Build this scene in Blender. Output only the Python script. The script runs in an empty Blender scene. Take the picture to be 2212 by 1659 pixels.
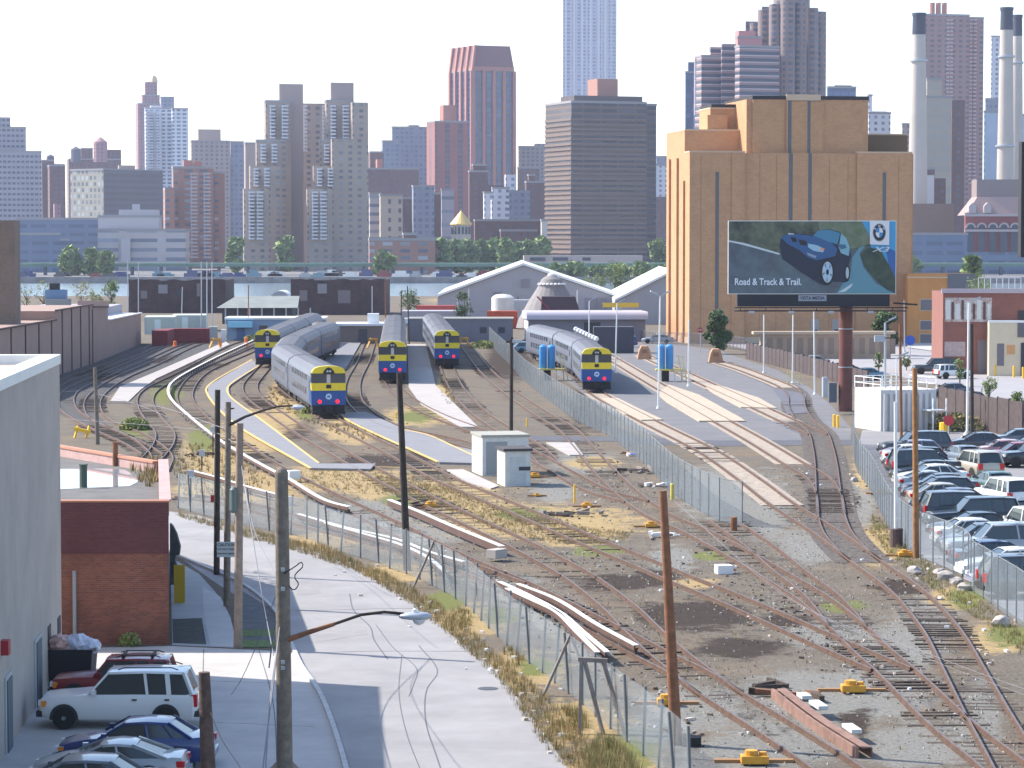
import bpy, bmesh, math, random
from mathutils import Vector, Matrix
random.seed(7)
S=bpy.context.scene; COL=S.collection
# ---------------- camera, sky, sun, exposure ----------------
F=6000.0; CX=1106.0; CY=829.5; HC=16.0; PIT=math.atan((829.5-510)/F)
cd=bpy.data.cameras.new('camera'); cam=bpy.data.objects.new('camera',cd); COL.objects.link(cam)
cam.location=(0,0,HC); cam.rotation_euler=(math.pi/2-PIT,0,0)
cd.sensor_width=36; cd.lens=36*F/2212; cd.clip_start=1; cd.clip_end=20000; S.camera=cam
SUN=Vector((-1.03,.40,1.0)).normalized()
W=bpy.data.worlds.new('World'); S.world=W; W.use_nodes=True
nt=W.node_tree; bg=nt.nodes['Background']; sk=nt.nodes.new('ShaderNodeTexSky'); sk.sky_type='NISHITA'
sk.sun_disc=False; sk.sun_elevation=math.asin(SUN.z); sk.sun_rotation=math.atan2(SUN.x,SUN.y)%(2*math.pi)
sk.air_density=1.0; sk.dust_density=1.0; sk.ozone_density=1.5
nt.links.new(sk.outputs[0],bg.inputs[0]); bg.inputs[1].default_value=.15
sl=bpy.data.lights.new('sun','SUN'); sl.energy=3.9; sl.angle=math.radians(.5); sl.color=(1,.93,.83)
so=bpy.data.objects.new('sun',sl); COL.objects.link(so); so.rotation_euler=SUN.to_track_quat('Z','Y').to_euler()
S.view_settings.view_transform='Standard'; S.view_settings.look='None'; S.view_settings.exposure=1.08
try: S.cycles.volume_bounces=1; S.cycles.transparent_max_bounces=24
except Exception: pass
# ---------------- pixel (2212x1659 trace) -> world ----------------
cp,sp=math.cos(PIT),math.sin(PIT)
def ray(x,y):
    dx=(x-CX)/F; dy=(CY-y)/F
    return Vector((dx,cp+dy*sp,-sp+dy*cp))
def G(x,y,z=0.0):
    d=ray(x,y); t=(z-HC)/d.z; return Vector((d.x*t,d.y*t,z))
def P(x,y,Y):
    d=ray(x,y); t=Y/d.y; return Vector((d.x*t,Y,HC+d.z*t))
def D(p):
    q=Vector(p)-Vector((0,0,HC)); w=q.y*cp-q.z*sp; u=q.y*sp+q.z*cp
    return CX+F*q.x/w, CY-F*u/w
def kx(x,y=510): d=ray(x,y); return d.x/d.y
def sc(Y): return F/Y
# ---------------- materials ----------------
MATS={}
def mat(name,col,rough=.8,metal=0,noise=.0,nscale=1.0,bump=0,emit=None,es=1,spec=None,col2=None):
    if name in MATS: return MATS[name]
    m=bpy.data.materials.new(name); m.use_nodes=True; n=m.node_tree.nodes; l=m.node_tree.links; b=n['Principled BSDF']
    b.inputs['Base Color'].default_value=(*col,1); b.inputs['Roughness'].default_value=rough; b.inputs['Metallic'].default_value=metal
    if spec is not None: b.inputs['Specular IOR Level'].default_value=spec
    if noise>0 or col2:
        tc=n.new('ShaderNodeTexCoord'); nz=n.new('ShaderNodeTexNoise'); nz.inputs['Scale'].default_value=nscale; nz.inputs['Detail'].default_value=7; nz.inputs['Roughness'].default_value=.65
        l.new(tc.outputs['Object'],nz.inputs['Vector'])
        r=n.new('ShaderNodeMapRange'); r.inputs[1].default_value=.3; r.inputs[2].default_value=.7; l.new(nz.outputs[0],r.inputs[0])
        mx=n.new('ShaderNodeMix'); mx.data_type='RGBA'; l.new(r.outputs[0],mx.inputs[0])
        a=tuple(c*(1-noise) for c in col); c2=col2 or tuple(min(1,c*(1+noise)) for c in col)
        mx.inputs[6].default_value=(*(col if col2 else a),1); mx.inputs[7].default_value=(*c2,1); l.new(mx.outputs[2],b.inputs['Base Color'])
        if bump:
            bp=n.new('ShaderNodeBump'); bp.inputs['Strength'].default_value=bump; bp.inputs['Distance'].default_value=.05; l.new(nz.outputs[0],bp.inputs['Height']); l.new(bp.outputs[0],b.inputs['Normal'])
    if emit: b.inputs['Emission Color'].default_value=(*emit,1); b.inputs['Emission Strength'].default_value=es
    MATS[name]=m; return m
def M_(n,op,a,b=None,c=None):
    q=n.nodes.new('ShaderNodeMath'); q.operation=op
    for i,v in enumerate((a,b,c)):
        if v is None: continue
        if isinstance(v,(int,float)): q.inputs[i].default_value=v
        else: n.links.new(v,q.inputs[i])
    return q.outputs[0]
def fac(name,wall,win,fh=3.2,bw=3.4,wf=.5,hf=.55,sc_col=None,band=None,rough=.85,rnd=.6,brick=None,wall2=None):
    """facade material: window grid in wall space; sc_col = colour of blinds in some windows; band = floor slab colour"""
    if name in MATS: return MATS[name]
    m=bpy.data.materials.new(name); m.use_nodes=True; t=m.node_tree; n=t.nodes; l=t.links; b=n['Principled BSDF']
    tc=n.new('ShaderNodeTexCoord'); s=n.new('ShaderNodeSeparateXYZ'); l.new(tc.outputs['Object'],s.inputs[0])
    g=n.new('ShaderNodeSeparateXYZ'); l.new(tc.outputs['Normal'],g.inputs[0])
    side=M_(t,'GREATER_THAN',M_(t,'ABSOLUTE',g.outputs[0]),M_(t,'ABSOLUTE',g.outputs[1]))
    mxu=n.new('ShaderNodeMix'); l.new(side,mxu.inputs[0]); l.new(s.outputs[0],mxu.inputs[2]); l.new(s.outputs[1],mxu.inputs[3]); u=mxu.outputs[0]
    un=M_(t,'DIVIDE',M_(t,'ADD',u,1000*bw+bw*.25),bw); zn=M_(t,'DIVIDE',M_(t,'ADD',s.outputs[2],1000*fh),fh)
    mu=M_(t,'LESS_THAN',M_(t,'FRACT',un),wf); mz=M_(t,'LESS_THAN',M_(t,'FRACT',zn),hf)
    flat=M_(t,'LESS_THAN',M_(t,'ABSOLUTE',g.outputs[2]),.5)
    mask=M_(t,'MULTIPLY',M_(t,'MULTIPLY',mu,mz),flat)
    cv=n.new('ShaderNodeCombineXYZ'); l.new(M_(t,'FLOOR',un),cv.inputs[0]); l.new(M_(t,'FLOOR',zn),cv.inputs[1]); l.new(side,cv.inputs[2])
    wn=n.new('ShaderNodeTexWhiteNoise'); l.new(cv.outputs[0],wn.inputs[0])
    wc=n.new('ShaderNodeMix'); wc.data_type='RGBA'; wc.inputs[6].default_value=(*win,1); wc.inputs[7].default_value=(*(sc_col or tuple(min(1,c*2.2+.03) for c in win)),1)
    l.new(M_(t,'MULTIPLY',M_(t,'POWER',wn.outputs[0],2.5),rnd),wc.inputs[0])
    nz=n.new('ShaderNodeTexNoise'); nz.inputs['Scale'].default_value=.12; nz.inputs['Detail'].default_value=6; l.new(tc.outputs['Object'],nz.inputs['Vector'])
    wl=n.new('ShaderNodeMix'); wl.data_type='RGBA'; l.new(nz.outputs[0],wl.inputs[0]); wl.inputs[6].default_value=(*tuple(c*.82 for c in wall),1); wl.inputs[7].default_value=(*tuple(min(1,c*1.15) for c in (wall2 or wall)),1)
    wo=wl.outputs[2]
    if band:
        bm_=M_(t,'MULTIPLY',M_(t,'GREATER_THAN',M_(t,'FRACT',zn),.84),flat)
        bb=n.new('ShaderNodeMix'); bb.data_type='RGBA'; l.new(bm_,bb.inputs[0]); l.new(wo,bb.inputs[6]); bb.inputs[7].default_value=(*band,1); wo=bb.outputs[2]
    f=n.new('ShaderNodeMix'); f.data_type='RGBA'; l.new(mask,f.inputs[0]); l.new(wo,f.inputs[6]); l.new(wc.outputs[2],f.inputs[7]); l.new(f.outputs[2],b.inputs['Base Color'])
    l.new(M_(t,'SUBTRACT',rough,M_(t,'MULTIPLY',mask,.45)),b.inputs['Roughness'])
    MATS[name]=m; return m
def bricks(name,c1,c2,mortar,bw=.22,bh=.075,stain=None):
    if name in MATS: return MATS[name]
    m=bpy.data.materials.new(name); m.use_nodes=True; t=m.node_tree; n=t.nodes; l=t.links; b=n['Principled BSDF']
    tc=n.new('ShaderNodeTexCoord'); s=n.new('ShaderNodeSeparateXYZ'); l.new(tc.outputs['Object'],s.inputs[0])
    g=n.new('ShaderNodeSeparateXYZ'); l.new(tc.outputs['Normal'],g.inputs[0])
    side=M_(t,'GREATER_THAN',M_(t,'ABSOLUTE',g.outputs[0]),M_(t,'ABSOLUTE',g.outputs[1]))
    mxu=n.new('ShaderNodeMix'); l.new(side,mxu.inputs[0]); l.new(s.outputs[0],mxu.inputs[2]); l.new(s.outputs[1],mxu.inputs[3])
    cv=n.new('ShaderNodeCombineXYZ'); l.new(mxu.outputs[0],cv.inputs[0]); l.new(s.outputs[2],cv.inputs[1])
    br=n.new('ShaderNodeTexBrick'); l.new(cv.outputs[0],br.inputs['Vector']); br.inputs['Scale'].default_value=1; br.inputs['Brick Width'].default_value=bw; br.inputs['Row Height'].default_value=bh; br.inputs['Mortar Size'].default_value=bh*.12
    br.inputs['Color1'].default_value=(*c1,1); br.inputs['Color2'].default_value=(*c2,1); br.inputs['Mortar'].default_value=(*mortar,1)
    nz=n.new('ShaderNodeTexNoise'); nz.inputs['Scale'].default_value=.5; nz.inputs['Detail'].default_value=8; nz.inputs['Roughness'].default_value=.7; l.new(tc.outputs['Object'],nz.inputs['Vector'])
    r=n.new('ShaderNodeMapRange'); r.inputs[1].default_value=.45; r.inputs[2].default_value=.75; l.new(nz.outputs[0],r.inputs[0])
    mx=n.new('ShaderNodeMix'); mx.data_type='RGBA'; l.new(M_(t,'MULTIPLY',r.outputs[0],.75),mx.inputs[0]); l.new(br.outputs[0],mx.inputs[6]); mx.inputs[7].default_value=(*(stain or tuple(c*.6 for c in c1)),1)
    l.new(mx.outputs[2],b.inputs['Base Color']); b.inputs['Roughness'].default_value=.9
    MATS[name]=m; return m
def mesh_alpha(name,col,a):
    if name in MATS: return MATS[name]
    m=bpy.data.materials.new(name); m.use_nodes=True; t=m.node_tree; n=t.nodes; l=t.links; b=n['Principled BSDF']
    b.inputs['Base Color'].default_value=(*col,1); b.inputs['Roughness'].default_value=.5; b.inputs['Metallic'].default_value=0
    tc=n.new('ShaderNodeTexCoord'); nz=n.new('ShaderNodeTexNoise'); nz.inputs['Scale'].default_value=.8; l.new(tc.outputs['Object'],nz.inputs['Vector'])
    l.new(M_(t,'MULTIPLY_ADD',nz.outputs[0],a*.8,a*.6),b.inputs['Alpha']); MATS[name]=m; return m
def glass(name='window_glass',col=(.03,.045,.06)): return mat(name,col,.12,0,spec=.8)
# ---------------- mesh builder ----------------
def tag(o,label=None,cat=None,group=None,kind=None):
    if label: o['label']=label
    if cat: o['category']=cat
    if group: o['group']=group
    if kind: o['kind']=kind
    return o
def empty(name,loc=(0,0,0),label=None,cat=None,group=None):
    o=bpy.data.objects.new(name,None); o.location=loc; o.empty_display_size=.3; COL.objects.link(o); return tag(o,label,cat,group)
class MB:
    def __init__(s): s.v=[]; s.f=[]; s.m=[]; s.mi=0
    def add(s,vs,fs):
        k=len(s.v); s.v+=[tuple(v) for v in vs]; s.f+=[[i+k for i in f] for f in fs]; s.m+=[s.mi]*len(fs); return s
    def box(s,x0,x1,y0,y1,z0,z1):
        return s.add([(x0,y0,z0),(x1,y0,z0),(x1,y1,z0),(x0,y1,z0),(x0,y0,z1),(x1,y0,z1),(x1,y1,z1),(x0,y1,z1)],[(3,2,1,0),(4,5,6,7),(0,1,5,4),(1,2,6,5),(2,3,7,6),(3,0,4,7)])
    def obox(s,c,ax,L,w,z0,z1):
        """box centred at c (x,y), long axis ax, length L, width w"""
        a=Vector((ax[0],ax[1])).normalized(); p=Vector((-a.y,a.x)); c=Vector((c[0],c[1])); a=a*(L/2); p=p*(w/2)
        q=[c-a-p,c+a-p,c+a+p,c-a+p]
        return s.add([(v.x,v.y,z0) for v in q]+[(v.x,v.y,z1) for v in q],[(3,2,1,0),(4,5,6,7),(0,1,5,4),(1,2,6,5),(2,3,7,6),(3,0,4,7)])
    def beam(s,a,b,w,h=None):
        a=Vector(a); b=Vector(b); h=h or w; d=(b-a).normalized(); up=Vector((0,0,1)) if abs(d.z)<.95 else Vector((0,1,0))
        r=d.cross(up).normalized()*(w/2); u=r.cross(d).normalized()*(h/2)
        vs=[a-r-u,a+r-u,a+r+u,a-r+u,b-r-u,b+r-u,b+r+u,b-r+u]
        return s.add(vs,[(0,1,2,3),(7,6,5,4),(0,4,5,1),(1,5,6,2),(2,6,7,3),(3,7,4,0)])
    def tube(s,pts,r,n=8,cap=True):
        pts=[Vector(p) for p in pts]; rs=r if isinstance(r,(list,tuple)) else [r]*len(pts); k=len(s.v); vs=[];fs=[]
        for i,p in enumerate(pts):
            d=(pts[min(i+1,len(pts)-1)]-pts[max(i-1,0)]).normalized(); up=Vector((0,0,1)) if abs(d.z)<.9 else Vector((0,1,0))
            a=d.cross(up).normalized(); b=a.cross(d).normalized()
            for j in range(n):
                t=2*math.pi*j/n; vs.append(p+(a*math.cos(t)+b*math.sin(t))*rs[i])
        for i in range(len(pts)-1):
            for j in range(n):
                fs.append((i*n+j,i*n+(j+1)%n,(i+1)*n+(j+1)%n,(i+1)*n+j))
        if cap: fs.append(tuple(range(n))[::-1]); fs.append(tuple((len(pts)-1)*n+j for j in range(n)))
        return s.add(vs,fs)
    def lathe(s,c,prof,n=16):
        """prof list of (r,z)"""
        vs=[];fs=[]
        for r,z in prof:
            for j in range(n): t=2*math.pi*j/n; vs.append((c[0]+r*math.cos(t),c[1]+r*math.sin(t),c[2]+z))
        for i in range(len(prof)-1):
            for j in range(n): fs.append((i*n+j,i*n+(j+1)%n,(i+1)*n+(j+1)%n,(i+1)*n+j))
        fs.append(tuple(range(n))[::-1]); fs.append(tuple((len(prof)-1)*n+j for j in range(n)))
        return s.add(vs,fs)
    def prism(s,pts,z0,z1):
        n=len(pts); a=sum(pts[i][0]*pts[(i+1)%n][1]-pts[(i+1)%n][0]*pts[i][1] for i in range(n))
        if a<0: pts=pts[::-1]
        zz0=z0 if isinstance(z0,(list,tuple)) else [z0]*n
        return s.add([(p[0],p[1],z0) for p in pts]+[(p[0],p[1],z1) for p in pts],[tuple(range(n))[::-1],tuple(range(n,2*n))]+[(i,(i+1)%n,n+(i+1)%n,n+i) for i in range(n)])
    def yprism(s,pts,y0,y1):
        """pts (x,z) outline extruded in y"""
        n=len(pts); return s.add([(p[0],y0,p[1]) for p in pts]+[(p[0],y1,p[1]) for p in pts],[tuple(range(n)),tuple(range(n,2*n))[::-1]]+[(i,n+i,n+(i+1)%n,(i+1)%n) for i in range(n)])
    def build(s,name,mats,parent=None,smooth=False,bevel=0):
        me=bpy.data.meshes.new(name); me.from_pydata(s.v,[],s.f)
        if not isinstance(mats,(list,tuple)): mats=[mats]
        for m in mats: me.materials.append(m)
        if len(mats)>1: me.polygons.foreach_set('material_index',s.m)
        bm=bmesh.new(); bm.from_mesh(me); bmesh.ops.recalc_face_normals(bm,faces=bm.faces); bm.to_mesh(me); bm.free()
        if smooth: me.polygons.foreach_set('use_smooth',[True]*len(me.polygons))
        o=bpy.data.objects.new(name,me); COL.objects.link(o)
        if bevel:
            md=o.modifiers.new('b','BEVEL'); md.width=bevel; md.segments=2; md.limit_method='ANGLE'
        if smooth: 
            try: me.set_sharp_from_angle(angle=math.radians(40))
            except Exception: pass
        if parent is not None: adopt(o,parent)
        return o
def rloc(o):
    return o.location if o.parent is None else rloc(o.parent)
def adopt(o,parent):
    """parent an object whose mesh is in world coordinates (parents: unrotated, only translated)"""
    o.parent=parent
    if parent.parent is None: o.matrix_parent_inverse=Matrix.LocRotScale(parent.location,parent.rotation_euler,None).inverted()
    return o
def copy_tree(o,parent=None):
    c=o.copy(); COL.objects.link(c)
    if parent is not None: c.parent=parent
    for ch in o.children: copy_tree(ch,c)
    return c
def thing(name,mb,m,label,cat,group=None,**k): return tag(mb.build(name,m,**k),label,cat,group)
def struct(name,mb,m,**k): return tag(mb.build(name,m,**k),kind='structure')
def sheet(pts,z,name,m,px=True,kind='structure',y0=None):
    """flat sheet from traced pixel outline"""
    q=[G(x,y) for x,y in pts] if px else [Vector((a,b,0)) for a,b in pts]
    bm=bmesh.new(); vs=[bm.verts.new((p.x,p.y,z)) for p in q]; f=bm.faces.new(vs); f.normal_update()
    if f.normal.z<0: f.normal_flip()
    bmesh.ops.triangulate(bm,faces=bm.faces[:]); me=bpy.data.meshes.new(name); bm.to_mesh(me); bm.free(); me.materials.append(m)
    o=bpy.data.objects.new(name,me); COL.objects.link(o); 
    if kind: o['kind']=kind
    return o
def spline(pts,step=.65):
    """Catmull-Rom through 2D/3D world points, resampled"""
    p=[Vector(q) for q in pts]; p=[p[0]*2-p[1]]+p+[p[-1]*2-p[-2]]; out=[]
    for i in range(1,len(p)-2):
        L=(p[i+1]-p[i]).length; n=max(2,int(L/step)*2)
        # centripetal
        t0=0; t1=t0+max((p[i]-p[i-1]).length,1e-3)**.5; t2=t1+max((p[i+1]-p[i]).length,1e-3)**.5; t3=t2+max((p[i+2]-p[i+1]).length,1e-3)**.5
        for k in range(n):
            t=t1+(t2-t1)*k/n
            A1=p[i-1]*((t1-t)/(t1-t0))+p[i]*((t-t0)/(t1-t0)); A2=p[i]*((t2-t)/(t2-t1))+p[i+1]*((t-t1)/(t2-t1)); A3=p[i+1]*((t3-t)/(t3-t2))+p[i+2]*((t-t2)/(t3-t2))
            B1=A1*((t2-t)/(t2-t0))+A2*((t-t0)/(t2-t0)); B2=A2*((t3-t)/(t3-t1))+A3*((t-t1)/(t3-t1)); out.append(B1*((t2-t)/(t2-t1))+B2*((t-t1)/(t2-t1)))
    out.append(p[-2]); res=[out[0]]; acc=0
    for a,b in zip(out,out[1:]):
        L=(b-a).length; 
        if L<1e-6: continue
        d=step-acc; 
        while d<=L: res.append(a+(b-a)*(d/L)); d+=step
        acc=L-(d-step)
    return res
def ribbon(mb,path,off,w,z0,z1):
    """solid strip along path, offset sideways"""
    n=len(path); vs=[];fs=[]
    for i,p in enumerate(path):
        d=(path[min(i+1,n-1)]-path[max(i-1,0)]); d.z=0; d.normalize(); r=Vector((d.y,-d.x,0))
        for o,z in ((off-w/2,z0),(off+w/2,z0),(off+w/2,z1),(off-w/2,z1)):
            q=p+r*o; vs.append((q.x,q.y,p.z+z))
    for i in range(n-1):
        for j in range(4): fs.append((i*4+j,i*4+(j+1)%4,(i+1)*4+(j+1)%4,(i+1)*4+j))
    fs.append((3,2,1,0)); k=(n-1)*4; fs.append((k,k+1,k+2,k+3)); mb.add(vs,fs)
def text_mesh(txt,size,name,m,parent,M,extr=.004,align='CENTER',shear=0,sx=1):
    c=bpy.data.curves.new(name,'FONT'); c.body=txt; c.size=size; c.extrude=extr; c.align_x=align; c.align_y='CENTER'; c.shear=shear; c.offset=size*.018
    t=bpy.data.objects.new(name,c); COL.objects.link(t); dg=bpy.context.evaluated_depsgraph_get(); me=bpy.data.meshes.new_from_object(t.evaluated_get(dg)); bpy.data.objects.remove(t)
    me.transform(M@Matrix.Diagonal((sx,1,1,1))); me.materials.clear(); me.materials.append(m)
    for p in me.polygons: p.material_index=0
    o=bpy.data.objects.new(name,me); COL.objects.link(o)
    if parent is not None: adopt(o,parent)
    return o
# ---------------- ground, water, far shore ----------------
def ground_mat():
    m=bpy.data.materials.new('yard_soil'); m.use_nodes=True; t=m.node_tree; n=t.nodes; l=t.links; b=n['Principled BSDF']; b.inputs['Roughness'].default_value=.95; b.inputs['Specular IOR Level'].default_value=.15
    tc=n.new('ShaderNodeTexCoord'); at=n.new('ShaderNodeVertexColor'); at.layer_name='soil'; s=n.new('ShaderNodeSeparateColor'); l.new(at.outputs[0],s.inputs[0])
    def nz(sc,det=8,ro=.65):
        q=n.new('ShaderNodeTexNoise'); q.inputs['Scale'].default_value=sc; q.inputs['Detail'].default_value=det; q.inputs['Roughness'].default_value=ro; l.new(tc.outputs['Object'],q.inputs['Vector']); return q.outputs[0]
    def rng(v,a,c):
        r=n.new('ShaderNodeMapRange'); r.inputs[1].default_value=a; r.inputs[2].default_value=c; l.new(v,r.inputs[0]); return r.outputs[0]
    def mix(f,a,c):
        q=n.new('ShaderNodeMix'); q.data_type='RGBA'; l.new(f,q.inputs[0])
        for i,v in ((6,a),(7,c)):
            if isinstance(v,tuple): q.inputs[i].default_value=(*v,1)
            else: l.new(v,q.inputs[i])
        return q.outputs[2]
    n1=nz(.35); n2=nz(1.6,10,.8); n3=nz(6,6,.85); n4=nz(.55,12,.82)
    base=mix(rng(n1,.35,.65),(.085,.068,.048),(.17,.14,.105)); base=mix(rng(n2,.42,.7),base,(.155,.135,.105)); 
    sp=mix(rng(n3,.38,.68),(.045,.035,.028),(.36,.32,.27)); base=mix(rng(n4,.3,.75),base,sp)
    grav=mix(rng(n3,.38,.64),(.09,.085,.075),(.34,.33,.30)); grav=mix(rng(n2,.35,.75),grav,(.22,.215,.195))
    straw=mix(rng(n2,.35,.65),(.32,.23,.11),(.50,.36,.19)); straw=mix(rng(n3,.4,.8),straw,(.15,.13,.06))
    dark=mix(rng(n2,.3,.7),(.03,.022,.018),(.07,.052,.042))
    green=mix(rng(n3,.3,.7),(.10,.12,.035),(.20,.20,.07))
    def msk(ch,th): 
        return rng(M_(t,'ADD',s.outputs[ch],M_(t,'MULTIPLY',M_(t,'SUBTRACT',n4,.5),2.8)),.38,.66)
    base=mix(rng(nz(.13,8,.7),.5,.68),base,(.20,.15,.10)); c=mix(msk(1,0),base,grav); c=mix(msk(2,0),c,dark); c=mix(msk(0,0),c,straw)
    al=rng(M_(t,'ADD',at.outputs[1],M_(t,'MULTIPLY',M_(t,'SUBTRACT',n4,.5),2.6)),.40,.66); c=mix(al,c,green)
    l.new(c,b.inputs['Base Color']); bp=n.new('ShaderNodeBump'); bp.inputs['Strength'].default_value=.9; bp.inputs['Distance'].default_value=.06; l.new(n3,bp.inputs['Height']); l.new(bp.outputs[0],b.inputs['Normal'])
    return m
# soil patches traced from the photograph: (x,y,rx,ry,channel) 0 straw 1 gravel 2 dark 3 green
SOIL=[(1180,1130,260,42,0),(940,1060,170,26,0),(1080,1110,150,30,0),(760,1045,160,22,0),(1010,1085,110,30,0),(1240,1165,90,22,0),(700,1030,230,24,0),(870,1060,150,28,0),(560,930,60,60,0),(470,980,90,70,0),(520,1060,170,30,0),(620,870,45,70,0),(760,925,80,40,0),(900,900,90,25,0),(955,850,20,50,0),
 (700,1170,90,22,0),(860,1240,110,26,0),(1010,1340,120,40,0),(1130,1450,110,50,0),(1260,1560,110,60,0),(1330,1650,120,60,0),(1500,1260,60,14,0),(1280,1000,70,16,0),(1900,1180,60,50,0),(2060,1290,70,30,0),(2150,1380,70,40,0),(1870,1010,30,60,0),(1000,650,90,10,0),
 (1120,1290,70,60,1),(1190,1330,90,50,1),(1270,1400,80,40,1),(800,1110,120,40,1),(930,1150,120,30,1),(1500,1530,140,60,1),(1700,1500,120,60,1),(1850,1500,220,70,1),(1950,1400,120,70,1),(2000,1330,80,60,1),(1780,1370,110,40,1),(1700,1600,190,70,1),(2000,1610,160,60,1),(1560,1640,120,50,1),(1650,1100,70,90,1),(1560,1060,110,70,1),(1750,1180,90,50,1),(1260,1000,90,30,1),(1200,1060,60,30,1),(1850,1090,50,60,1),(1400,1580,60,50,1),(640,1040,60,20,1),(2120,1560,50,120,1),(1450,1210,60,40,1),
 (1500,1330,160,40,2),(1600,1400,120,30,2),(1330,1260,90,22,2),(800,1000,90,22,2),(1100,780,60,50,2),(300,790,180,50,2),(620,930,60,26,2),(1800,1080,60,50,2),(1420,1250,80,22,2),(1950,1270,70,20,2),(880,990,60,16,2),(1280,880,60,60,2),(1700,1340,60,20,2),(1850,1560,40,40,2),
 (290,925,40,30,3),(440,950,40,40,3),(1130,1110,70,18,3),(1290,1190,70,14,3),(870,1080,60,18,3),(660,890,30,20,3),(900,900,50,16,3),(1100,1010,30,10,3),(1540,1200,50,14,3),(1820,1310,60,16,3),(2090,1290,50,30,3),(2180,1370,60,30,3),(1080,1330,40,30,3),(1340,1630,90,50,3),(1160,1440,50,30,3),(960,1300,50,30,3),(360,850,40,30,3)]
TRK={}
def build_ground():
    xs=[-3000,-600,-90]+[-60+i*.8 for i in range(151)]+[90,600,3000]
    ys=[-200,60]+[80+i*.9 for i in range(200)]+[260+i*3 for i in range(1,60)]+[520,620,700,742]
    vs=[];cols=[]
    for y in ys:
        for x in xs:
            vs.append((x,y,0)); c=[0,0,0,0]
            q_=TRK.get((int(x//1),int(y//1)))
            if q_: c[2]=q_
            if 75<y<760 and abs(x)<100:
                px,py=D((x,y,0))
                for a,b_,rx,ry,ch in SOIL:
                    d=math.hypot((px-a)/rx,(py-b_)/ry)
                    if d<1.5: c[ch]=max(c[ch],min(1,1.35-d))
            cols.append(c)
    nx=len(xs); fs=[(j*nx+i,j*nx+i+1,(j+1)*nx+i+1,(j+1)*nx+i) for j in range(len(ys)-1) for i in range(nx-1)]
    k=len(vs); vs+=[(-3000,742,-3),(3000,742,-3)]; top=[(len(ys)-1)*nx,(len(ys)-1)*nx+nx-1]; fs.append((top[0],top[1],k+1,k)); cols+=[[0,0,0,0]]*2
    me=bpy.data.meshes.new('ground'); me.from_pydata(vs,[],fs); a=me.color_attributes.new('soil','FLOAT_COLOR','POINT')
    a.data.foreach_set('color',[v for c in cols for v in c]); me.materials.append(ground_mat()); o=bpy.data.objects.new('ground',me); COL.objects.link(o); o['kind']='structure'
wm=mat('river_water',(.16,.22,.26),.16,0,.15,.02,col2=(.20,.26,.30)); 
b=MB(); b.add([(-9000,600,-2),(9000,600,-2),(9000,14000,-2),(-9000,14000,-2)],[(0,1,2,3)]); struct('water',b,wm)
b=MB(); b.box(-6000,6000,1065,9000,-3,-.2); struct('far_shore',b,mat('shore_ground',(.16,.155,.15),.9,0,.3,.02))
M_road=mat('worn_asphalt_light',(.28,.27,.272),.9,0,.16,.35,bump=.2)
def road_mat():
    m=M_road; return m
# foreground street between the fence and the brick building
ROADPTS=[(368,1113),(430,1122),(560,1162),(640,1185),(720,1212),(800,1252),(870,1288),(930,1335),(1000,1395),(1060,1440),(1110,1500),(1160,1570),(1210,1640),(1270,1740),(620,1790),(560,1640),(620,1392),(560,1330),(470,1265),(368,1205)]
sheet([(300,1095),(368,1105),(430,1114),(560,1155),(640,1178),(720,1206),(800,1248),(870,1284),(930,1332),(1003,1395),(1063,1440),(1113,1500),(1163,1570),(1213,1640),(1300,1790),(700,1850),(740,1659),(668,1470),(622,1392),(590,1335),(470,1262),(368,1190),(300,1160)],.006,'road',M_road)
M_conc=mat('apron_concrete',(.44,.42,.40),.9,0,.13,.5,bump=.1); M_side=mat('sidewalk_concrete',(.36,.37,.37),.9,0,.1,.8,bump=.1)
# concrete apron and parking court in front of the gray building
sheet([(-40,1405),(370,1396),(560,1405),(636,1408),(650,1440),(690,1500),(735,1620),(790,1850),(-200,1850)],.010,'parking_apron',M_conc)
# the sidewalk, verges and kerb
sheet([(368,1205),(430,1240),(470,1285),(492,1330),(505,1400),(372,1394)],.014,'sidewalk',M_side)
sheet([(438,1268),(476,1290),(498,1335),(513,1398),(455,1396),(440,1330)],.019,'pavement',mat('sidewalk_slab',(.46,.46,.45),.9,0,.08,.9))
sheet([(372,1338),(436,1336),(446,1393),(374,1390)],.019,'planting_bed',mat('dark_bed',(.05,.055,.05),.95,0,.4,2))
sheet([(520,1275),(585,1315),(612,1352),(614,1400),(515,1398),(505,1330)],.014,'verge',mat('verge_asphalt',(.10,.105,.11),.95,0,.3,1.5))
for nm,pts in (('verge_grass',[(512,1362),(618,1360),(622,1373),(514,1376)]),('verge_grass',[(510,1382),(600,1385),(640,1398),(514,1400)])):
    sheet(pts,.022,nm,mat('verge_green',(.10,.15,.04),.95,0,.4,4))
b=MB(); kp=spline([G(x,y) for x,y in [(368,1196),(430,1222),(520,1262),(590,1318),(625,1385),(650,1440),(690,1500),(735,1620),(790,1850)]],.5); ribbon(b,kp,0,.16,0,.12); struct('kerb',b,mat('kerb_stone',(.45,.45,.44),.9,0,.2,3))
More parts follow.
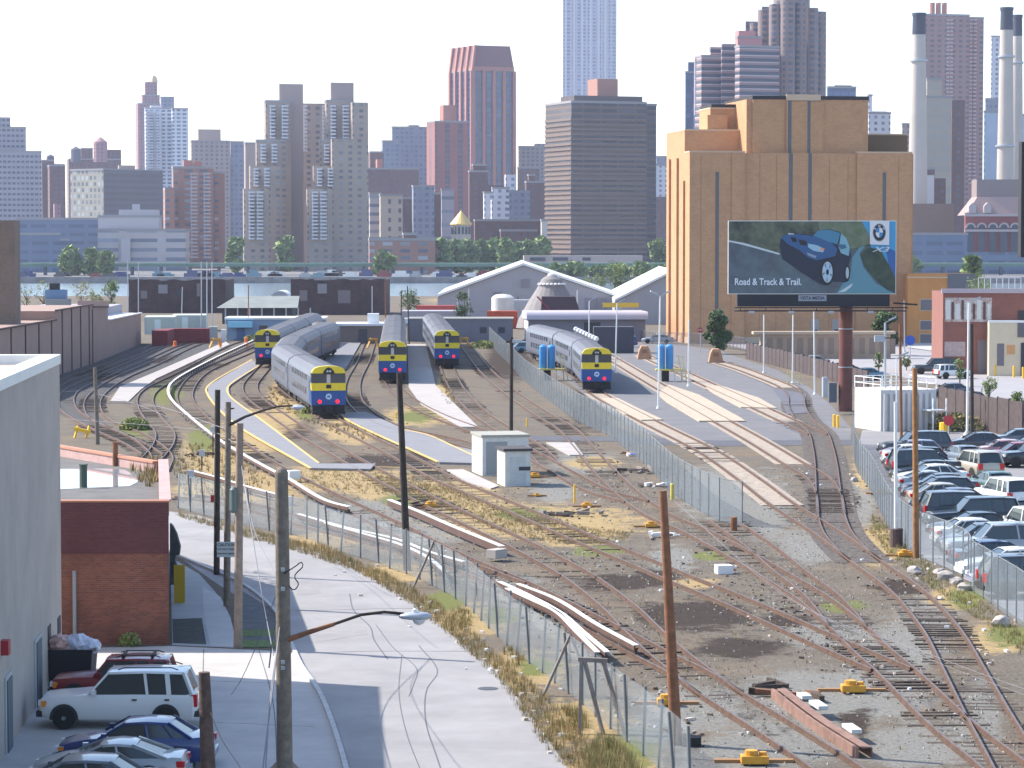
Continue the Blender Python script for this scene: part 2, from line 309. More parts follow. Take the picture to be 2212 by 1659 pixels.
# road marks: patches, tar seams, crack lines, manhole
for i,pts in enumerate([[(640,1263),(682,1260),(695,1282),(642,1286)],[(665,1373),(790,1360),(795,1370),(668,1390)]]): sheet(pts,.011,'asphalt_patch',mat('patch_asphalt',(.27,.26,.26),.95,0,.1,1))
tar=mat('tar_seam',(.12,.12,.13),.9)
def seam(pts,w,nm='tar_seam'):
    b=MB(); ribbon(b,spline([G(x,y) for x,y in pts],.5),0,w,.006,.013); struct(nm,b,tar)
seam([(755,1283),(765,1320),(800,1355),(808,1382),(840,1428)],.05); seam([(905,1395),(945,1450),(922,1490),(920,1560),(945,1640),(985,1760)],.045); seam([(868,1415),(862,1500),(880,1590),(915,1680)],.03)
seam([(812,1350),(850,1400),(900,1445),(893,1480),(882,1508)],.035); seam([(660,1412),(760,1408),(900,1407),(1040,1408)],.03); seam([(640,1320),(860,1315),(960,1317)],.025)
mh=MB(); g=G(1054,1488); mh.lathe((g.x,g.y,.008),[(.36,0),(.36,.01),(.3,.012)],20); struct('manhole_cover',mh,mat('cast_iron',(.10,.10,.11),.6,.5))
# right-hand yard paving, street and car park
M_yard=mat('yard_asphalt',(.12,.12,.13),.92,0,.18,.35,col2=(.17,.165,.17),bump=.2)
sheet([(1145,738),(1420,735),(1560,760),(1680,800),(1750,838),(1800,880),(1838,925),(1838,950),(1560,957),(1455,957),(1380,930),(1300,880),(1190,800)],.012,'yard_paving',M_yard)
sheet([(1140,941),(1330,944),(1455,948),(1560,952),(1838,950),(1845,962),(1560,964),(1455,962),(1330,954),(1140,952)],.018,'service_crossing',mat('crossing_asphalt',(.085,.085,.10),.9,0,.2,.8))
sheet([(1430,738),(1560,742),(1600,752),(1720,775),(1880,800),(2060,838),(2260,885),(2600,930),(2600,745),(2050,735),(1970,722),(1430,722)],.012,'street',mat('street_asphalt',(.30,.29,.30),.9,0,.1,.3))
sheet([(1960,735),(2050,737),(2300,768),(2300,790),(2080,768),(1960,752)],.10,'pavement',mat('walk_pale',(.42,.41,.40),.9,0,.08,.4))
sheet([(1862,930),(2260,925),(2700,1000),(2700,1500),(2212,1345),(2150,1302),(2090,1245),(2000,1208),(1935,1160),(1885,1060),(1850,985)],.012,'car_park',mat('car_park_asphalt',(.22,.215,.22),.9,0,.12,.4))
# pale concrete strips between the yard tracks
M_strip=mat('concrete_strip',(.38,.35,.33),.9,0,.12,.5)
b=MB()
for pts in ([(443,758),(488,739),(496,745),(396,792),(338,819),(304,843),(277,869),(238,868),(259,837),(335,805)],[(880,744),(920,744),(941,834),(1033,924),(996,924),(909,874),(883,837)],[(1180,958),(1240,958),(1260,985),(1230,985)],[(965,1017),(1000,1016),(1078,1052),(1060,1058),(1010,1044)]):
    b.prism([tuple(G(x,y).xy) for x,y in pts],-.1,.09)
struct('concrete_walkway',b,M_strip)
M_plat=mat('platform_asphalt',(.20,.20,.215),.92,0,.1,.5); M_yel=mat('platform_yellow',(.58,.40,.14),.8,0,.12,2)
b=MB()
for pts in ([(544,779),(449,837),(449,856),(489,903),(526,932),(672,1016),(800,1018),(812,1006),(690,1006),(606,942),(557,905),(496,858),(494,837),(560,792)],[(735,895),(751,910),(949,1003),(1060,1006),(1060,985),(975,966),(920,942),(875,932),(790,893)],[(722,741),(780,741),(748,797),(700,870),(690,830),(705,770)]):
    b.prism([tuple(G(x,y).xy) for x,y in pts],-.1,.16)
struct('low_platform',b,M_plat)
b=MB()
for pts in ([(544,779),(449,837),(449,856),(489,903),(526,932),(672,1016)],[(560,792),(494,837),(496,858),(557,905),(606,942),(690,1006)],[(737,898),(751,911),(949,1003)],[(875,932),(920,942),(975,966),(1030,992)]):
    ribbon(b,spline([G(x,y) for x,y in pts],.6),0,.19,.1,.17)
for pts in ([(700,1008),(790,1008),(900,1012)],[(900,1016),(960,1017)]): ribbon(b,spline([G(x,y) for x,y in pts],.6),0,.2,.0,.03)
struct('yellow_edge_line',b,M_yel)
# ---------------- railway tracks ----------------
M_rust=mat('rail_rust',(.105,.060,.040),.85,.0,.4,3); M_head=mat('rail_head',(.17,.125,.11),.5,.3,.3,3); M_tie=mat('old_timber_sleeper',(.075,.055,.042),.95,0,.5,2.5); M_bed=mat('pale_slab',(.33,.275,.22),.9,0,.32,1.6); M_dirtbed=mat('oily_ballast',(.085,.07,.06),.95,0,.75,2,bump=.4)
def track(pts,label,ties=True,bed=None,dirt=0,far=False):
    path=spline([G(x,y) for x,y in pts],.62); mid=path[len(path)//2]
    r=empty('railway_track',(mid.x,mid.y,0),label,'railway track','tracks of the rail yard')
    for sd in (-1,1):
        b=MB(); ribbon(b,path,sd*.76,.075,0,.15); b.mi=1; ribbon(b,path,sd*.76,.07,.15,.17); b.mi=0; ribbon(b,path,sd*.76,.19,.0,.045)
        b.build('rail',[M_rust,M_head],r)
    if ties:
        b=MB(); n=len(path)
        ph_=random.uniform(0,9)
        for i in range(0,n-1):
            d=path[i+1]-path[i]; p=path[i]
            b.obox((p.x+random.uniform(-.08,.08),p.y+random.uniform(-.05,.05)),(d.y,-d.x),2.55+random.uniform(-.15,.2),.23,-.08,-.012+.06*math.sin(i*.06+ph_)*math.sin(i*.023+2*ph_)+random.uniform(-.05,.035))
        b.build('sleepers',M_tie,r)
    if dirt:
        b=MB(); ribbon(b,path,0,dirt,-.02,.0215); b.build('trackbed',M_dirtbed,r)
    if bed:
        seg=[q for q in path if bed[0]<=D(q)[1]<=bed[1]]
        if len(seg)>2:
            b=MB(); ribbon(b,seg,0,1.3,-.02,.03); ribbon(b,seg,-1.08,.38,-.02,.03); ribbon(b,seg,1.08,.38,-.02,.03); b.build('concrete_bed',M_bed,r)
    return path
TR={}
TR['R1']=track([(1175,782),(1219,797),(1263,821),(1289,850),(1393,908),(1499,961),(1540,983),(1626,1043),(1692,1093),(1795,1160),(1873,1218),(1965,1286),(2037,1370),(2083,1453),(2132,1545),(2197,1659),(2240,1740)],'long yard track from the train beside the blue tank to the lower right corner',bed=(850,1093))
TR['R2']=track([(1300,762),(1335,783),(1440,845),(1549,906),(1639,957),(1714,1003),(1769,1037),(1790,1070),(1797,1115)],'slab-bedded track just right of the standing train, with a wide pale plank deck',bed=(760,1005))
TR['R3']=track([(1550,783),(1600,798),(1640,813),(1700,838),(1719,858),(1722,880),(1738,910),(1766,936),(1779,975),(1785,1012),(1790,1070),(1797,1120),(1812,1158),(1850,1200),(1873,1218)],'curved track from the far orange buffer block past the billboard post',bed=(783,838),dirt=3.0)
TR['R4']=track([(1390,768),(1467,803),(1558,845),(1640,882),(1700,910),(1735,926),(1768,942)],'yard track passing behind the right-hand blue tank to the crossing',bed=(760,912))
TR['C1']=track([(985,720),(1005,747),(1049,802),(1104,850),(1165,893),(1225,929),(1254,960),(1289,1000),(1325,1040),(1380,1088),(1434,1122),(1500,1150),(1560,1181),(1605,1206),(1680,1250),(1760,1300),(1836,1363),(1883,1410),(1936,1456),(1997,1515),(2041,1558),(2095,1604),(2165,1659),(2230,1720)],'rusty track running beside the chain link fence from the second train from the right')
TR['C2']=track([(1560,1128),(1640,1183),(1705,1238),(1775,1292),(1836,1363)],'short derelict siding joining below the end of the central fence')
TR['F']=track([(712,757),(668,785),(632,811),(617,836),(655,867),(710,905),(770,938),(830,968),(895,1002),(960,1037),(1072,1085),(1172,1128),(1250,1163),(1331,1196),(1403,1226),(1468,1254),(1569,1295),(1688,1347),(1788,1392),(1884,1434),(1936,1457)],'track under the nearest train continuing through dry grass to the lower right')
TR['D1']=track([(620,742),(590,775),(560,808),(541,834),(549,860),(600,898),(658,937),(740,985),(830,1035),(920,1082),(1006,1124),(1095,1166),(1158,1198),(1234,1240),(1275,1267),(1343,1322),(1392,1371),(1451,1424),(1500,1462),(1567,1511)],'track from the leftmost train through the middle of the yard')
TR['E']=track([(560,750),(528,765),(436,806),(401,848),(405,876),(432,906),(482,943),(585,1010),(690,1066),(780,1108),(855,1144),(915,1176),(1005,1220),(1106,1263),(1174,1297),(1255,1339),(1328,1376),(1412,1421),(1496,1464),(1567,1511),(1679,1582),(1795,1659),(1890,1730)],'track nearest the street fence beside the white third rail cover')
TR['H']=track([(400,1075),(480,1085),(570,1105),(680,1138),(800,1168),(900,1196),(1005,1230),(1106,1268)],'low track beside the street fence behind the first fence posts')
TR['T3']=track([(865,700),(852,760),(846,825),(886,868),(950,902),(1030,932),(1100,960),(1150,985),(1222,1026),(1300,1066),(1380,1088)],'track under the centre train running behind the white huts')
TR['T4']=track([(938,700),(955,755),(968,800),(985,838),(1012,872),(1047,903),(1085,928),(1148,966),(1190,1008)],'track under the train right of centre bending behind the large hut')
TR['M']=track([(800,742),(784,785),(766,820),(762,842),(768,870),(800,900),(860,928),(960,950),(1050,975)],'empty narrow looking track between the nearest train and the centre train')
TR['G1']=track([(545,735),(512,746),(400,806),(330,842),(314,863),(318,885),(334,910),(356,938),(354,960),(333,988),(300,1015)],'dark curving track on the left between the concrete strip and the third rail')
TR['G2']=track([(430,742),(404,752),(330,788),(257,820),(206,858),(200,885),(222,912),(290,940),(325,962),(350,990),(340,1020)],'dark curving track on the left side of the pale concrete strip')
TR['G3']=track([(420,735),(383,745),(290,785),(211,819),(152,848),(148,885),(185,912),(238,937),(290,960),(330,985)],'far left curving track emerging from behind the gray building edge')
TR['G4']=track([(400,732),(356,742),(260,780),(148,822),(60,860)],'outermost dark track alongside the beige building wall')
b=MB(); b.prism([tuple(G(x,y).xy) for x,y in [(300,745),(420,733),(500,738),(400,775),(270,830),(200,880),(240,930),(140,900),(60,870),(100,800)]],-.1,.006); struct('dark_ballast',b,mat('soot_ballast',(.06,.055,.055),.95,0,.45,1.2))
# plank decks over the slab tracks
def deck(pts,label):
    b=MB(); b.prism([tuple(G(x,y).xy) for x,y in pts],0,.13); thing('plank_deck',b,mat('bleached_planks',(.42,.345,.26),.9,0,.22,2.2),label,'track deck','pale plank decks over the yard tracks')
deck([(1300,863),(1334,862),(1380,885),(1432,909),(1385,910),(1340,892)],'pale plank deck in front of the standing train at the fence')
deck([(1445,833),(1510,855),(1600,905),(1610,912),(1510,912),(1440,870),(1420,852)],'widest pale plank deck right of the white lamp post')
deck([(1520,833),(1560,836),(1640,862),(1678,884),(1600,882),(1540,850)],'pale plank deck nearest the billboard')
b=MB(); b.prism([tuple(G(x,y).xy) for x,y in [(1668,838),(1700,845),(1742,852),(1740,872),(1744,893),(1700,896),(1690,870)]],0,.06); thing('crossing_mat',b,mat('rubber_mat',(.11,.11,.13),.8,0,.15,.8),'dark rubber crossing mat over the curved track near the billboard post','crossing mat')
# third rails with cover boards
M_cov=mat('white_cover_board',(.60,.60,.58),.7,0,.07,2); M_covs=mat('brown_board_side',(.10,.055,.045),.9,0,.3,2); M_ins=mat('insulator_white',(.7,.66,.6),.5)
def third(pts,label,w=.20,sides=.2,legs=True):
    path=spline([G(x,y) for x,y in pts],.8); mid=path[len(path)//2]; r=empty('third_rail',(mid.x,mid.y,0),label,'third rail','third rails with cover boards')
    b=MB(); ribbon(b,path,0,w,.50,.54); b.build('cover_board',M_cov,r)
    b=MB(); ribbon(b,path,w/2-.03,.04,.50-sides,.497); ribbon(b,path,0,.08,.22,.36); b.build('power_rail',M_covs,r)
    if legs:
        for p in path[1::4]: MB().box(p.x-.06,p.x+.06,p.y-.05,p.y+.05,0,.5).build('insulator',M_ins,r)
third([(547,742),(449,789),(378,830),(364,848),(369,872),(410,912),(449,945),(487,973),(584,1030),(619,1048),(711,1102),(764,1116)],'long white third rail cover curving through the yard beside the left platform',w=.26)
third([(418,1034),(470,1048),(540,1070),(584,1082),(632,1094)],'short white third rail cover low beside the street fence at left')
third([(645,1130),(740,1158),(856,1186),(930,1215),(1007,1238)],'white third rail cover directly behind the leaning fence posts')
third([(703,1150),(800,1178),(860,1196),(920,1224),(965,1262)],'lower broken third rail cover behind the dark utility pole')
third([(841,1098),(900,1122),(985,1160),(1092,1205)],'third rail with tall brown side ending at a box right of the dark pole',w=.27,sides=.36)
third([(1079,1281),(1140,1310),(1211,1350),(1262,1395),(1314,1440)],'bent white third rail cover closest to the street fence')
third([(1095,1296),(1150,1322),(1200,1347),(1245,1392),(1295,1443)],'second bent third rail cover just below the first bent one')
third([(1119,1286),(1198,1318),(1290,1376),(1383,1428)],'straight white third rail cover ending near the rusty pole')
r=empty('third_rail',G(1790,1590),'uncovered brown third rail boards lying between tracks at lower right','third rail')
path=spline([G(1688,1508),G(1780,1578),G(1885,1645)],.8); b=MB(); ribbon(b,path,0,.3,.3,.34); ribbon(b,path,.32,.1,.0,.34); ribbon(b,path,-.15,.04,.02,.3); b.build('weathered_boards',mat('weathered_board',(.24,.14,.11),.9,0,.3,2),r)
for x,y,L in ((1737,1528,.8),(1768,1548,1.3),(1840,1600,1.2)):
    p=G(x,y); d=G(1885,1645)-G(1688,1508); b=MB(); b.obox((p.x,p.y),d,L,.34,.34,.46); b.build('white_cover_piece',M_cov,r)

for pts in ([(190,1466),(400,1470),(650,1478)],[(430,1560),(560,1565),(712,1572)],[(440,1403),(436,1520),(420,1659)],[(560,1406),(590,1520),(600,1700)]): seam(pts,.035,'expansion_joint')

for key,path in TR.items():
    for p in path:
        for dx in (-1,0,1):
            for dy in (-1,0,1): TRK[(int(p.x//1)+dx,int(p.y//1)+dy)]=.40 if abs(dx)<1 else .30
build_ground()
# loose ballast stones strewn along the near tracks
b=MB(); near=[p for k in ('R1','C1','C2','F','D1','E','R3','H','T3') for p in TR[k] if p.y<190]
for _ in range(11000):
    p=random.choice(near); x=p.x+random.gauss(0,1.5); y=p.y+random.gauss(0,1.5); s_=random.uniform(.025,.07); a=random.uniform(0,6.3); b.mi=random.choice((0,0,1,2,2))
    vs=[(x+s_*math.cos(a+k*2.1)*random.uniform(.7,1.2),y+s_*math.sin(a+k*2.1)*random.uniform(.7,1.2),0) for k in range(3)]+[(x,y,s_*random.uniform(.7,1.2))]; b.add(vs,[(0,1,3),(1,2,3),(2,0,3)])
o=b.build('ballast_stones',[mat('ballast_pale',(.36,.34,.31),.9),mat('ballast_dark',(.08,.07,.06),.9),mat('ballast_mid',(.22,.19,.16),.9)]); tag(o,'loose ballast stones strewn along the near tracks','ballast',None,'stuff')
# ---------------- trains ----------------
M_steel=mat('fluted_stainless',(.15,.165,.205),.5,.2,.2,1.2); M_roof=mat('ribbed_roof',(.24,.24,.27),.7,.1,.15,1.2); M_rib=mat('roof_rib_dark',(.17,.17,.19),.85)
M_tyel=mat('train_yellow',(.80,.60,.02),.4,0,.08,2); M_tblu=mat('train_blue',(.008,.07,.28),.4); M_twin=mat('train_window',(.025,.035,.06),.15,spec=.8); M_und=mat('underframe_black',(.02,.02,.022),.8); M_silver=mat('train_silver',(.5,.5,.52),.4,.3)
M_red=mat('red_tail_lamp',(.6,.02,.04),.4,emit=(1,.01,.02),es=1.0); M_logo=mat('pale_logo',(.55,.68,.85),.5); M_sidewin=mat('tinted_window',(.06,.07,.09),.12,spec=.8)
SEC=[(-1.45,.95),(-1.52,1.25),(-1.52,3.55),(-1.36,3.98),(-.85,4.32),(0,4.42),(.85,4.32),(1.36,3.98),(1.52,3.55),(1.52,1.25),(1.45,.95)]
def loft_y(b,ys,secs):
    n=len(secs[0]); vs=[]; fs=[]
    for y,s_ in zip(ys,secs): vs+=[(x,y,z) for x,z in s_]
    for i in range(len(ys)-1):
        for j in range(n): fs.append((i*n+j,i*n+(j+1)%n,(i+1)*n+(j+1)%n,(i+1)*n+j))
    fs.append(tuple(range(n))); fs.append(tuple(range((len(ys)-1)*n,len(ys)*n))[::-1]); return b.add(vs,fs)
def carriage_meshes():
    # local: y from 0 (front end) to 25.4 (rear)
    L=25.3; out=[]
    b=MB(); loft_y(b,[0.25,L],[SEC,SEC]); 
    for k in range(7): # flutes on both sides
        z=1.15+.11*k
        for s in (-1,1): b.box(s*1.515,s*1.535,.4,L-.2,z,z+.05) if s>0 else b.box(-1.535,-1.515,.4,L-.2,z,z+.05)
    for y in (1.6,L-2.6):
        for s in (-1,1):
            x0,x1=sorted((s*1.52,s*1.526)); 
            for dy in (0,1.0): b.box(x0,x1,y+dy,y+dy+.03,1.2,3.4)
    out.append(('carriage',b,M_steel))
    b=MB(); 
    for k in range(13):
        y=1+k*1.9; b.add([(-1.38,y,3.99),(-.86,y,4.34),(0,y,4.44),(.86,y,4.34),(1.38,y,3.99),(-1.38,y+.9,3.99),(-.86,y+.9,4.34),(0,y+.9,4.44),(.86,y+.9,4.34),(1.38,y+.9,3.99)],[(0,1,6,5),(1,2,7,6),(2,3,8,7),(3,4,9,8)])
    out.append(('roof_ribbing',b,M_rib))
    for s in (-1,1):
        x0,x1=sorted((s*1.52,s*1.535))
        for z0,z1,ya,yb in ((1.75,2.35,5,20.4),(3.0,3.5,4.4,20.9),(2.45,3.1,1.9,2.6)):
            b=MB(); b.box(x0,x1,ya,yb,z0,z1); b.mi=1
            if yb-ya>5:
                for q in range(1,9): y=ya+(yb-ya)*q/9; b.box(min(x0,x1)-(0.004 if s<0 else -.0),max(x0,x1)+(.004 if s>0 else 0),y-.28,y+.28,z0-.01,z1+.01)
            out.append(('window_band',b,[M_sidewin,M_steel]))
    for y in (3.2,22.0):
        b=MB(); b.box(-1.2,1.2,y-1.5,y+1.5,.45,.95)
        for dy in (-1.1,1.1):
            for s in (-1,1): b.tube([(s*.95,y+dy,.47),(s*.82,y+dy,.47)],.44,12)
            b.tube([(-.95,y+dy,.47),(.95,y+dy,.47)],.09,6)
        for s in (-1,1): b.box(s*1.15-.06,s*1.15+.06,y-1.5,y+1.5,.4,.62)
        out.append(('bogie',b,M_und))
    b=MB(); b.box(-1.2,1.2,6,19,.5,.95); out.append(('underfloor_box',b,M_und))
    b=MB(); b.box(-.75,.75,L-.05,L+.55,1.1,3.6); out.append(('gangway',b,M_und))
    return out
def cab_parts():
    out=[]
    def sec(z0,z1,t,k=1.0): return [(-1.53*k,z0),(1.53*k,z0),(1.53*t,z1),(-1.53*t,z1)]
    b=MB(); loft_y(b,[-.05,.7],[sec(1.05,2.32,1,.97),sec(1.05,2.32,1)]); out.append(('blue_apron',b,M_tblu))
    b=MB(); loft_y(b,[.7,1.9],[[(-1.535,1.2),(-1.50,1.2),(-1.50,3.3),(-1.535,3.3)]]*2); loft_y(b,[.7,1.9],[[(1.50,1.2),(1.535,1.2),(1.535,3.3),(1.50,3.3)]]*2); out.append(('side_stripe',b,M_tblu))
    b=MB(); loft_y(b,[-.10,.8],[sec(2.32,2.98,1,.97),sec(2.32,2.98,1)]); out.append(('yellow_band',b,M_tyel))
    b=MB(); loft_y(b,[0,.8],[sec(2.98,3.86,.97,.96),sec(2.98,3.86,.985)]); out.append(('windscreen',b,M_twin))
    b=MB(); b.box(-.16,.16,-.03,.0,2.99,3.86); out.append(('windscreen_post',b,M_silver))
    b=MB(); S2=[(-1.45,3.84),(-1.46,4.0),(-1.25,4.28),(-.8,4.44),(0,4.50),(.8,4.44),(1.25,4.28),(1.46,4.0),(1.45,3.84)]; loft_y(b,[-.22,.55],[S2,S2]); out.append(('yellow_brow',b,M_tyel))
    b=MB(); loft_y(b,[-.30,-.2],[[(-.52,3.76),(-.44,4.04),(-.22,4.28),(0,4.36),(.22,4.28),(.44,4.04),(.52,3.76)]]*2); out.append(('headlamp_housing',b,M_und))
    for s in (-1,1):
        b=MB(); b.lathe((0,0,0),[(.10,0),(.10,.04),(.02,.06)],10); M=Matrix.Translation((s*.12,-.3,4.02))@Matrix.Rotation(math.pi/2,4,'X'); b.v=[tuple(M@Vector(v)) for v in b.v]; out.append(('headlamp',b,M_silver))
        b=MB(); b.lathe((0,0,0),[(.17,0),(.17,.05),(.05,.09)],12); M=Matrix.Translation((s*.78,-.05,1.36))@Matrix.Rotation(math.pi/2,4,'X'); b.v=[tuple(M@Vector(v)) for v in b.v]; out.append(('tail_lamp',b,M_red))
    b=MB(); b.box(-.22,.22,-.13,-.08,2.52,2.84); out.append(('number_box',b,M_und))
    b=MB(); b.box(-1.42,1.42,.1,.8,.25,1.12); b.box(-1.1,1.1,-.15,.1,.3,.75); b.tube([(0,-.6,.75),(0,.3,.8)],.14,8); b.box(-.28,.28,-.75,-.45,.6,.95); b.box(-1.45,-1.1,-.2,.2,.25,.5); b.box(1.1,1.45,-.2,.2,.25,.5)
    for x in (-.6,-.35,.35,.6): b.tube([(x,-.1,1.0),(x,-.3,.7),(x,-.15,.45)],.035,6)
    out.append(('coupler_and_buffer_beam',b,M_und))
    b=MB(); n=24; vs=[(.26*math.cos(2*math.pi*i/n),-.135+.0,1.80+.26*math.sin(2*math.pi*i/n)) for i in range(n)]; vs=[(x,-.09,z) for x,_,z in vs]
    b.add(vs+[(x,y+.05,z) for x,y,z in vs],[tuple(range(n)),tuple(range(n,2*n))[::-1]]+[(i,(i+1)%n,n+(i+1)%n,n+i) for i in range(n)]); out.append(('round_emblem',b,M_logo))
    return out
CM=carriage_meshes(); CP=cab_parts(); _protos={}
def inst(key,b,m,parent,name):
    if key not in _protos:
        o=b.build(name,m); _protos[key]=o.data; 
    else:
        o=bpy.data.objects.new(name,_protos[key]); COL.objects.link(o)
    o.parent=parent; return o
def train(pts,n,label):
    ws=[G(x,y) for x,y in pts]; path=spline(ws,.5); 
    def at(s): 
        i=s/.5; k=int(i)
        if k>=len(path)-1: d=(path[-1]-path[-2]).normalized(); return path[-1]+d*(s-(len(path)-1)*.5)
        return path[k].lerp(path[k+1],i-k)
    r=empty('commuter_train',path[0],label,'train','trains standing in the yard')
    for c in range(n):
        a=at(c*25.9); e=at(c*25.9+25.3); d=e-a; rz=math.atan2(-d.x,d.y)
        body=None
        for i,(nm,b,m) in enumerate(CM):
            if i==0:
                body=inst('c0',b,m,r,'cab_carriage' if c==0 else 'carriage'); body.location=a-path[0]+Vector((0,0,.17)); body.rotation_euler=(0,0,rz)
            else: inst('c%d'%i,b,m,body,nm)
        if c==0:
            for i,(nm,b,m) in enumerate(CP): inst('p%d'%i,b,m,body,nm)
            t=inst('mletter',None,None,body,'emblem_letter') if 'mletter' in _protos else None
            if t is None:
                t=text_mesh('M',.34,'emblem_letter',M_tblu,None,Matrix.Translation((0,-.1,1.79))@Matrix.Rotation(math.pi/2,4,'X')); _protos['mletter']=t.data; t.parent=body
    return r
train([(710,905),(655,867),(617,836),(632,811),(668,788),(712,768)],5,'nearest silver train, curving back left then right, showing blue and yellow cab')
train([(578,795),(614,774),(646,757)],3,'leftmost train, partly hidden behind the nearest train')
train([(848,829),(850,798),(852,770),(853,750)],4,'centre train seen head on behind the black utility pole')
train([(966,797),(954,775),(941,753)],3,'train right of centre beside the dark shadowed track')
train([(1289,850),(1263,821),(1219,797),(1175,782)],3,'rightmost train standing between the chain link fence and white lamp posts')
# ---------------- chain link fences ----------------
M_post=mat('galvanised_post',(.15,.165,.175),.7,0); M_link=mesh_alpha('chain_link',(.30,.35,.39),.34); M_link2=mesh_alpha('chain_link_slats',(.17,.205,.235),.50)
def fence(pts,h,gap,label,link=M_link,toprail=True,r=.035,lean=0,cat='fence',maxp=99):
    path=spline([G(x,y) for x,y in pts],gap); path=path[:maxp]; c=path[len(path)//2]; R=empty('chain_link_fence',(c.x,c.y,0),label,cat,'chain link fences')
    for p in path: 
        l=random.uniform(-lean,lean); MB().tube([(p.x,p.y,0),(p.x+l,p.y,h+.06)],r,6).build('post',M_post,R)
    b=MB(); n=len(path); vs=[(p.x,p.y,.05) for p in path]+[(p.x,p.y,h) for p in path]; b.add(vs,[(i,i+1,n+i+1,n+i) for i in range(n-1)]); b.build('wire_mesh',link,R)
    if toprail: b=MB(); b.tube([(p.x,p.y,h) for p in path],.025,5); b.build('top_rail',M_post,R)
    return R
fence([(1057,742),(1075,762),(1105,792),(1132,823),(1160,846),(1211,885),(1262,918),(1318,943),(1340,961),(1386,998),(1422,1035),(1460,1072),(1528,1114),(1555,1127),(1612,1139)],2.45,2.85,'long chain link fence running diagonally through the yard beside the rightmost train',link=M_link2)
fence([(385,1098),(430,1111),(500,1128),(560,1143),(645,1158),(693,1177),(743,1198),(809,1212),(841,1228),(878,1240),(938,1268),(970,1285),(1008,1310),(1058,1360),(1083,1382),(1114,1412),(1161,1445),(1201,1478),(1256,1520),(1300,1560),(1367,1612),(1430,1670),(1500,1740)],2.1,2.35,'rusty chain link fence between the street and the tracks with crooked posts',lean=.18,toprail=False,r=.05)
fence([(1842,960),(1852,1018),(1885,1068),(1908,1120),(1935,1165),(1985,1205)],2.3,2.4,'tall chain link fence along the left side of the car park',link=M_link2)
fence([(1988,1207),(2030,1222),(2054,1234),(2085,1250),(2107,1284),(2131,1296),(2156,1318),(2184,1336),(2212,1357),(2260,1400)],2.3,1.9,'chain link fence with curved top rail around the lower corner of the car park',r=.04)
M_wood=mat('grey_timber',(.22,.19,.17),.9,0,.25,4)
def braces(x,y,h=2.1,s=1):
    p=G(x,y); R=empty('fence_brace',(p.x,p.y,0),'','timber brace','braces of the street fence'); 
    MB().beam((p.x,p.y,h),(p.x+.85*s,p.y-1.2,0),.08).build('strut',M_wood,R); MB().beam((p.x,p.y,h),(p.x-.95,p.y-.3,0),.09).build('strut',M_wood,R); return R
braces(938,1268)['label']='timber brace leaning on the street fence below the dark pole'
braces(1232,1500)['label']='timber brace on the street fence beside the ends of the bent covers'
p=G(1285,1580); R=empty('timber_frame',(p.x,p.y,0),'grey timber frame with three leaning legs standing in the street fence','timber frame')
for dx,tx in ((-.5,-.45),(.25,-.35),(.95,.25)): MB().beam((p.x+dx,p.y-.5,0),(p.x+tx,p.y,2.35),.10).build('leg',M_wood,R)
MB().beam((p.x-.55,p.y+.02,2.35),(p.x+.4,p.y+.02,2.3),.14).build('cross_beam',M_wood,R)
# ---------------- poles and lamps ----------------
M_pole=mat('dark_creosote_wood',(.045,.035,.03),.9,0,.4,5); M_pg=mat('weathered_grey_wood',(.18,.15,.12),.9,0,.3,5,bump=.6); M_pr=mat('rusty_brown_pole',(.23,.10,.05),.85,0,.35,4,bump=.4); M_po=mat('orange_brown_pole',(.30,.14,.05),.85,0,.3,4)
M_white=mat('white_enamel',(.78,.78,.77),.5); M_galv=mat('galvanised_lamp',(.42,.45,.50),.5,.4); M_black=mat('black_rubber_wire',(.02,.02,.022),.7)
POLES={}
def pole(name,xt,yt,xb,yb,r,m,label,cat='utility pole',group='utility poles',rt=None):
    g=G(xb,yb); t=P(xt,yt,g.y); R=empty(name,(g.x,g.y,0),label,cat,group); rt=rt or r*.8
    MB().tube([(g.x,g.y,-.1),g.lerp(t,.5),t],[r,(r+rt)/2,rt],12).build('shaft',m,R,smooth=True); POLES[label]=(R,g,t); return R,g,t
R,g,t=pole('utility_pole',608,1020,616,1712,.235,M_pg,'thick weathered pole in the foreground carrying a cobra head street lamp')
MB().lathe((t.x,t.y,t.z),[(.19,0),(.14,.08),(.03,.16)],12).build('pole_cap',M_pg,R)
for yy in (1228,1270,1428,1440): 
    q=P(613,yy,g.y); MB().box(q.x-.06,q.x+.05,q.y-.28,q.y-.16,q.z-.05,q.z+.05).build('bolt_plate',M_galv,R)
a=P(622,1385,g.y); A=[P(x,y,g.y-.1) for x,y in ((622,1382),(660,1368),(722,1348),(780,1328),(830,1322),(872,1326))]
MB().tube([A[0],A[1],A[2]],[.085,.075,.06],8).build('lamp_bracket',M_pr,R); MB().tube(A[2:],.045,8).build('lamp_arm',M_pole,R)
h=P(896,1331,g.y-.1); b=MB(); n=14
prof=[(-.48,.05),(-.4,.10),(-.15,.15),(.15,.17),(.38,.14),(.5,.05)]
vs=[];fs=[]
for x,rr in prof:
    for j in range(n): q=2*math.pi*j/n; vs.append((h.x+x*.95,h.y+rr*1.15*math.cos(q),h.z+rr*.75*math.sin(q)-.0*x))
for i in range(len(prof)-1):
    for j in range(n): fs.append((i*n+j,i*n+(j+1)%n,(i+1)*n+(j+1)%n,(i+1)*n+j))
fs+= [tuple(range(n)),tuple(range((len(prof)-1)*n,len(prof)*n))[::-1]]; b.add(vs,fs); lh=b.build('lamp_head',M_galv,R,smooth=True)
MB().lathe((h.x+.12,h.y,h.z-.26),[(.03,0),(.14,.05),(.19,.15),(.19,.18)],14).build('lens',mat('lamp_glass',(.6,.62,.62),.15),lh,smooth=True)
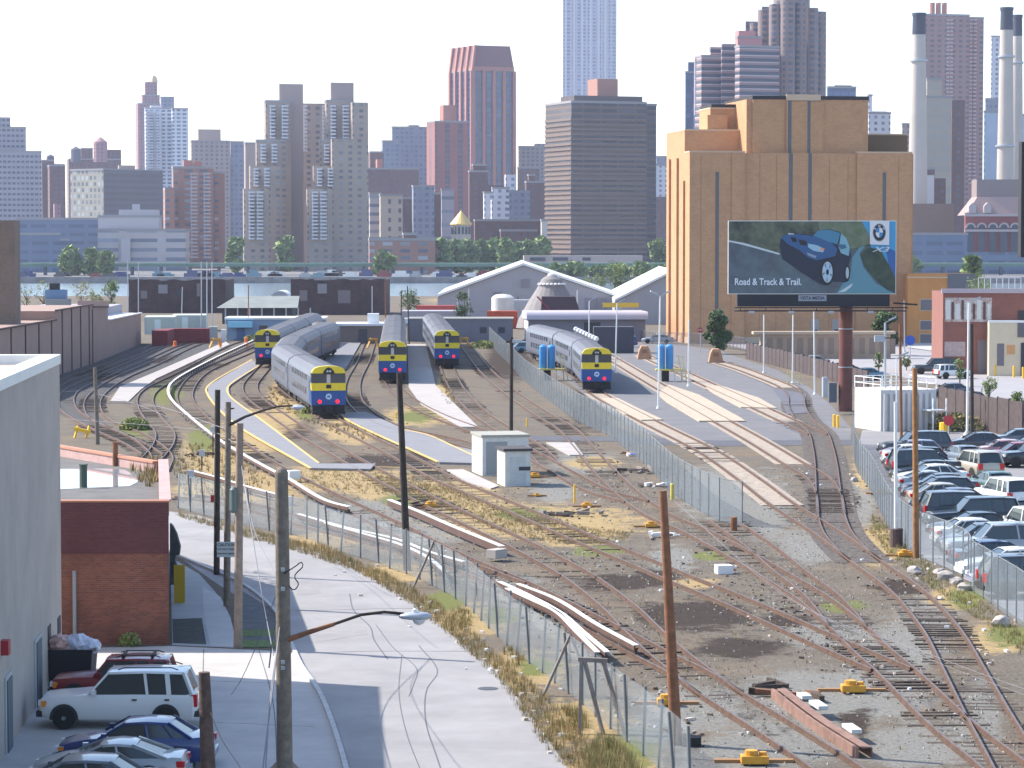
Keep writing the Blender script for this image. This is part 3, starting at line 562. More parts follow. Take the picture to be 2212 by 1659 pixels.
MB().lathe((h.x+.0,h.y,h.z+.11),[(.06,0),(.06,.09),(.03,.11)],8).build('photocell',M_white,lh)
b=MB(); pts=[P(x,y,g.y-.25) for x,y in ((612,1240),(640,1222),(651,1214),(655,1222),(636,1245),(645,1262),(634,1275),(622,1262))]; b.tube(spline(pts,.08),.018,5); b.build('cable_loop',M_black,R)
pole('utility_pole',470,842,468,1241,.15,M_pole,'blackened slim pole, leftmost of the three beside the street bend',rt=.13)
R,g,t=pole('utility_pole',493,868,490,1310,.155,M_pg,'middle pole of three at the street bend carrying a long lamp arm and sign')
A=[P(x,y,g.y-.1) for x,y in ((496,918),(530,900),(570,886),(600,878),(632,876))]; MB().tube(A,[.07,.06,.05,.04,.04],7).build('lamp_arm',M_pole,R); q=P(643,878,g.y); MB().lathe((q.x,q.y,q.z-.08),[(.02,-.1),(.12,-.06),(.3,.02),(.3,.08),(.1,.15)],12).build('lamp_head',M_galv,R)
for yy in (885,915): q=P(503,yy,g.y); MB().beam(P(486,yy,g.y),P(506,yy-3,g.y),.06).build('insulator_arm',M_pole,R)
q=P(490,1187,g.y-.25); b=MB(); b.box(q.x-.43,q.x+.40,q.y-.02,q.y+.02,q.z-.33,q.z+.33); SG=empty('caution_sign',q,'white caution sign strapped to the pole at the street bend','sign'); b.build('sign_plate',mat('faded_sign_white',(.50,.55,.55),.6),SG)
for i,tx in enumerate(('CAUTION','TWO WAY TRAFFIC','ONE WAY BRIDGE')): text_mesh(tx,(.17,.10,.10)[i],'lettering',M_black,SG,Matrix.Translation((q.x-.015,q.y-.025,q.z+.2-.19*i))@Matrix.Rotation(math.pi/2,4,'X'))
R,g,t=pole('utility_pole',518,914,514,1400,.175,mat('tan_wood_pole',(.26,.20,.16),.9,0,.25,4),'tan wooden pole, nearest of three at the street bend, wrapped by guy wires')
q=P(505,1080,g.y-.1); MB().lathe((q.x,q.y,q.z-.5),[(.1,0),(.16,.1),(.16,.9),(.08,1.0)],10).build('transformer',mat('green_grey',(.12,.16,.15),.6),R)
pole('utility_pole',441,1452,462,1960,.25,mat('split_brown_pole',(.10,.065,.055),.9,0,.45,6,bump=.7),'short thick dark stub pole at the bottom edge by the parked cars',rt=.135)
R,g,t=pole('utility_pole',862,805,880,1232,.19,M_pole,'leaning black pole in front of the centre train',rt=.13)
R,g,t=pole('utility_pole',1105,728,1104,985,.15,M_pole,'dark iron pole rising behind the white huts')
MB().beam(t+Vector((-.4,0,-.35)),t+Vector((.45,0,-.35)),.16).build('cross_arm',M_pole,R)
q=t+Vector((.3,-.1,-.3)); MB().box(q.x-.25,q.x+.5,q.y-.2,q.y+.1,q.z-.1,q.z+.12).build('floodlight',M_galv,R)
R,g,t=pole('utility_pole',1432,1060,1461,1608,.20,M_pr,'leaning rusty brown pole in the middle of the near tracks',rt=.12)
MB().box(g.x+.2,g.x+.75,g.y-.5,g.y,0,.3).build('concrete_foot',M_und,R)
R,g,t=pole('utility_pole',1976,796,1979,1205,.16,M_po,'orange brown wooden pole at the corner of the car park fence')
R,g,t=pole('utility_pole',1944,700,1947,948,.13,M_pr,'thin brown pole in front of the white tank')
MB().box(t.x-2.0,t.x-1.2,t.y-.2,t.y+.2,t.z-1.4,t.z-.9).build('floodlight',M_galv,R); MB().beam((t.x-1.4,t.y,t.z-1.1),(t.x,t.y,t.z-1.1),.08).build('bracket',M_pole,R)
R,g,t=pole('utility_pole',2099,700,2100,966,.15,M_pole,'dark pole beside the concrete-footed lamp post near the far parked cars')
pole('utility_pole',205,794,211,960,.17,M_pg,'grey wooden pole standing among the far left tracks')
pole('utility_pole',2199,300,2204,560,.14,M_pole,'hidden') if 0 else None
for xt,yt,xb,yb,m,lb in ((537,616,536,735,M_pr,'brown pole in front of the pale blue rail shed'),(832,600,834,745,M_pr,'reddish pole at the right end of the ruined brick house'),(867,628,866,742,M_pole,'thin dark pole just left of the small green tree'),(880,618,884,745,M_pole,'thin dark leaning pole behind the centre train'),(1119,640,1119,700,M_pole,'dark mast beside the white storage tank')):
    pole('utility_pole',xt,yt,xb,yb,.10,m,lb)
def lamp(xt,yt,xb,yb,label,heads=1,r=.085,ftop=True,m=None):
    g=G(xb,yb); t=P(xt,yt,g.y); R=empty('lamp_post',(g.x,g.y,0),label,'lamp post','tall pale yard lamp posts'); MB().tube([(g.x,g.y,0),t],[r,r*.8],8).build('mast',m or M_white,R)
    MB().lathe((g.x,g.y,0),[(r*2.2,0),(r*2,.12),(r*1.3,.25)],8).build('base',m or M_white,R)
    for k in range(heads):
        s=-1 if k else 1; MB().beam(t,t+Vector((s*.55,0,.25)),.06).build('arm',M_galv,R); a=t+Vector((s*.3,0,.2)); MB().beam(a,a+Vector((s*.6,-.1,.28)),.32,.14).build('lamp_head',M_galv,R)
    return R,g,t
lamp(1426,640,1422,883,'white lamp post in front of the plank decks',2)
lamp(1488,690,1487,835,'slim white lamp post left of the right blue tank',0)
lamp(1333,655,1329,806,'white lamp post right behind the rightmost train cab',1)
lamp(1273,650,1272,752,'white lamp post left of the row of white bollards',1)
lamp(1247,627,1247,705,'white lamp post, second from left behind the gray shed',0)
lamp(1219,625,1219,705,'white lamp post, leftmost of the group behind the gray shed',0)
lamp(1524,628,1523,738,'tall post at the corner of the gray shed',0) if 0 else None
lamp(1650,680,1650,806,'plain white mast under the left end of the billboard',0)
lamp(1713,680,1712,829,'plain white mast below the middle of the billboard',0)
lamp(1758,672,1760,853,'pair-mounted white mast near the yellow barrier',0)
lamp(1912,697,1912,925,'silver lamp post directly left of the thin brown pole',1,.11,m=M_galv)
lamp(1937,774,1936,960,'thin white lamp mast behind the first parked cars',1,.06)
lamp(1953,648,1954,760,'grey mast beside the tree under the billboard',0,.08,m=M_galv)
R,g,t=lamp(1934,868,1936,1182,'tall white mast standing on a dark round base by the car park fence',0,.10)
MB().lathe((g.x,g.y,0),[(.34,0),(.34,.95),(.30,.98)],14).build('dark_base_drum',mat('dark_drum',(.09,.06,.06),.8,0,.3,3),R)
R,g,t=lamp(2093,655,2089,950,'white lamp mast with a flared concrete foot beside a dark pole',1,.10)
MB().lathe((g.x,g.y,0),[(.7,0),(.35,.35),(.14,.7)],12).build('concrete_foot',M_conc,R)
for xt,yt,xb,yb,lb in ((394,620,392,706,'white street lamp left of the tall grey masts'),(435,565,435,740,'tallest grey mast left of the canopy building'),(447,565,447,735,'second grey mast beside the tallest one'),(458,565,458,735,'third grey mast of the cluster of three'),(276,562,276,700,'grey mast with round lamp by the beige building roof'),(299,565,299,700,'grey mast rising in front of the left ruin'),(804,618,804,700,'white lamp post in front of the second ruin'),(1013,622,1012,700,'grey lamp post before the big gable shed'),(988,640,988,700,'short grey post left of the gable shed door'),(1162,622,1162,700,'white post beside the shingled dome')):
    lamp(xt,yt,xb,yb,lb,0,.10,m=M_galv)
# wires
def wire(pts,Y,r,label,sag=0):
    P3=[P(x,y,yy) for (x,y),yy in zip(pts,Y)]; b=MB(); b.tube(spline(P3,.6) if len(P3)>2 else P3,r,4); return thing('overhead_wire',b,M_wire,label,'wire','wires and guy cables')
M_wire=mat('pale_wire',(.22,.22,.24),.8,0)
wire([(521,1000),(560,1250),(592,1420)],[107.5,95,82],.018,'white guy cable from the tan pole down past the foreground pole')
wire([(521,1002),(545,1130),(590,1230),(608,1262)],[107.5,100,88,80],.014,'thin slack cable between tan pole and foreground pole')
wire([(606,1290),(588,1390),(579,1460)],[80.2,82,83],.022,'thick pale guy wire slanting left from the foreground pole')
wire([(607,1330),(590,1480),(568,1659),(560,1740)],[79.7,76,72,70],.020,'pale guy wire dropping to the bottom edge by the sign back')
wire([(606,1350),(585,1500),(574,1659),(570,1740)],[79.7,76,72,70],.020,'second pale guy wire parallel to the bottom edge')
wire([(605,1262),(560,1380),(520,1470),(500,1500)],[80,84,88,90],.012,'thin wire trailing over the bright apron')
wire([(455,1540),(480,1600),(520,1659),(560,1740)],[60,61,62,63],.010,'thin wire from the stub pole')
wire([(1440,1066),(1700,1290),(2000,1410),(2212,1488),(2300,1515)],[87,80,72,66,63],.006,'grey cable running from the rusty pole to the right edge')
wire([(1440,1070),(1720,1300),(2010,1425),(2212,1500),(2300,1525)],[87,80,72,66,63],.005,'second cable below the first to the right edge')
wire([(137,870),(300,873),(500,930)],[150,160,125],.015,'thin black-grey wire from the gray building to the lamp pole')
wire([(137,905),(400,925),(520,960)],[150,140,110],.012,'lower thin wire across the far left tracks')
wire([(137,845),(207,850),(300,875),(360,900)],[160,213,200,190],.015,'wire meeting the grey pole among the far left tracks')
p=G(601,1700); SG=empty('warning_sign',(p.x,p.y,0),'tan back of a diamond road sign behind the foreground pole','sign'); q=P(622,1668,p.y-.0); b=MB(); s_=.66
b.yprism([(q.x-.05-s_,q.z),(q.x-.05,q.z-s_),(q.x-.05+s_,q.z),(q.x-.05,q.z+s_)],q.y-.6,q.y-.57); b.build('sign_plate',mat('sign_back_tan',(.40,.31,.26),.6),SG); MB().box(q.x-.08,q.x-.02,q.y-.57,q.y-.5,0,q.z+.3).build('sign_post',M_galv,SG)
# ---------------- generic blocks ----------------
def blk(xL,xC,xR,yt,Y,phi=30,z0=-1,depth=None,dy=0,yref=510,hz=None):
    """box with its nearest corner seen at pixel xC, left face to xL, right face to xR, top at pixel yt; returns (MB, corner, angle) in local axes"""
    Y=Y+dy; ph=math.radians(phi); c,s=math.cos(ph),math.sin(ph); kC,kL,kR=kx(xC,yref),kx(xL,yref),kx(xR,yref)
    X=kC*Y; b=(kR*Y-X)/(c-kR*s) if xR>xC else None
    a=None
    if xL<xC: a=(X-kL*Y)/(s+kL*c)
    if a is None or a<=0 or a>400: a=depth or (b*.7 if b else 20)
    if depth: a=depth
    if b is None: b=a*.7
    zt=hz if hz is not None else P(xC,yt,Y).z
    m=MB(); m.box(0,b,0,a,z0,zt); return m,Vector((X,Y,0)),ph,b,a,zt
def place(o,loc,ph,parent=None):
    if parent is None: o.location=loc; o.rotation_euler=(0,0,ph)
    else:
        o.parent=parent; o.location=loc-parent.location; o.rotation_euler=(0,0,ph)
    return o
# ---------------- cars ----------------
M_tyre=mat('tyre',(.02,.02,.02),.9); M_rim=mat('alloy_rim',(.50,.50,.52),.4,.1); M_cgl=mat('car_glass',(.02,.03,.035),.06,spec=.9); M_tl=mat('car_tail_light',(.55,.02,.02),.25); M_hl=mat('car_head_light',(.7,.72,.72),.15); M_amb=mat('amber_lens',(.8,.25,.03),.3); M_trim=mat('car_dark_trim',(.03,.03,.032),.7); M_chr=mat('car_chrome',(.6,.6,.62),.25,.8)
def paint(name,c):
    m=mat('paint_'+name,c,.32); b=m.node_tree.nodes['Principled BSDF']; b.inputs['Coat Weight'].default_value=.8; b.inputs['Coat Roughness'].default_value=.08; return m
CARK={ # L,W,H,belt,hood z, boot z, (xd rear glass base, xc roof rear, xb roof front, xa windscreen base), wheel r, ground clearance, kind
 'sedan':(4.7,1.76,1.42,.95,.90,.98,(-1.75,-1.05,.25,1.05),.32,.22),
 'coupe':(4.5,1.74,1.30,.90,.84,.94,(-1.75,-.75,.15,1.05),.32,.20),
 'suv':(5.15,1.95,1.88,1.15,1.10,1.18,(-2.45,-2.15,.30,.95),.38,.32),
 'jeep':(4.2,1.78,1.62,1.02,1.00,1.02,(-2.02,-1.85,.15,.62),.36,.32),
 'hatch':(4.3,1.75,1.50,.95,.92,.96,(-2.0,-1.45,.25,1.05),.32,.22)}
_car={}
def car_meshes(kind):
    L,W,H,belt,hood,boot,(xd,xc,xb,xa),wr,gc=CARK[kind]; w=W/2; out=[]
    fx=L/2-.85; rx=-L/2+(1.0 if kind!='jeep' else .85)
    st=[(-L/2,boot-.25,.80,gc+.18),(-L/2+.08,boot-.03,.90,gc+.08),(-L/2+.35,boot,.97,gc),(xd,belt+.01,1,gc),(0,belt,1.0,gc),(xa,belt,.99,gc),(xa+.35,hood+.015,.98,gc),(L/2-.5,hood-.07 if kind not in('suv','jeep') else hood-.03,.95,gc),(L/2-.12,hood-.18 if kind not in('suv','jeep') else hood-.07,.88,gc+.06),(L/2,hood-.34 if kind not in('suv','jeep') else hood-.22,.76,gc+.16)]
    st.sort(key=lambda q:q[0]); b=MB(); n=9; vs=[];fs=[]
    for x,zt,k,zb in st:
        ww=w*k
        for y,z in ((-.9*ww,zb),(-ww,zb+.14),(-ww*1.0,(zb+zt)/2+.05),(-ww*.97,zt-.13),(-ww*.90,zt-.02),(0,zt+.025),(ww*.90,zt-.02),(ww*.97,zt-.13),(ww,(zb+zt)/2+.05),(ww,zb+.14),(.9*ww,zb)): vs.append((x,y,z))
    n=11
    for i in range(len(st)-1):
        for j in range(n): fs.append((i*n+j,i*n+(j+1)%n,(i+1)*n+(j+1)%n,(i+1)*n+j))
    fs+=[tuple(range(n)),tuple(range((len(st)-1)*n,len(st)*n))[::-1]]; b.add(vs,fs); out.append(('body',b,'P',1))
    gb=w*.90; gt=w*.74
    zr=H-.05
    b=MB(); q=[(xd,-gb,belt-.04),(xa,-gb,belt-.04),(xa,gb,belt-.04),(xd,gb,belt-.04),(xc,-gt,zr),(xb,-gt,zr),(xb,gt,zr),(xc,gt,zr)]
    b.add(q,[(0,1,5,4),(1,2,6,5),(2,3,7,6),(3,0,4,7),(4,5,6,7)]); out.append(('windows',b,M_cgl,0))
    b=MB(); rr=[(xc-.10,zr-.03,.90),(xc+.05,zr+.015,1.0),((xb+xc)/2,H,1.03),(xb-.05,zr+.015,1.0),(xb+.08,zr-.03,.90)]; vs=[];fs=[]
    for x,z,k in rr:
        for y,dz in ((-1.06,-.07),(-1.0,.0),(-.6,.025),(0,.035),(.6,.025),(1.0,.0),(1.06,-.07)): vs.append((x,y*gt*k,z+dz))
    for i in range(4):
        for j in range(6): fs.append((i*7+j,i*7+j+1,(i+1)*7+j+1,(i+1)*7+j))
    b.add(vs,fs); 
    pw=.09 if kind in('suv','jeep') else .065
    for s in (-1,1):
        b.beam((xa,s*gb,belt-.03),(xb,s*gt,zr),.06); b.beam((xd,s*gb,belt-.03),(xc,s*gt,zr),pw*1.4,.10)
        m_=(xb+xa)/2*.0+ (xb+xc)/2+.05; b.beam((m_-.1,s*(gb+.005),belt-.03),(m_,s*(gt+.01),zr),pw,.04)
        if kind in('suv','jeep'): m2=xc+.55; b.beam((m2-.08,s*(gb+.005),belt-.03),(m2,s*(gt+.01),zr),pw*1.7,.04)
        elif kind=='sedan': b.beam((xd+.55,s*(gb+.004),belt-.03),(xc+.22,s*(gt+.01),zr),.035,.03)
    out.append(('roof',b,'P',1))
    for x in (fx,rx):
        for s in (-1,1):
            b=MB(); prof=[(wr*.62,0),(wr*.95,0),(wr,.05),(wr,.17),(wr*.95,.21),(wr*.62,.21)]; b.lathe((0,0,0),prof,18); M=Matrix.Translation((x,s*(w+.005),wr))@Matrix.Rotation(s*math.pi/2,4,'X'); b.v=[tuple(M@Vector(v)) for v in b.v]; 
            b2=MB(); b2.lathe((0,0,0),[(wr*.60,.015),(wr*.5,.03),(wr*.2,.0),(.02,0)],10); b2.v=[tuple(M@Vector(v)) for v in b2.v]
            out.append(('wheel',b,M_tyre,1)); out.append(('>rim',b2,M_rim,0))
            b=MB(); k=14; R=wr*1.22; y=s*(w+.001) ; pts=[(x+R*math.cos(math.pi*i/k),y,wr+R*math.sin(math.pi*i/k)) for i in range(k+1)]+[(x-R,y,gc),(x+R,y,gc)]
            pts=[(px,y*.998,max(pz,gc)) for px,_,pz in pts]; nn=len(pts); b.add(pts+[(px,py-s*.12,pz) for px,py,pz in pts],[tuple(range(nn)),tuple(range(nn,2*nn))]); out.append(('wheel_arch',b,M_trim,0))
    for s in (-1,1):
        z=boot-.22 if kind not in('suv','jeep') else boot-.25; hh=.09 if kind not in('suv','jeep') else .20
        b=MB(); b.box(-L/2-.012,-L/2+.22,min(s*w*.62,s*w*.93),max(s*w*.62,s*w*.93),z-hh,z+hh); out.append(('tail_light',b,M_tl,0))
        z=hood-.30 if kind not in('suv','jeep') else hood-.25; b=MB(); b.box(L/2-.28,L/2-.0,min(s*w*.52,s*w*.86),max(s*w*.52,s*w*.86),z-.08,z+.08); out.append(('headlight',b,M_hl,0))
        b=MB(); b.box(L/2-.27,L/2-.10,min(s*w*.80,s*w*.90),max(s*w*.80,s*w*.90),z-.12 if kind in('suv','jeep') else z-.04,z+.07); out.append(('corner_lens',b,M_amb,0))
        b=MB(); b.box(xa-.28,xa-.12,min(s*w*.95,s*w*1.12),max(s*w*.95,s*w*1.12),belt+.0,belt+.15); out.append(('mirror',b,'P',0))
        for xh in ((xb+xc)/2+.28,xc+.45): b=MB(); b.box(xh,xh+.16,min(s*w*.99,s*w*1.02),max(s*w*.99,s*w*1.02),belt-.20,belt-.15); out.append(('door_handle',b,M_trim,0))
    for x in (L/2,-L/2):
        b=MB(); s=1 if x>0 else -1; x0,x1=sorted((x-s*.12,x+s*.07)); b.box(x0,x1,-w*.88,w*.88,gc+.08,gc+.27); out.append(('bumper',b,M_trim if kind in('suv','jeep') else 'P',0))
    b=MB(); b.box(-L/2-.02,-L/2+.1,-.26,.26,gc+.32,gc+.46); out.append(('number_plate',b,M_chr,0))
    if kind in('suv','jeep'):
        for s in (-1,1): b=MB(); b.tube([(xc+.2,s*gt*.85,H+.02),(xc+.4,s*gt*.85,H+.09),(xb-.5,s*gt*.85,H+.09),(xb-.3,s*gt*.85,H+.02)],.02,5); out.append(('roof_rail',b,M_trim,0))
        b=MB(); b.box(-L/2-.03,-L/2+.08,-.3,.3,gc,gc+.1); out.append(('tow_bar',b,M_trim,0))
    return out
def car(kind,px,py,rz,color,label,group='cars',cat='car',simple=False):
    g=G(px,py); name='parked_car' if kind not in('suv','jeep') else 'parked_suv'
    if kind not in _car:
        lst=[]
        for nm,b,m,sm in car_meshes(kind):
            mm=paint('base',(.5,.5,.5)) if m=='P' else m; o=b.build(nm.strip('>'),mm,smooth=bool(sm)); lst.append((nm,o.data,m)); bpy.data.objects.remove(o)
        _car[kind]=lst
    R=empty(name,(g.x,g.y,g.z+.012),label,cat,group); R.rotation_euler=(0,0,rz); last=None; pm=paint(*color)
    for nm,me,m in _car[kind]:
        if simple and nm in('>rim','door_handle','number_plate','corner_lens','tow_bar','roof_rail'): continue
        o=bpy.data.objects.new(nm.strip('>'),me); COL.objects.link(o); o.parent=last if nm[0]=='>' else R
        if nm[0]!='>': last=o
        if m=='P': o.material_slots[0].link='OBJECT'; o.material_slots[0].material=pm
    return R
PI=math.pi
C_=dict(red=('red',(.22,.012,.015)),white=('white',(.72,.72,.70)),blue=('blue',(.012,.035,.16)),silver=('silver',(.34,.36,.38)),gray=('slate',(.13,.15,.18)),black=('black',(.012,.014,.02)),navy=('navy',(.015,.025,.07)),green=('green',(.05,.10,.09)),pink=('rose',(.42,.24,.24)),beige=('beige',(.42,.38,.31)),teal=('teal',(.10,.24,.32)),char=('charcoal',(.04,.045,.055)),lav=('lavender',(.25,.25,.33)))
CG='cars parked nose to the gray wall'
car('jeep',248,1518,PI,C_['red'],'dark red boxy jeep with roof bars parked behind the white SUV',CG)
for s in (-.55,.45): pass
car('suv',262,1566,PI,C_['white'],'big white SUV with dark windows parked beside the gray wall',CG)
car('sedan',295,1652,PI,C_['blue'],'blue sedan parked just below the white SUV',CG)
car('coupe',238,1694,PI,C_['silver'],'silver coupe with dark bonnet between the blue sedan and the gray sedan',CG)
car('sedan',165,1742,PI,C_['gray'],'slate gray sedan cut by the bottom edge of the picture',CG)
g=G(248,1518)
for dx in (-.35,-1.35): 
    b=MB(); b.beam((g.x-dx,g.y-.55,1.70),(g.x-dx,g.y+.55,1.70),.09,.06); o=b.build('roof_bar',M_trim); j=[q for q in COL.objects if q.get('label','').startswith('dark red boxy')][0]; o.parent=j; o.matrix_parent_inverse=Matrix.LocRotScale(j.location,j.rotation_euler,None).inverted()
# ---------------- foreground left buildings ----------------
M_stucco=mat('gray_stucco',(.40,.35,.315),.95,0,.12,.45,bump=.15); M_cap=mat('white_parapet_cap',(.75,.74,.70),.8,0,.05,1)
# gray stucco building: right wall runs away from the camera
Y0=60; far=G(132,1440); near=P(-200,1500,62); 
zt=P(137,765,far.y).z
R=empty('stucco_building',(far.x,far.y,0),'tall gray stucco building with white parapet cap on the left edge','building')
n2=Vector((P(137,765,far.y).x,0,0)).x
A=Vector((kx(134,1440)*far.y,far.y,0)); w0=G(-8,1659); B=A+(w0-A)*2.2; B.z=0
dv=(A-B).normalized(); pv=Vector((-dv.y,dv.x,0))  # leftwards
b=MB(); poly=[A,B,B+pv*30,A+pv*30]; b.prism([(p.x,p.y) for p in poly],0,zt-.35); wl=b.build('wall',M_stucco,R)
b=MB(); th=.55
def wallseg(p,q,w,z0,z1,bb):
    d=(q-p); L=d.length; bb.obox(((p+q)/2).xy,d.xy,L,w,z0,z1)
wallseg(A-dv*.0+pv*th/2,B+pv*th/2,th+.1,zt-.35,zt,b); b.build('parapet_cap',M_cap,R)
b=MB(); wallseg(A+pv*(th+.06)-dv*.3,A+pv*30-dv*.3,.6,zt-.35,zt-.003,b); b.build('parapet_cap',M_cap,R)
def onwall(px,py): # point on the right wall seen at pixel
    d=ray(px,py); nrm=-pv; o=Vector((0,0,HC)); t=(A-o).dot(nrm)/d.dot(nrm); return o+d*t
def wallpanel(px0,px1,y0,y1,name,m,pr=.03):
    a=onwall(px0,y1); c=onwall(px1,y1); zt_=onwall(px0,y0).z; b=MB(); mid=(a+c)/2-pv*pr/2; b.obox(mid.xy,(c-a).xy,(c-a).length,pr,min(a.z,c.z),zt_); o=b.build(name,m,R); return o
M_dk=mat('dark_opening',(.03,.035,.045),.6); M_trimw=mat('door_frame_gray',(.40,.41,.42),.8)
wallpanel(103,109,1354,1388,'window',M_dk); wallpanel(124,130,1336,1366,'window',M_dk); wallpanel(74,88,1382,1520,'door_frame',M_trimw,.06); wallpanel(76,86,1388,1522,'door',mat('door_gray',(.10,.12,.14),.7),.10); wallpanel(10,24,1462,1610,'door_frame',M_trimw,.06); wallpanel(12,22,1470,1615,'door',MATS['door_gray'],.10)
q=onwall(3,1400); MB().box(q.x,q.x+.25,q.y-.2,q.y+.2,q.z-.2,q.z+.25).build('alarm_box',mat('alarm_red',(.35,.02,.03),.5),R)
# brick building
M_brick=bricks('red_brick',(.30,.095,.055),(.19,.06,.045),(.20,.14,.11),.24,.08,stain=(.12,.045,.03)); M_tar=mat('tar_roof',(.13,.125,.12),.9,0,.25,.8)
g=G(365,1392); zt=P(365,1085,g.y).z
R=empty('brick_building',(g.x,g.y,0),'low red brick building with flat wet roof and pinkish parapet beside the street','building')
x0=-24; x1=g.x; y0=g.y; yb=y0+ (P(368,1000,y0).y*0+22.5)
# roof far edge: traced at (352,993) at roof height
fe=G(352,996,zt); yb=fe.y; fl=G(137,945,zt)
b=MB(); b.prism([(x0,y0),(x1,y0),(fe.x+.2,yb),(fl.x,fl.y),(x0-6,fl.y+2)],0,zt-.55); b.build('wall',M_brick,R)
b=MB(); b.prism([(x0,y0+.02),(x1-.02,y0+.02),(fe.x+.1,yb-.1),(fl.x,fl.y-.1),(x0-6,fl.y+1.9)],zt-.55,zt-.52); b.build('roof',M_tar,R)
MB().box(x0,x1+.02,y0-.035,y0-.001,P(300,1196,y0).z,zt-.02).build('upper_brick_band',bricks('maroon_brick',(.15,.045,.045),(.11,.035,.04),(.13,.07,.07),.24,.08,stain=(.08,.03,.035)),R)
M_cop=mat('pink_coping',(.46,.30,.28),.8,0,.15,2); M_cop2=mat('terracotta_coping',(.50,.22,.14),.7)
def wseg(p,q,w,z0,z1,nm,m,parent):
    b=MB(); wallseg(Vector((p[0],p[1],0)),Vector((q[0],q[1],0)),w,z0,z1,b); return b.build(nm,m,parent)
wseg((x0,y0+.16),(x1,y0+.16),.3,zt-.55,zt,'parapet',M_brick,R); wseg((x0,y0+.155),(x1+.03,y0+.155),.37,zt,zt+.07,'coping',M_cop2,R)
wseg((x1-.16,y0+.33),(fe.x,yb),.3,zt-.55,zt,'parapet',M_brick,R); wseg((x1-.16,y0+.36),(fe.x,yb+.1),.46,zt,zt+.08,'coping',M_cop,R)
wseg((fe.x-.3,yb),(fl.x-3,fl.y+.6),.3,zt-.55,zt-.1,'parapet',M_cop,R); wseg((fe.x-.3,yb),(fl.x-3,fl.y+.6),.4,zt-.1,zt,'coping',M_cop2,R)
pud=mat('puddle',(.30,.34,.38),.03,spec=.9)
b=MB(); pts=[G(x,y,zt-.51) for x,y in [(100,1014),(200,1012),(240,1013),(270,1015),(285,1024),(300,1040),(280,1050),(240,1052),(190,1054),(130,1057),(100,1056)]]; b.add([(p.x,p.y,zt-.505) for p in pts],[tuple(range(len(pts)))]); b.build('puddle',pud,R)
for px,py,y2,rr,m in ((180,1052,1005,.17,mat('vent_green',(.07,.10,.08),.7)),(249,1006,957,.13,M_pr),):
    p=G(px,py,zt-.5); t=P(px,y2,p.y); b=MB(); b.tube([p,t],rr,10); b.tube([t,t+Vector((0,0,.05))],rr*1.15,10); b.build('vent_pipe',m,R)
b=MB(); p=G(249,1046,zt-.5); 
p=onwall(0,0) if 0 else G(170,1385); b=MB(); b.tube([(p.x,y0-.12,.2),(p.x,y0-.12,P(172,1232,y0).z)],.075,8); b.build('downpipe',mat('pipe_pale',(.30,.32,.33),.7),R)
# roof weeds, clutter on right wall
def tufts(name,pts,n,h,w,m,label=None,zz=0,cat=None,parent=None,kind='stuff',px=True):
    """pts polygon traced; random leaning blades"""
    if px:
        poly=[G(x,y,zz).xy for x,y in pts]
    else: poly=[Vector(p) for p in pts]
    xs=[p[0] for p in poly]; ys=[p[1] for p in poly]; b=MB(); k=0; tries=0
    def inside(x,y):
        c=False; j=len(poly)-1
        for i in range(len(poly)):
            if (poly[i][1]>y)!=(poly[j][1]>y) and x<(poly[j][0]-poly[i][0])*(y-poly[i][1])/(poly[j][1]-poly[i][1])+poly[i][0]: c=not c
            j=i
        return c
    while k<n and tries<n*30:
        tries+=1; x=random.uniform(min(xs),max(xs)); y=random.uniform(min(ys),max(ys))
        if not inside(x,y): continue
        k+=1; hh=h*random.uniform(.5,1.3)
        for _ in range(7):
            a=random.uniform(0,2*PI); r=random.uniform(0,.16); l=random.uniform(.05,.35)*hh; q=(x+r*math.cos(a),y+r*math.sin(a)); t=(q[0]+l*math.cos(a),q[1]+l*math.sin(a)); c,s_=math.cos(a+1.57)*w,math.sin(a+1.57)*w
            b.mi=random.randrange(len(m)); b.add([(q[0]-c,q[1]-s_,zz-.02),(q[0]+c,q[1]+s_,zz-.02),(t[0],t[1],zz+hh*random.uniform(.6,1))],[(0,1,2)])
    o=b.build(name,m); 
    if parent: adopt(o,parent)
    return tag(o,label,cat,None,kind)
GR=[mat('straw_blade',(.32,.21,.09),.9),mat('straw_blade_pale',(.42,.31,.16),.9),mat('olive_blade',(.17,.18,.06),.9)]; GG=[mat('green_blade',(.16,.22,.05),.9),mat('olive_blade',(.2,.21,.07),.9),mat('yellow_green_blade',(.30,.30,.10),.9)]
tufts('roof_weeds',[(285,995),(345,996),(352,1010),(352,1040),(320,1052),(300,1040),(278,1010)],110,.5,.03,[GR[0],GR[2],GR[1]],zz=zt-.52,parent=R)
g1=G(378,1303); TB=empty('yellow_signboard',(g1.x,g1.y,0),'yellow sheet panel leaning by the corner of the brick building','board'); a=P(376,1220,g1.y); c=P(397,1304,g1.y); MB().box(c.x-.42,c.x+.06,g1.y-.05,g1.y,0,a.z).build('board',mat('mustard_board',(.42,.30,.02),.8),TB); MB().box(c.x-.42,c.x-.36,g1.y,g1.y+.05,0,a.z).build('edge_batten',M_wood,TB)
TB=empty('tarpaulin_bundle',(g1.x,g1.y+3,2),'dark drooping tarpaulin bundle hanging on the brick wall corner','tarpaulin'); b=MB(); b.yprism([(P(x,y,g1.y+3).x,P(x,y,g1.y+3).z) for x,y in ((368,1130),(374,1136),(382,1152),(390,1180),(388,1198),(380,1199),(379,1212),(386,1228),(395,1240),(393,1256),(382,1262),(368,1262))],g1.y+2.8,g1.y+3.2); b.build('cloth',mat('dark_tarp',(.05,.06,.065),.8,0,.4,3),TB)
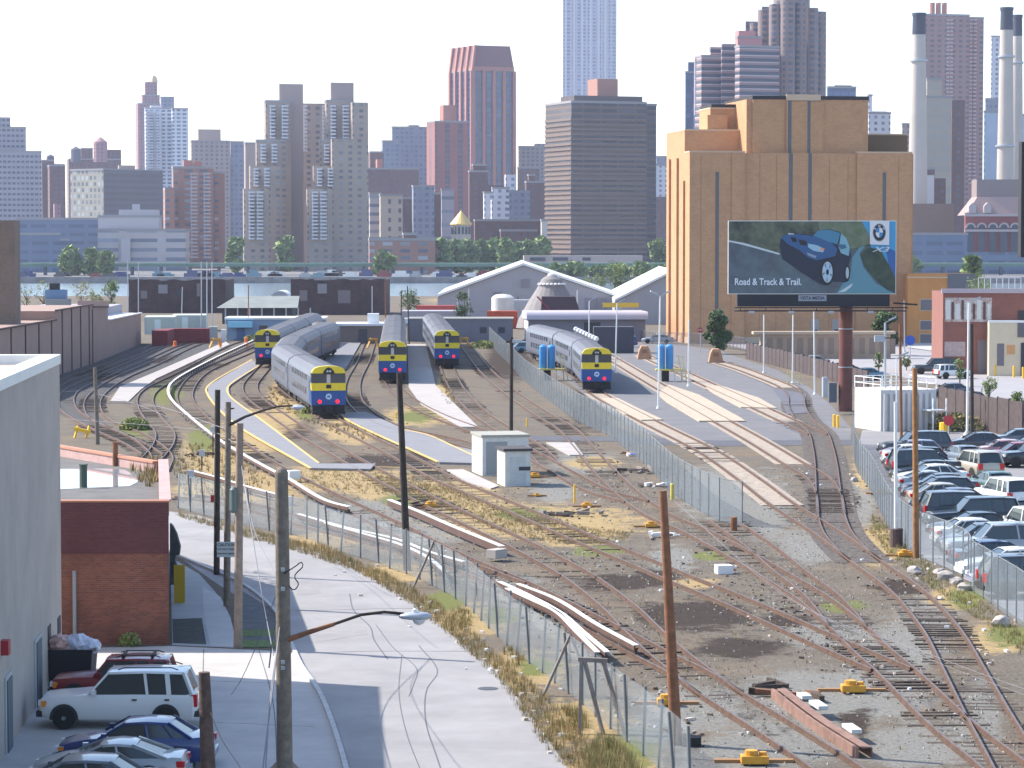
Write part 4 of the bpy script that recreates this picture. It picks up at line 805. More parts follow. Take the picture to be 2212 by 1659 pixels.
# dumpster with bags
g=G(160,1480); R=empty('dumpster',(g.x,g.y,0),'dark dumpster topped with pale plastic rubbish bags behind the red jeep','dumpster')
b=MB(); b.add([(g.x-.8,g.y-.5,.1),(g.x+.65,g.y-.5,.1),(g.x+.65,g.y+.7,.1),(g.x-.8,g.y+.7,.1),(g.x-.9,g.y-.65,1.35),(g.x+.75,g.y-.65,1.35),(g.x+.75,g.y+.8,1.35),(g.x-.9,g.y+.8,1.35)],[(3,2,1,0),(4,5,6,7),(0,1,5,4),(1,2,6,5),(2,3,7,6),(3,0,4,7)]); b.build('bin',mat('bin_dark',(.02,.02,.025),.7),R)
for s in (-.98,.78): MB().box(g.x+s,g.x+s+.1,g.y-.5,g.y+.6,1.3,1.42).build('rim',M_wood,R)
for k,(dx,dz,r_,m) in enumerate(((-.45,1.45,.5,mat('bag_pink',(.55,.33,.28),.4)),(.15,1.5,.48,mat('bag_pale',(.55,.55,.65),.3)),(.55,1.4,.42,mat('bag_pale',(.5,.5,.6),.3)))):
    bm=bmesh.new(); bmesh.ops.create_icosphere(bm,subdivisions=3,radius=r_)
    for v in bm.verts: v.co*=1+random.uniform(-.12,.12); v.co.z*=.75; v.co+=Vector((g.x+dx,g.y-.1,dz))
    me=bpy.data.meshes.new('rubbish_bag'); bm.to_mesh(me); bm.free(); me.materials.append(m); o=bpy.data.objects.new('rubbish_bag',me); COL.objects.link(o); tag(o,('pinkish rubbish bag on the dumpster','pale rubbish bag in the middle of the dumpster','pale rubbish bag spilling over the dumpster right side')[k],'rubbish bag','bags on the dumpster')
# brown tower edge at far left
m,l,ph,*_=blk(-140,-120,32,476,300,4); o=m.build('brick_tower',bricks('brown_brick',(.24,.17,.13),(.20,.14,.11),(.2,.16,.13),.3,.1)); place(o,l,ph); tag(o,'weathered brown brick tower cut by the left edge','building')
# ---------------- white huts in the yard ----------------
M_hut=mat('hut_white_paint',(.60,.60,.57),.8,0,.12,1.5); M_hutg=mat('hut_gray_roof',(.33,.32,.28),.9,0,.15,1)
def hut(xl,xc,xr,yt,yb,phi,label,mroof,over=.08,dp=None):
    Y=G(xc,yb).y; m,l,ph,b_,a_,zt=blk(xl,xc,xr,yt,Y,phi,0,yref=yb,depth=dp); R=empty('equipment_hut',l,label,'hut','white equipment huts'); R.rotation_euler=(0,0,ph)
    o=m.build('wall',M_hut); o.parent=R
    r=MB(); r.box(-over,b_+over,-over,a_+over,zt,zt+.16); o=r.build('roof',mroof); o.parent=R
    return R,b_,a_,zt
R,b_,a_,zt=hut(1021,1042,1142,945,1028,12,'larger beige and white equipment hut behind the smaller one',M_hutg,dp=3.6)
r=MB(); r.box(.25,1.7,-.03,.0,.1,zt-.3); o=r.build('door',mat('hut_door_gray',(.30,.32,.32),.8)); o.parent=R
R,b_,a_,zt=hut(1072,1091,1146,975,1051,12,'small white equipment hut in front with dark shed roof',mat('dark_shingle',(.06,.055,.06),.9),over=.12,dp=2.5)
r=MB(); r.box(.9,1.65,-.03,0,zt-1.25,zt-1.0); o=r.build('louvre_vent',M_dk); o.parent=R
r=MB(); r.box(.3,b_-.3,-.02,0,.1,zt-.35); o=r.build('door_panel',mat('hut_panel',(.50,.52,.52),.8,0,.1,2)); o.parent=R
def box_thing(name,x,y,L,w,z0,z1,m,label,cat,ang=0,group=None,bev=.02):
    g=G(x,y); b=MB(); b.obox((g.x,g.y),(math.cos(ang),math.sin(ang)),L,w,z0,z1); return thing(name,b,m,label,cat,group,bevel=bev)
box_thing('signal_box',1563,1239,.75,.7,.0,.42,M_white,'white signal box standing alone near the middle right tracks','signal box',.2)
box_thing('signal_box',1073,1212,.9,.6,.15,.6,mat('weathered_box',(.42,.38,.34),.8),'weathered box at the end of the long third rail cover','signal box',.9)
box_thing('signal_box',632,1041,.9,.6,.2,.75,M_white,'white box beside the foreground pole top near the third rail','signal box',.7)
# switch machines (yellow-orange)
M_sw=mat('switch_machine_orange',(.62,.30,.03),.6,0,.2,4)
def switch(x,y,label,s=1.0):
    g=G(x,y); R=empty('switch_machine',(g.x,g.y,0),label,'switch machine','orange switch machines')
    b=MB(); b.box(g.x-.42*s,g.x+.42*s,g.y-.25*s,g.y+.25*s,.05,.30*s); b.build('housing',M_sw,R,bevel=.03); b=MB(); b.tube([(g.x-.1*s,g.y,.30*s),(g.x-.1*s,g.y,.45*s)],.2*s,10); b.tube([(g.x+.25*s,g.y,.30*s),(g.x+.25*s,g.y,.40*s)],.12*s,8); b.build('motor_cover',M_sw,R)
    b=MB(); b.box(g.x-1.2*s,g.x+1.2*s,g.y+.28*s,g.y+.5*s,.0,.10); b.build('mounting_tie',mat('tan_tie',(.33,.18,.08),.9),R); return R
for x,y,lb,s in ((1843,1497,'orange switch machine on a plank near the lower right corner',1),(1630,1652,'orange switch machine cut by the bottom edge',1),(1443,1525,'orange switch machine half hidden by the rusty pole',.9),(1905,1068,'orange machine by the fence above the dark drum',.8),(1955,1203,'pale orange machine at the foot of the orange pole',.8),(1407,1140,'small orange switch machine on dry grass left of the rusty pole',.8),(1155,1032,'orange machine right of the small hut',.8),(930,1096,'orange machine among the grass right of the black pole',.8),(1268,1096,'yellow machine among the scrap pile',.7),(1160,1073,'rusty switch machine just below the small hut',.5),(2018,962,'orange hydrant shaped machine before the far parked cars',.7)): switch(x,y,lb,s)
b=MB(); g=G(176,946); R=empty('yellow_bumper',(g.x,g.y,0),'bright yellow wheel stop frame among far left tracks','bumper stop')
for s in (-.55,.35): MB().beam((g.x+s,g.y,0),(g.x+s+.25,g.y+.2,.95),.14).build('post',mat('safety_yellow',(.80,.47,.02),.6),R)
MB().beam((g.x-.6,g.y,.75),(g.x+.7,g.y,.45),.28).build('cross_beam',MATS['safety_yellow'],R)
def post_thing(name,x,y,h,r,m,label,cat,group=None):
    g=G(x,y); b=MB(); b.lathe((g.x,g.y,0),[(r,0),(r,h*.96),(r*.7,h)],10); return thing(name,b,m,label,cat,group)
post_thing('pipe_stub',1585,1146,.75,.19,M_pr,'rusty pipe stub at the near end of the central fence','pipe')
for x,y,lb in ((1802,922,'left yellow bollard by the billboard post'),(1810,924,'right yellow bollard by the billboard post'),(1868,911,'yellow bollard left of the white tank corner'),(1879,912,'second yellow bollard beside the white tank corner'),(1988,918,'yellow bollard at the foot of the white tank stairs')): post_thing('bollard',x,y,1.05,.13,MATS['safety_yellow'],lb,'bollard','yellow bollards')
post_thing('marker_post',1241,1086,1.1,.06,MATS['safety_yellow'],'thin yellow marker post above the scrap pile','marker post'); post_thing('marker_post',1138,921,.7,.07,MATS['safety_yellow'],'pale yellow marker post left of the iron pole','marker post'); post_thing('marker_post',1452,1080,1.0,.12,mat('faded_yellow',(.6,.5,.12),.7),'faded yellow stand behind the rusty pole top','marker post')
post_thing('gas_bottle',2040,936,.9,.42,MATS['safety_yellow'],'squat yellow cylinder right of the white tank','cylinder')
g=G(850,900); 
for x,y,lb in ((855,905,'yellow hooked marker left of the black pole'),): 
    g=G(x,y); b=MB(); b.tube([(g.x,g.y,0),(g.x,g.y,.5),(g.x+.15,g.y,.62),(g.x+.3,g.y,.5)],.06,6); thing('marker_hook',b,MATS['safety_yellow'],lb,'marker')
# red tag on left pole
q=P(461,1077,131.2); b=MB(); b.box(q.x-.12,q.x+.12,q.y-.05,q.y,q.z-.17,q.z+.17); thing('notice_plate',b,mat('notice_red',(.6,.04,.04),.6),'small red notice on the blackened slim pole','sign')
# dwarf signals near left third rail
for x,y0_,y1_,lb in ((460,924,990,'dark slim signal mast beside the left third rail'),(436,975,1016,'low dark signal stand in the dry grass'),(412,1020,1085,'small lamp stand near the brick roof corner')):
    g=G(x,y1_); t=P(x,y0_,g.y); R=empty('dwarf_signal',(g.x,g.y,0),lb,'signal','dwarf signals'); MB().tube([(g.x,g.y,0),t],.05,6).build('mast',M_pole,R); MB().box(t.x-.18,t.x+.18,t.y-.12,t.y+.12,t.z-.35,t.z+.1).build('signal_head',M_galv,R)
# scrap, litter, stones
M_scrap=mat('scrap_wood',(.25,.20,.17),.9,0,.4,3)
def pile(x,y,n,sp,label,m,name='scrap_pile'):
    g=G(x,y); R=empty(name,(g.x,g.y,0),label,'scrap pile','scrap piles')
    for i in range(n):
        a=random.uniform(0,PI); L=random.uniform(.4,1.5); c=Vector((g.x+random.gauss(0,sp),g.y+random.gauss(0,sp*1.5),random.uniform(.04,.2))); d=Vector((math.cos(a),math.sin(a),random.uniform(-.12,.12)))*L/2; MB().beam(c-d,c+d,random.uniform(.06,.22)).build('scrap_piece',random.choice(m),R)
pile(1240,1112,14,.9,'scrap timber pile in the grass right of the huts',[M_scrap,M_tie,M_wood]); pile(1385,1018,10,.9,'scrap pile near the middle of the central fence',[M_scrap,M_tie,M_white]); pile(1420,1050,7,.6,'scrap timbers lying beside the central fence below its middle',[M_scrap,M_white]); pile(1430,1160,7,.6,'white boards and scrap left of the rusty pole',[M_white,M_scrap,M_white]); pile(1690,1500,9,.7,'rusty scrap left of the switch machine plank',[M_pr,M_tie]); pile(430,985,9,.6,'dark scrap beside the low signal stand',[M_tie,M_pole,M_scrap]); pile(1365,985,4,.5,'white and blue rubbish by the crossing road edge',[M_white,mat('blue_plastic',(.1,.2,.6),.5),M_pr]); pile(910,1096,5,.6,'dark scrap in the grass beside the black pole',[M_tie,M_pr])
for x,y,s,lb in ((2030,1242,.35,'grey boulder near the car park fence bend'),(2042,1252,.45,'larger pale boulder near the car park fence bend'),(1975,1240,.4,'dark stone at the corner of the car park'),(2065,1262,.35,'dark flat stone along the grassy bank'),(2083,1275,.35,'light stone along the grassy bank'),(2163,1352,.45,'pale upright boulder near the right edge'),(1845,1040,.3,'stone right of the curved track')):
    g=G(x,y); bm=bmesh.new(); bmesh.ops.create_icosphere(bm,subdivisions=2,radius=s)
    for v in bm.verts: v.co*=random.uniform(.75,1.15); v.co.z*=.7; v.co+=Vector((g.x,g.y,s*.3))
    me=bpy.data.meshes.new('boulder'); bm.to_mesh(me); bm.free(); me.materials.append(mat('stone_gray',(.34,.31,.29),.9,0,.3,3)); o=bpy.data.objects.new('boulder',me); COL.objects.link(o); tag(o,lb,'boulder','boulders')
def scatter(name,zones,n,smin,smax,m,label,cat):
    b=MB()
    for _ in range(n):
        x0_,y0_,x1_,y1_=random.choice(zones); 
        t=random.random(); x=x0_+(x1_-x0_)*t+random.gauss(0,45); y=y0_+(y1_-y0_)*t+random.gauss(0,16); g=G(x,y); s=random.uniform(smin,smax); b.mi=random.randrange(len(m)); a=random.uniform(0,3); b.obox((g.x,g.y),(math.cos(a),math.sin(a)),s*1.6,s,-.01,s*.5+.03)
    return tag(b.build(name,m),label,cat,None,'stuff')
scatter('litter',[(700,1200,930,1320),(930,1320,1120,1480),(1120,1480,1250,1620),(900,1180,1300,1380),(1000,950,1500,1250),(1500,1200,2150,1620),(1850,980,1960,1240),(1950,1230,2200,1420),(1700,1000,1900,1100),(1200,1500,1700,1640)],150,.04,.13,[M_white,mat('paper_beige',(.6,.52,.45),.8)],'scattered white litter on the ground','litter')
scatter('loose_stones',[(1300,900,1400,1100),(1500,1250,2200,1600),(1100,1250,1500,1600),(1850,1000,1950,1300),(700,980,1300,1120),(1000,1150,1700,1300),(1500,1150,1900,1500),(600,870,900,1000)],700,.04,.11,[mat('stone_gray',(.34,.31,.29),.9),M_tie,mat('rubble_brown',(.22,.16,.12),.9)],'scattered stones and rubble between the tracks','rubble')
tufts('dry_grass',[(560,1165),(700,1180),(830,1240),(940,1300),(1010,1360),(1090,1430),(1170,1500),(1270,1600),(1380,1690),(1250,1690),(1165,1600),(1080,1470),(1000,1400),(930,1340),(860,1290),(780,1240),(640,1192),(540,1165)],2000,.34,.010,GR,'tall dry grass along the foot of the street fence',cat='dry grass')
tufts('dry_grass',[(380,1108),(560,1152),(700,1185),(640,1180),(540,1165),(390,1118)],420,.3,.011,GR,'strip of dry grass at the far bend of the street',cat='dry grass')
tufts('dry_grass',[(800,1025),(1000,1060),(1100,1100),(1260,1140),(1370,1150),(1330,1180),(1200,1175),(1080,1150),(960,1100),(820,1060)],1900,.2,.012,GR,'straw coloured grass spread across the middle of the yard',cat='dry grass')
tufts('dry_grass',[(560,1020),(760,1015),(960,1030),(1000,1060),(820,1070),(700,1060),(600,1030)],700,.2,.013,GR,'straw coloured grass below the platforms',cat='dry grass')
tufts('dry_grass',[(1885,1110),(1930,1150),(2000,1215),(2120,1300),(2212,1370),(2212,1420),(2100,1330),(2010,1270),(1920,1200),(1880,1150)],700,.25,.012,[GR[2],GG[2],GR[0]],'grassy bank outside the car park fence',cat='grass')
tufts('dry_grass',[(385,960),(480,965),(560,1010),(600,1040),(520,1080),(400,1075),(370,1010)],380,.35,.025,GR,'rough grass between the brick roof and the third rail',cat='dry grass')
tufts('dry_grass',[(580,835),(610,850),(650,900),(700,915),(760,915),(830,950),(760,950),(690,925),(620,890),(580,860)],200,.28,.03,GR,'dry grass around the nearest train',cat='dry grass')
tufts('dry_grass',[(950,800),(968,820),(985,870),(970,880),(952,850)],60,.3,.04,GR,'dry grass strip beside the track right of the centre train',cat='dry grass')
def bush(x,y,w,h,n,m,label,name='bush',leaf=.07,z=0,cat='bush',group='bushes'):
    g=G(x,y,z); b=MB()
    for _ in range(n):
        a=random.uniform(0,2*PI); e=random.random()**.5; zz=random.random(); r=w/2*e*math.sqrt(max(.05,1-(zz*.9)**2)); c=Vector((g.x+r*math.cos(a),g.y+r*math.sin(a),z+zz*h)); s=leaf*random.uniform(.6,1.6)
        u=Vector((random.gauss(0,1),random.gauss(0,1),random.gauss(0,1))).normalized()*s; v=u.orthogonal().normalized()*s*.6; b.mi=random.randrange(len(m)); b.add([c-u,c+v,c+u,c-v],[(0,1,2,3)])
    return tag(b.build(name,m),label,cat,group)
bush(292,928,2.6,.9,1400,GG,'green weed clump among the far left curving tracks',leaf=.12)
tufts('green_weeds',[(975,1320),(1010,1315),(1025,1350),(1000,1362),(978,1345)],70,.35,.012,[GG[1],GR[0],GG[2]],'green weeds at the street fence beyond the lamp head',cat='weeds'); tufts('green_weeds',[(1085,1405),(1125,1400),(1135,1440),(1100,1445)],50,.35,.012,[GG[1],GR[0]],'green weeds at the street fence below the bent covers',cat='weeds'); tufts('green_weeds',[(1255,1640),(1300,1590),(1370,1640),(1400,1720),(1300,1730)],380,.5,.012,[GG[1],GR[0],GR[1],GR[2]],'tall olive weeds at the bottom edge by the street fence',cat='weeds'); tufts('green_weeds',[(1215,1530),(1255,1535),(1270,1575),(1240,1580)],80,.4,.012,[GG[1],GR[0]],'olive weeds at the foot of the timber frame',cat='weeds')
bush(662,893,.9,.5,250,GG,'small green weed under the nearest train',leaf=.07); bush(405,740,5,1.1,500,GG,'green shrub at the end of the far left tracks',leaf=.2); bush(505,735,4,1.0,400,GG,'green shrub in front of the pale blue rail shed',leaf=.2); bush(545,738,3,.9,300,GG,'second green shrub in front of the pale blue rail shed',leaf=.2); bush(1045,752,4,1.0,300,GG,'weeds by the gray wall right of the centre trains',leaf=.2); bush(2063,930,5,1.4,700,[GR[0],GG[1],GR[2]],'brown green scrub right of the white tank',leaf=.15); bush(280,1396,1.0,.5,300,GG,'weeds at the base of the brick building wall',leaf=.06)

tufts('dry_grass',[(700,1010),(1100,1080),(1400,1110),(1700,1250),(2200,1600),(1700,1640),(1300,1450),(1000,1280),(700,1130)],500,.16,.012,GR,'sparse grass tufts growing between the near tracks',cat='dry grass')
# ---------------- middle distance buildings ----------------
def simple_block(name,label,cat,xL,xC,xR,yt,yb,phi,m,depth=None,z0=0,group=None,yref=None):
    Y=G(xC,yb).y; mb,l,ph,b,a,zt=blk(xL,xC,xR,yt,Y,phi,z0,depth=depth,yref=yref or yb); R=empty(name,l,label,cat,group); R.rotation_euler=(0,0,ph); w=mb.build('wall',m); w.parent=R; return R,b,a,zt,w
def pbox(parent,name,x0,x1,y0,y1,z0,z1,m,bevel=0):
    b=MB(); b.box(x0,x1,y0,y1,z0,z1); o=b.build(name,m,bevel=bevel); o.parent=parent; return o
# long beige wall building on the left
M_beige=mat('beige_panel',(.33,.225,.185),.9,0,.08,.4); M_dstripe=mat('rust_stripe',(.08,.05,.05),.9,0,.3,2); M_band=mat('band_gray',(.22,.22,.21),.9)
pa=G(32,828); pb=G(138,800); pc=G(197,790); pd=G(303,745)
# wall polyline from near-left to far-right, tops traced
R=empty('warehouse',(pc.x,pc.y,0),'long low beige warehouse with rusty pilasters and white roof edge, left side','warehouse')
pts=[(-30,846,718),(120,803,692),(120,803,672),(197,790,658),(233,770,665),(233,770,693),(305,742,676)]
segs=[((-30,868),(122,812),718,692),((122,812),(200,785),672,659),((200,785),(234,772),664,664),((234,772),(305,742),692,677)]
prev=None
for i,(p0,p1,t0,t1) in enumerate(segs):
    a=G(*p0); c=G(*p1); za=P(p0[0],t0,a.y).z; zc=P(p1[0],t1,c.y).z; d=(c-a); d.z=0; nrm=Vector((-d.y,d.x,0)).normalized(); k=14 if i!=2 else 10
    zt=(za+zc)/2; b=MB(); b.add([(a.x,a.y,0),(c.x,c.y,0),(c.x+nrm.x*k,c.y+nrm.y*k,0),(a.x+nrm.x*k,a.y+nrm.y*k,0),(a.x,a.y,za),(c.x,c.y,zc),(c.x+nrm.x*k,c.y+nrm.y*k,zc),(a.x+nrm.x*k,a.y+nrm.y*k,za)],[(3,2,1,0),(4,5,6,7),(0,1,5,4),(1,2,6,5),(2,3,7,6),(3,0,4,7)]); b.build('wall',M_beige,R)
    n_=5 if i==0 else (4 if i==1 else (1 if i==2 else 0)); un=d.normalized()
    for j in range(n_):
        q=a.lerp(c,(j+.6)/n_) if i<2 else a; z=za+(zc-za)*(j+.6)/n_; b=MB(); b.obox((q-nrm*.04).xy,un.xy,.55,.09,0,z+.02); b.build('pilaster_stripe',M_dstripe,R)
    b=MB(); b.beam((a.x-nrm.x*.02,a.y-nrm.y*.02,za+.08),(c.x-nrm.x*.02,c.y-nrm.y*.02,zc+.08),.3,.16); b.build('coping',M_dstripe if i<3 else M_white,R)
a=G(234,772); c=G(305,742); zc=P(305,677,c.y).z; za=P(234,692,a.y).z; d=c-a; nrm=Vector((-d.y,d.x,0)).normalized()
b=MB(); k=13.5; b.add([(a.x+nrm.x*.3,a.y,za+.05),(c.x+nrm.x*.3,c.y,zc+.05),(c.x+nrm.x*k,c.y+nrm.y*k+6,zc+.35),(a.x+nrm.x*k,a.y+nrm.y*k+4,za+.35)],[(0,1,2,3)]); b.build('roof',mat('white_membrane',(.7,.7,.68),.7),R)
# roof and machinery behind
R,b_,a_,zt,w=simple_block('roof_building','pale roofed building with machinery behind the warehouse','building',0,36,215,668,760,2,mat('mauve_wall',(.34,.33,.37),.9),depth=30)
pbox(R,'roof_parapet',7,b_,12,12.5,zt,zt+.9,M_beige); pbox(R,'roof_unit',3.5,6.6,4,8,zt,zt+1.3,M_band); u=pbox(R,'roof_unit',3.3,6.2,5,7,zt+1.3,zt+2.6,mat('blue_unit',(.12,.2,.32),.7)); pbox(R,'roof_unit',3.9,5.2,5.2,6.8,zt+2.6,zt+3.5,M_und)
b=MB(); b.lathe((1.6,.8,zt-4),[(.3,0),(.7,1.8),(.8,2.6),(.1,3.0)],10); o=b.build('rusty_vent',M_pr); o.parent=R
# containers, glass sheds
def container(x0,x1,yt,yb,phi,m,label,dp=2.4,name='shipping_container',cat='container',group='shipping containers'):
    R,b_,a_,zt,w=simple_block(name,label,cat,x0,x0,x1,yt,yb,phi,m,depth=dp,group=group)
    for i in range(int(b_/.55)): pbox(R,'wall_rib',.2+i*.55,.32+i*.55,-.05,0,.1,zt-.1,m) if i<40 else None
    return R,b_,a_,zt
M_cred=mat('container_red',(.20,.03,.035),.8,0,.15,1)
container(328,362,714,747,0,M_cred,'dark red container end nearest the beige warehouse',8); container(364,452,710,742,4,M_cred,'long dark red container behind the far left tracks')
M_gsh=fac('glasshouse_panels',(.40,.45,.42),(.30,.36,.36),3,2.2,.45,.8,rnd=.9)
simple_block('polytunnel_shed','low translucent shed behind the red containers, left part','shed',306,312,378,685,722,5,M_gsh,depth=10,group='translucent sheds'); simple_block('polytunnel_shed','low translucent shed behind the red containers, right part','shed',370,372,446,681,716,5,M_gsh,depth=9,group='translucent sheds')
b=MB(); simple_block('cabinet','pale green cabinet right of the red containers','cabinet',450,452,470,706,738,6,mat('cabinet_green',(.36,.40,.38),.7),depth=2); simple_block('cabinet','narrow white cabinet left of the pale blue shed','cabinet',477,478,488,712,738,6,M_white,depth=1)
# pale blue rail shed
R,b_,a_,zt,w=simple_block('rail_shed','long pale blue shed with white roof edge behind the leftmost train','shed',489,490,700,690,736,1,mat('pale_blue_siding',(.22,.31,.45),.8,0,.06,1),depth=7)
pbox(R,'roof',-.3,b_+.3,-.3,a_+.3,zt,zt+.3,M_white); pbox(R,'awning',.3,4,-1.2,-.02,zt-1.2,zt-.3,mat('cyan_awning',(.25,.55,.72),.6))
for i in range(6): wn=pbox(R,'window',5+i*3.2,6.2+i*3.2,-.06,.0,1.0,2.3,M_twin); pbox(R,'window_frame',4.9+i*3.2,6.3+i*3.2,-.03,.0,.9,2.4,M_band)
pbox(R,'door',1.5,2.8,-.05,0,0,2.3,mat('deep_blue_door',(.08,.14,.3),.7))
# canopy with posts; dark block behind them paints in the shade under the roof
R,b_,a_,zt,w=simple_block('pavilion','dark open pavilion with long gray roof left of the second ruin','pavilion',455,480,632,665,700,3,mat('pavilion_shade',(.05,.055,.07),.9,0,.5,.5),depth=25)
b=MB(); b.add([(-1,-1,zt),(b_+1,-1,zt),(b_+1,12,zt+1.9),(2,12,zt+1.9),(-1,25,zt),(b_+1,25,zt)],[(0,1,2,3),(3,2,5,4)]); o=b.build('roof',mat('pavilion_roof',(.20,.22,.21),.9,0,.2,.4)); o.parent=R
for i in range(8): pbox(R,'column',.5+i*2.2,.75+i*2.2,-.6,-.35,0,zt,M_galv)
# ruined brick houses
M_ruin=bricks('ruin_brick',(.085,.045,.045),(.05,.03,.035),(.09,.07,.07),.4,.14,stain=(.03,.025,.03))
def ruin(x0,x1,yt,yb,label,wins,hole,lit=None):
    Y=G(x0,yb).y; px=lambda x,y:P(x,y,Y)
    out=[(x0,yb),(x0,yt),(x0+8,yt+1)]+[(x,yt+random.choice((0,0,1,2))) for x in range(int(x0)+20,int(hole[0]),14)]+hole[1]+[(x,yt+random.choice((0,0,1,3))) for x in range(int(hole[2]),int(x1)-8,14)]+[(x1,yt+1),(x1,yb)]
    R=empty('ruined_building',px((x0+x1)/2,yb),label,'ruin','ruined brick buildings'); R.location.z=0
    b=MB(); q=[(px(x,y).x,max(px(x,y).z,0)) for x,y in out]; n=len(q); b.yprism(q,Y,Y+.6); b.build('front_wall',M_ruin,R)
    a=px(x0,yt); c=px(x1,yt); 
    for x in (a.x+.3,c.x-.3): MB().box(x-.3,x+.3,Y+.6,Y+18,0,a.z-.2).build('side_wall',M_ruin,R)
    MB().box(a.x+.6,c.x-.6,Y+17.4,Y+18,0,a.z-.6).build('rear_wall',M_ruin,R)
    for (u0,u1,v0,v1,m) in wins:
        p=px(u0,v0); s=px(u1,v1); MB().box(p.x,s.x,Y-.12,Y-.01,s.z,p.z).build('blocked_window',m,R)
    return R
M_gwin=mat('boarded_gray',(.18,.16,.17),.9); M_gw2=mat('torn_patch',(.25,.24,.27),.9)
ruin(278,487,603,676,'dark roofless brick ruin on the left of the river bank',[(304,318,628,645,M_gwin),(342,362,615,634,M_gw2),(383,395,626,640,M_dk),(425,432,612,640,M_gwin)],(340,[(344,604),(350,612),(360,606)],364))
ruin(628,834,602,680,'second dark roofless brick ruin right of the white tent',[(647,664,627,650,M_gwin),(730,757,627,655,M_gwin),(686,706,613,634,M_gw2),(773,778,605,660,M_ruin)],(684,[(688,614),(706,612),(713,603)],716))
# half-round tent
g=G(605,672); R=empty('event_tent',(g.x,g.y,0),'white half-round tent beside the second ruin','tent'); r_=21/sc(g.y); b=MB(); zb=P(605,648,g.y).z; pr=[(g.x+r_*1.05*math.cos(t*PI/14),zb+r_*.95*math.sin(t*PI/14)) for t in range(15)]; b.yprism(pr,g.y,g.y+9); b.build('canopy',M_white,R); MB().box(g.x-r_*.95,g.x+r_*.95,g.y-.05,g.y+.5,0,zb).build('lower_wall',M_gw2,R); MB().yprism([(x*1+(g.x-x)*.1,z-.1) for x,z in pr],g.y-.06,g.y-.02).build('end_panel',mat('tent_shade',(.45,.46,.48),.8),R)
# cluster of small sheds behind centre trains
R,b_,a_,zt,w=simple_block('workshop','brown panelled workshop with white roof clutter behind the centre trains','workshop',727,728,824,704,742,1,fac('workshop_panels',(.24,.19,.165),(.05,.05,.06),3.6,4.2,.32,.6,rnd=.3),depth=8)
pbox(R,'roof',-.4,b_+.4,-.4,a_,zt,zt+.35,M_white); pbox(R,'roof_unit',4.5,6.2,1,3,zt+.35,zt+1.8,M_white); pbox(R,'roof_unit',9.5,10.6,1,3,zt+.35,zt+1.1,M_white)
R,b_,a_,zt,w=simple_block('workshop','low gray-blue workshop stretching right of the centre trains','workshop',878,880,1108,690,738,0,mat('slate_cladding',(.16,.165,.20),.9,0,.08,.8),depth=9)
pbox(R,'roof',-.1,b_+.1,-.1,a_,zt,zt+.15,M_band)
for x in (3.2,11.0,13.8): pbox(R,'window',x,x+1.0,-.05,0,1.3,2.2,M_twin)
pbox(R,'door',6,6.9,-.05,0,0,2.3,M_twin)
simple_block('storage_shed','gray rear shed with red panel behind the centre trains','shed',866,868,1000,672,705,0,mat('mauve_wall',(.34,.33,.37),.9),depth=8)
box_thing('red_skip',942,700,7,2.4,1.2,3.4,mat('faded_red',(.5,.08,.07),.8),'faded red skip in front of the gable shed','skip')
for x,y,L,lb in ((765,741,11,'long orange safety barrier beside the nearest train end'),(800,741,4,'short orange safety barrier by the workshop')): box_thing('safety_barrier',x,y,L*.55,.3,0,1.3,mat('orange_net',(.75,.13,.04),.7),lb,'barrier')
def drum(x,y,label,h=1.0): 
    g=G(x,y); b=MB(); b.lathe((g.x,g.y,0),[(.42,0),(.42,.1),(.30,.12),(.26,h*.5),(.22,h),(.08,h+.05)],12); return thing('traffic_drum',b,mat('drum_orange',(.85,.2,.04),.6),label,'traffic drum','orange traffic drums')
drum(532,748,'left orange drum at the end of the concrete strip',1.3); drum(557,748,'right orange drum at the end of the concrete strip',1.3); drum(475,748,'small orange drum near the narrow white cabinet',1.0); drum(378,749,'orange drum before the long red container',.8)
def aframe(x,y,label,m=None,s=1.0):
    g=G(x,y); R=empty('buffer_stop',(g.x,g.y,0),label,'buffer stop','track end buffers'); m=m or M_sw
    for q in (-.8,.8): MB().beam((g.x+q*s,g.y-.8,0),(g.x+q*s*.4,g.y+.2,1.4*s),.22*s).build('leg',m,R)
    MB().beam((g.x-.7*s,g.y,1.25*s),(g.x+.7*s,g.y,1.25*s),.3*s).build('buffer_beam',m,R)
aframe(806,752,'yellow A-frame buffer stop at the end of the empty track'); aframe(1002,750,'yellow A-frame buffer stop right of the centre trains'); aframe(466,752,'yellow A-frame buffer stop at the far left tracks')
def pbuf(x,y,label):
    g=G(x,y); R=empty('buffer_block',(g.x,g.y,0),label,'buffer stop','orange buffer blocks'); b=MB(); w=.95
    b.yprism([(g.x-w,0),(g.x+w,0),(g.x+w*.75,1.2),(g.x+w*.45,1.75),(g.x-w*.45,1.75),(g.x-w*.75,1.2)],g.y-.6,g.y+.8); b.build('block',mat('buffer_tan',(.50,.27,.15),.8,0,.15,2),R,bevel=.08); MB().box(g.x-.35,g.x+.35,g.y-.68,g.y-.6,.8,1.3).build('buffer_face',mat('brown_face',(.3,.15,.08),.8),R)
pbuf(1392,776,'orange-tan buffer block by the right blue tank'); pbuf(1546,783,'orange-tan buffer block at the start of the billboard curve')
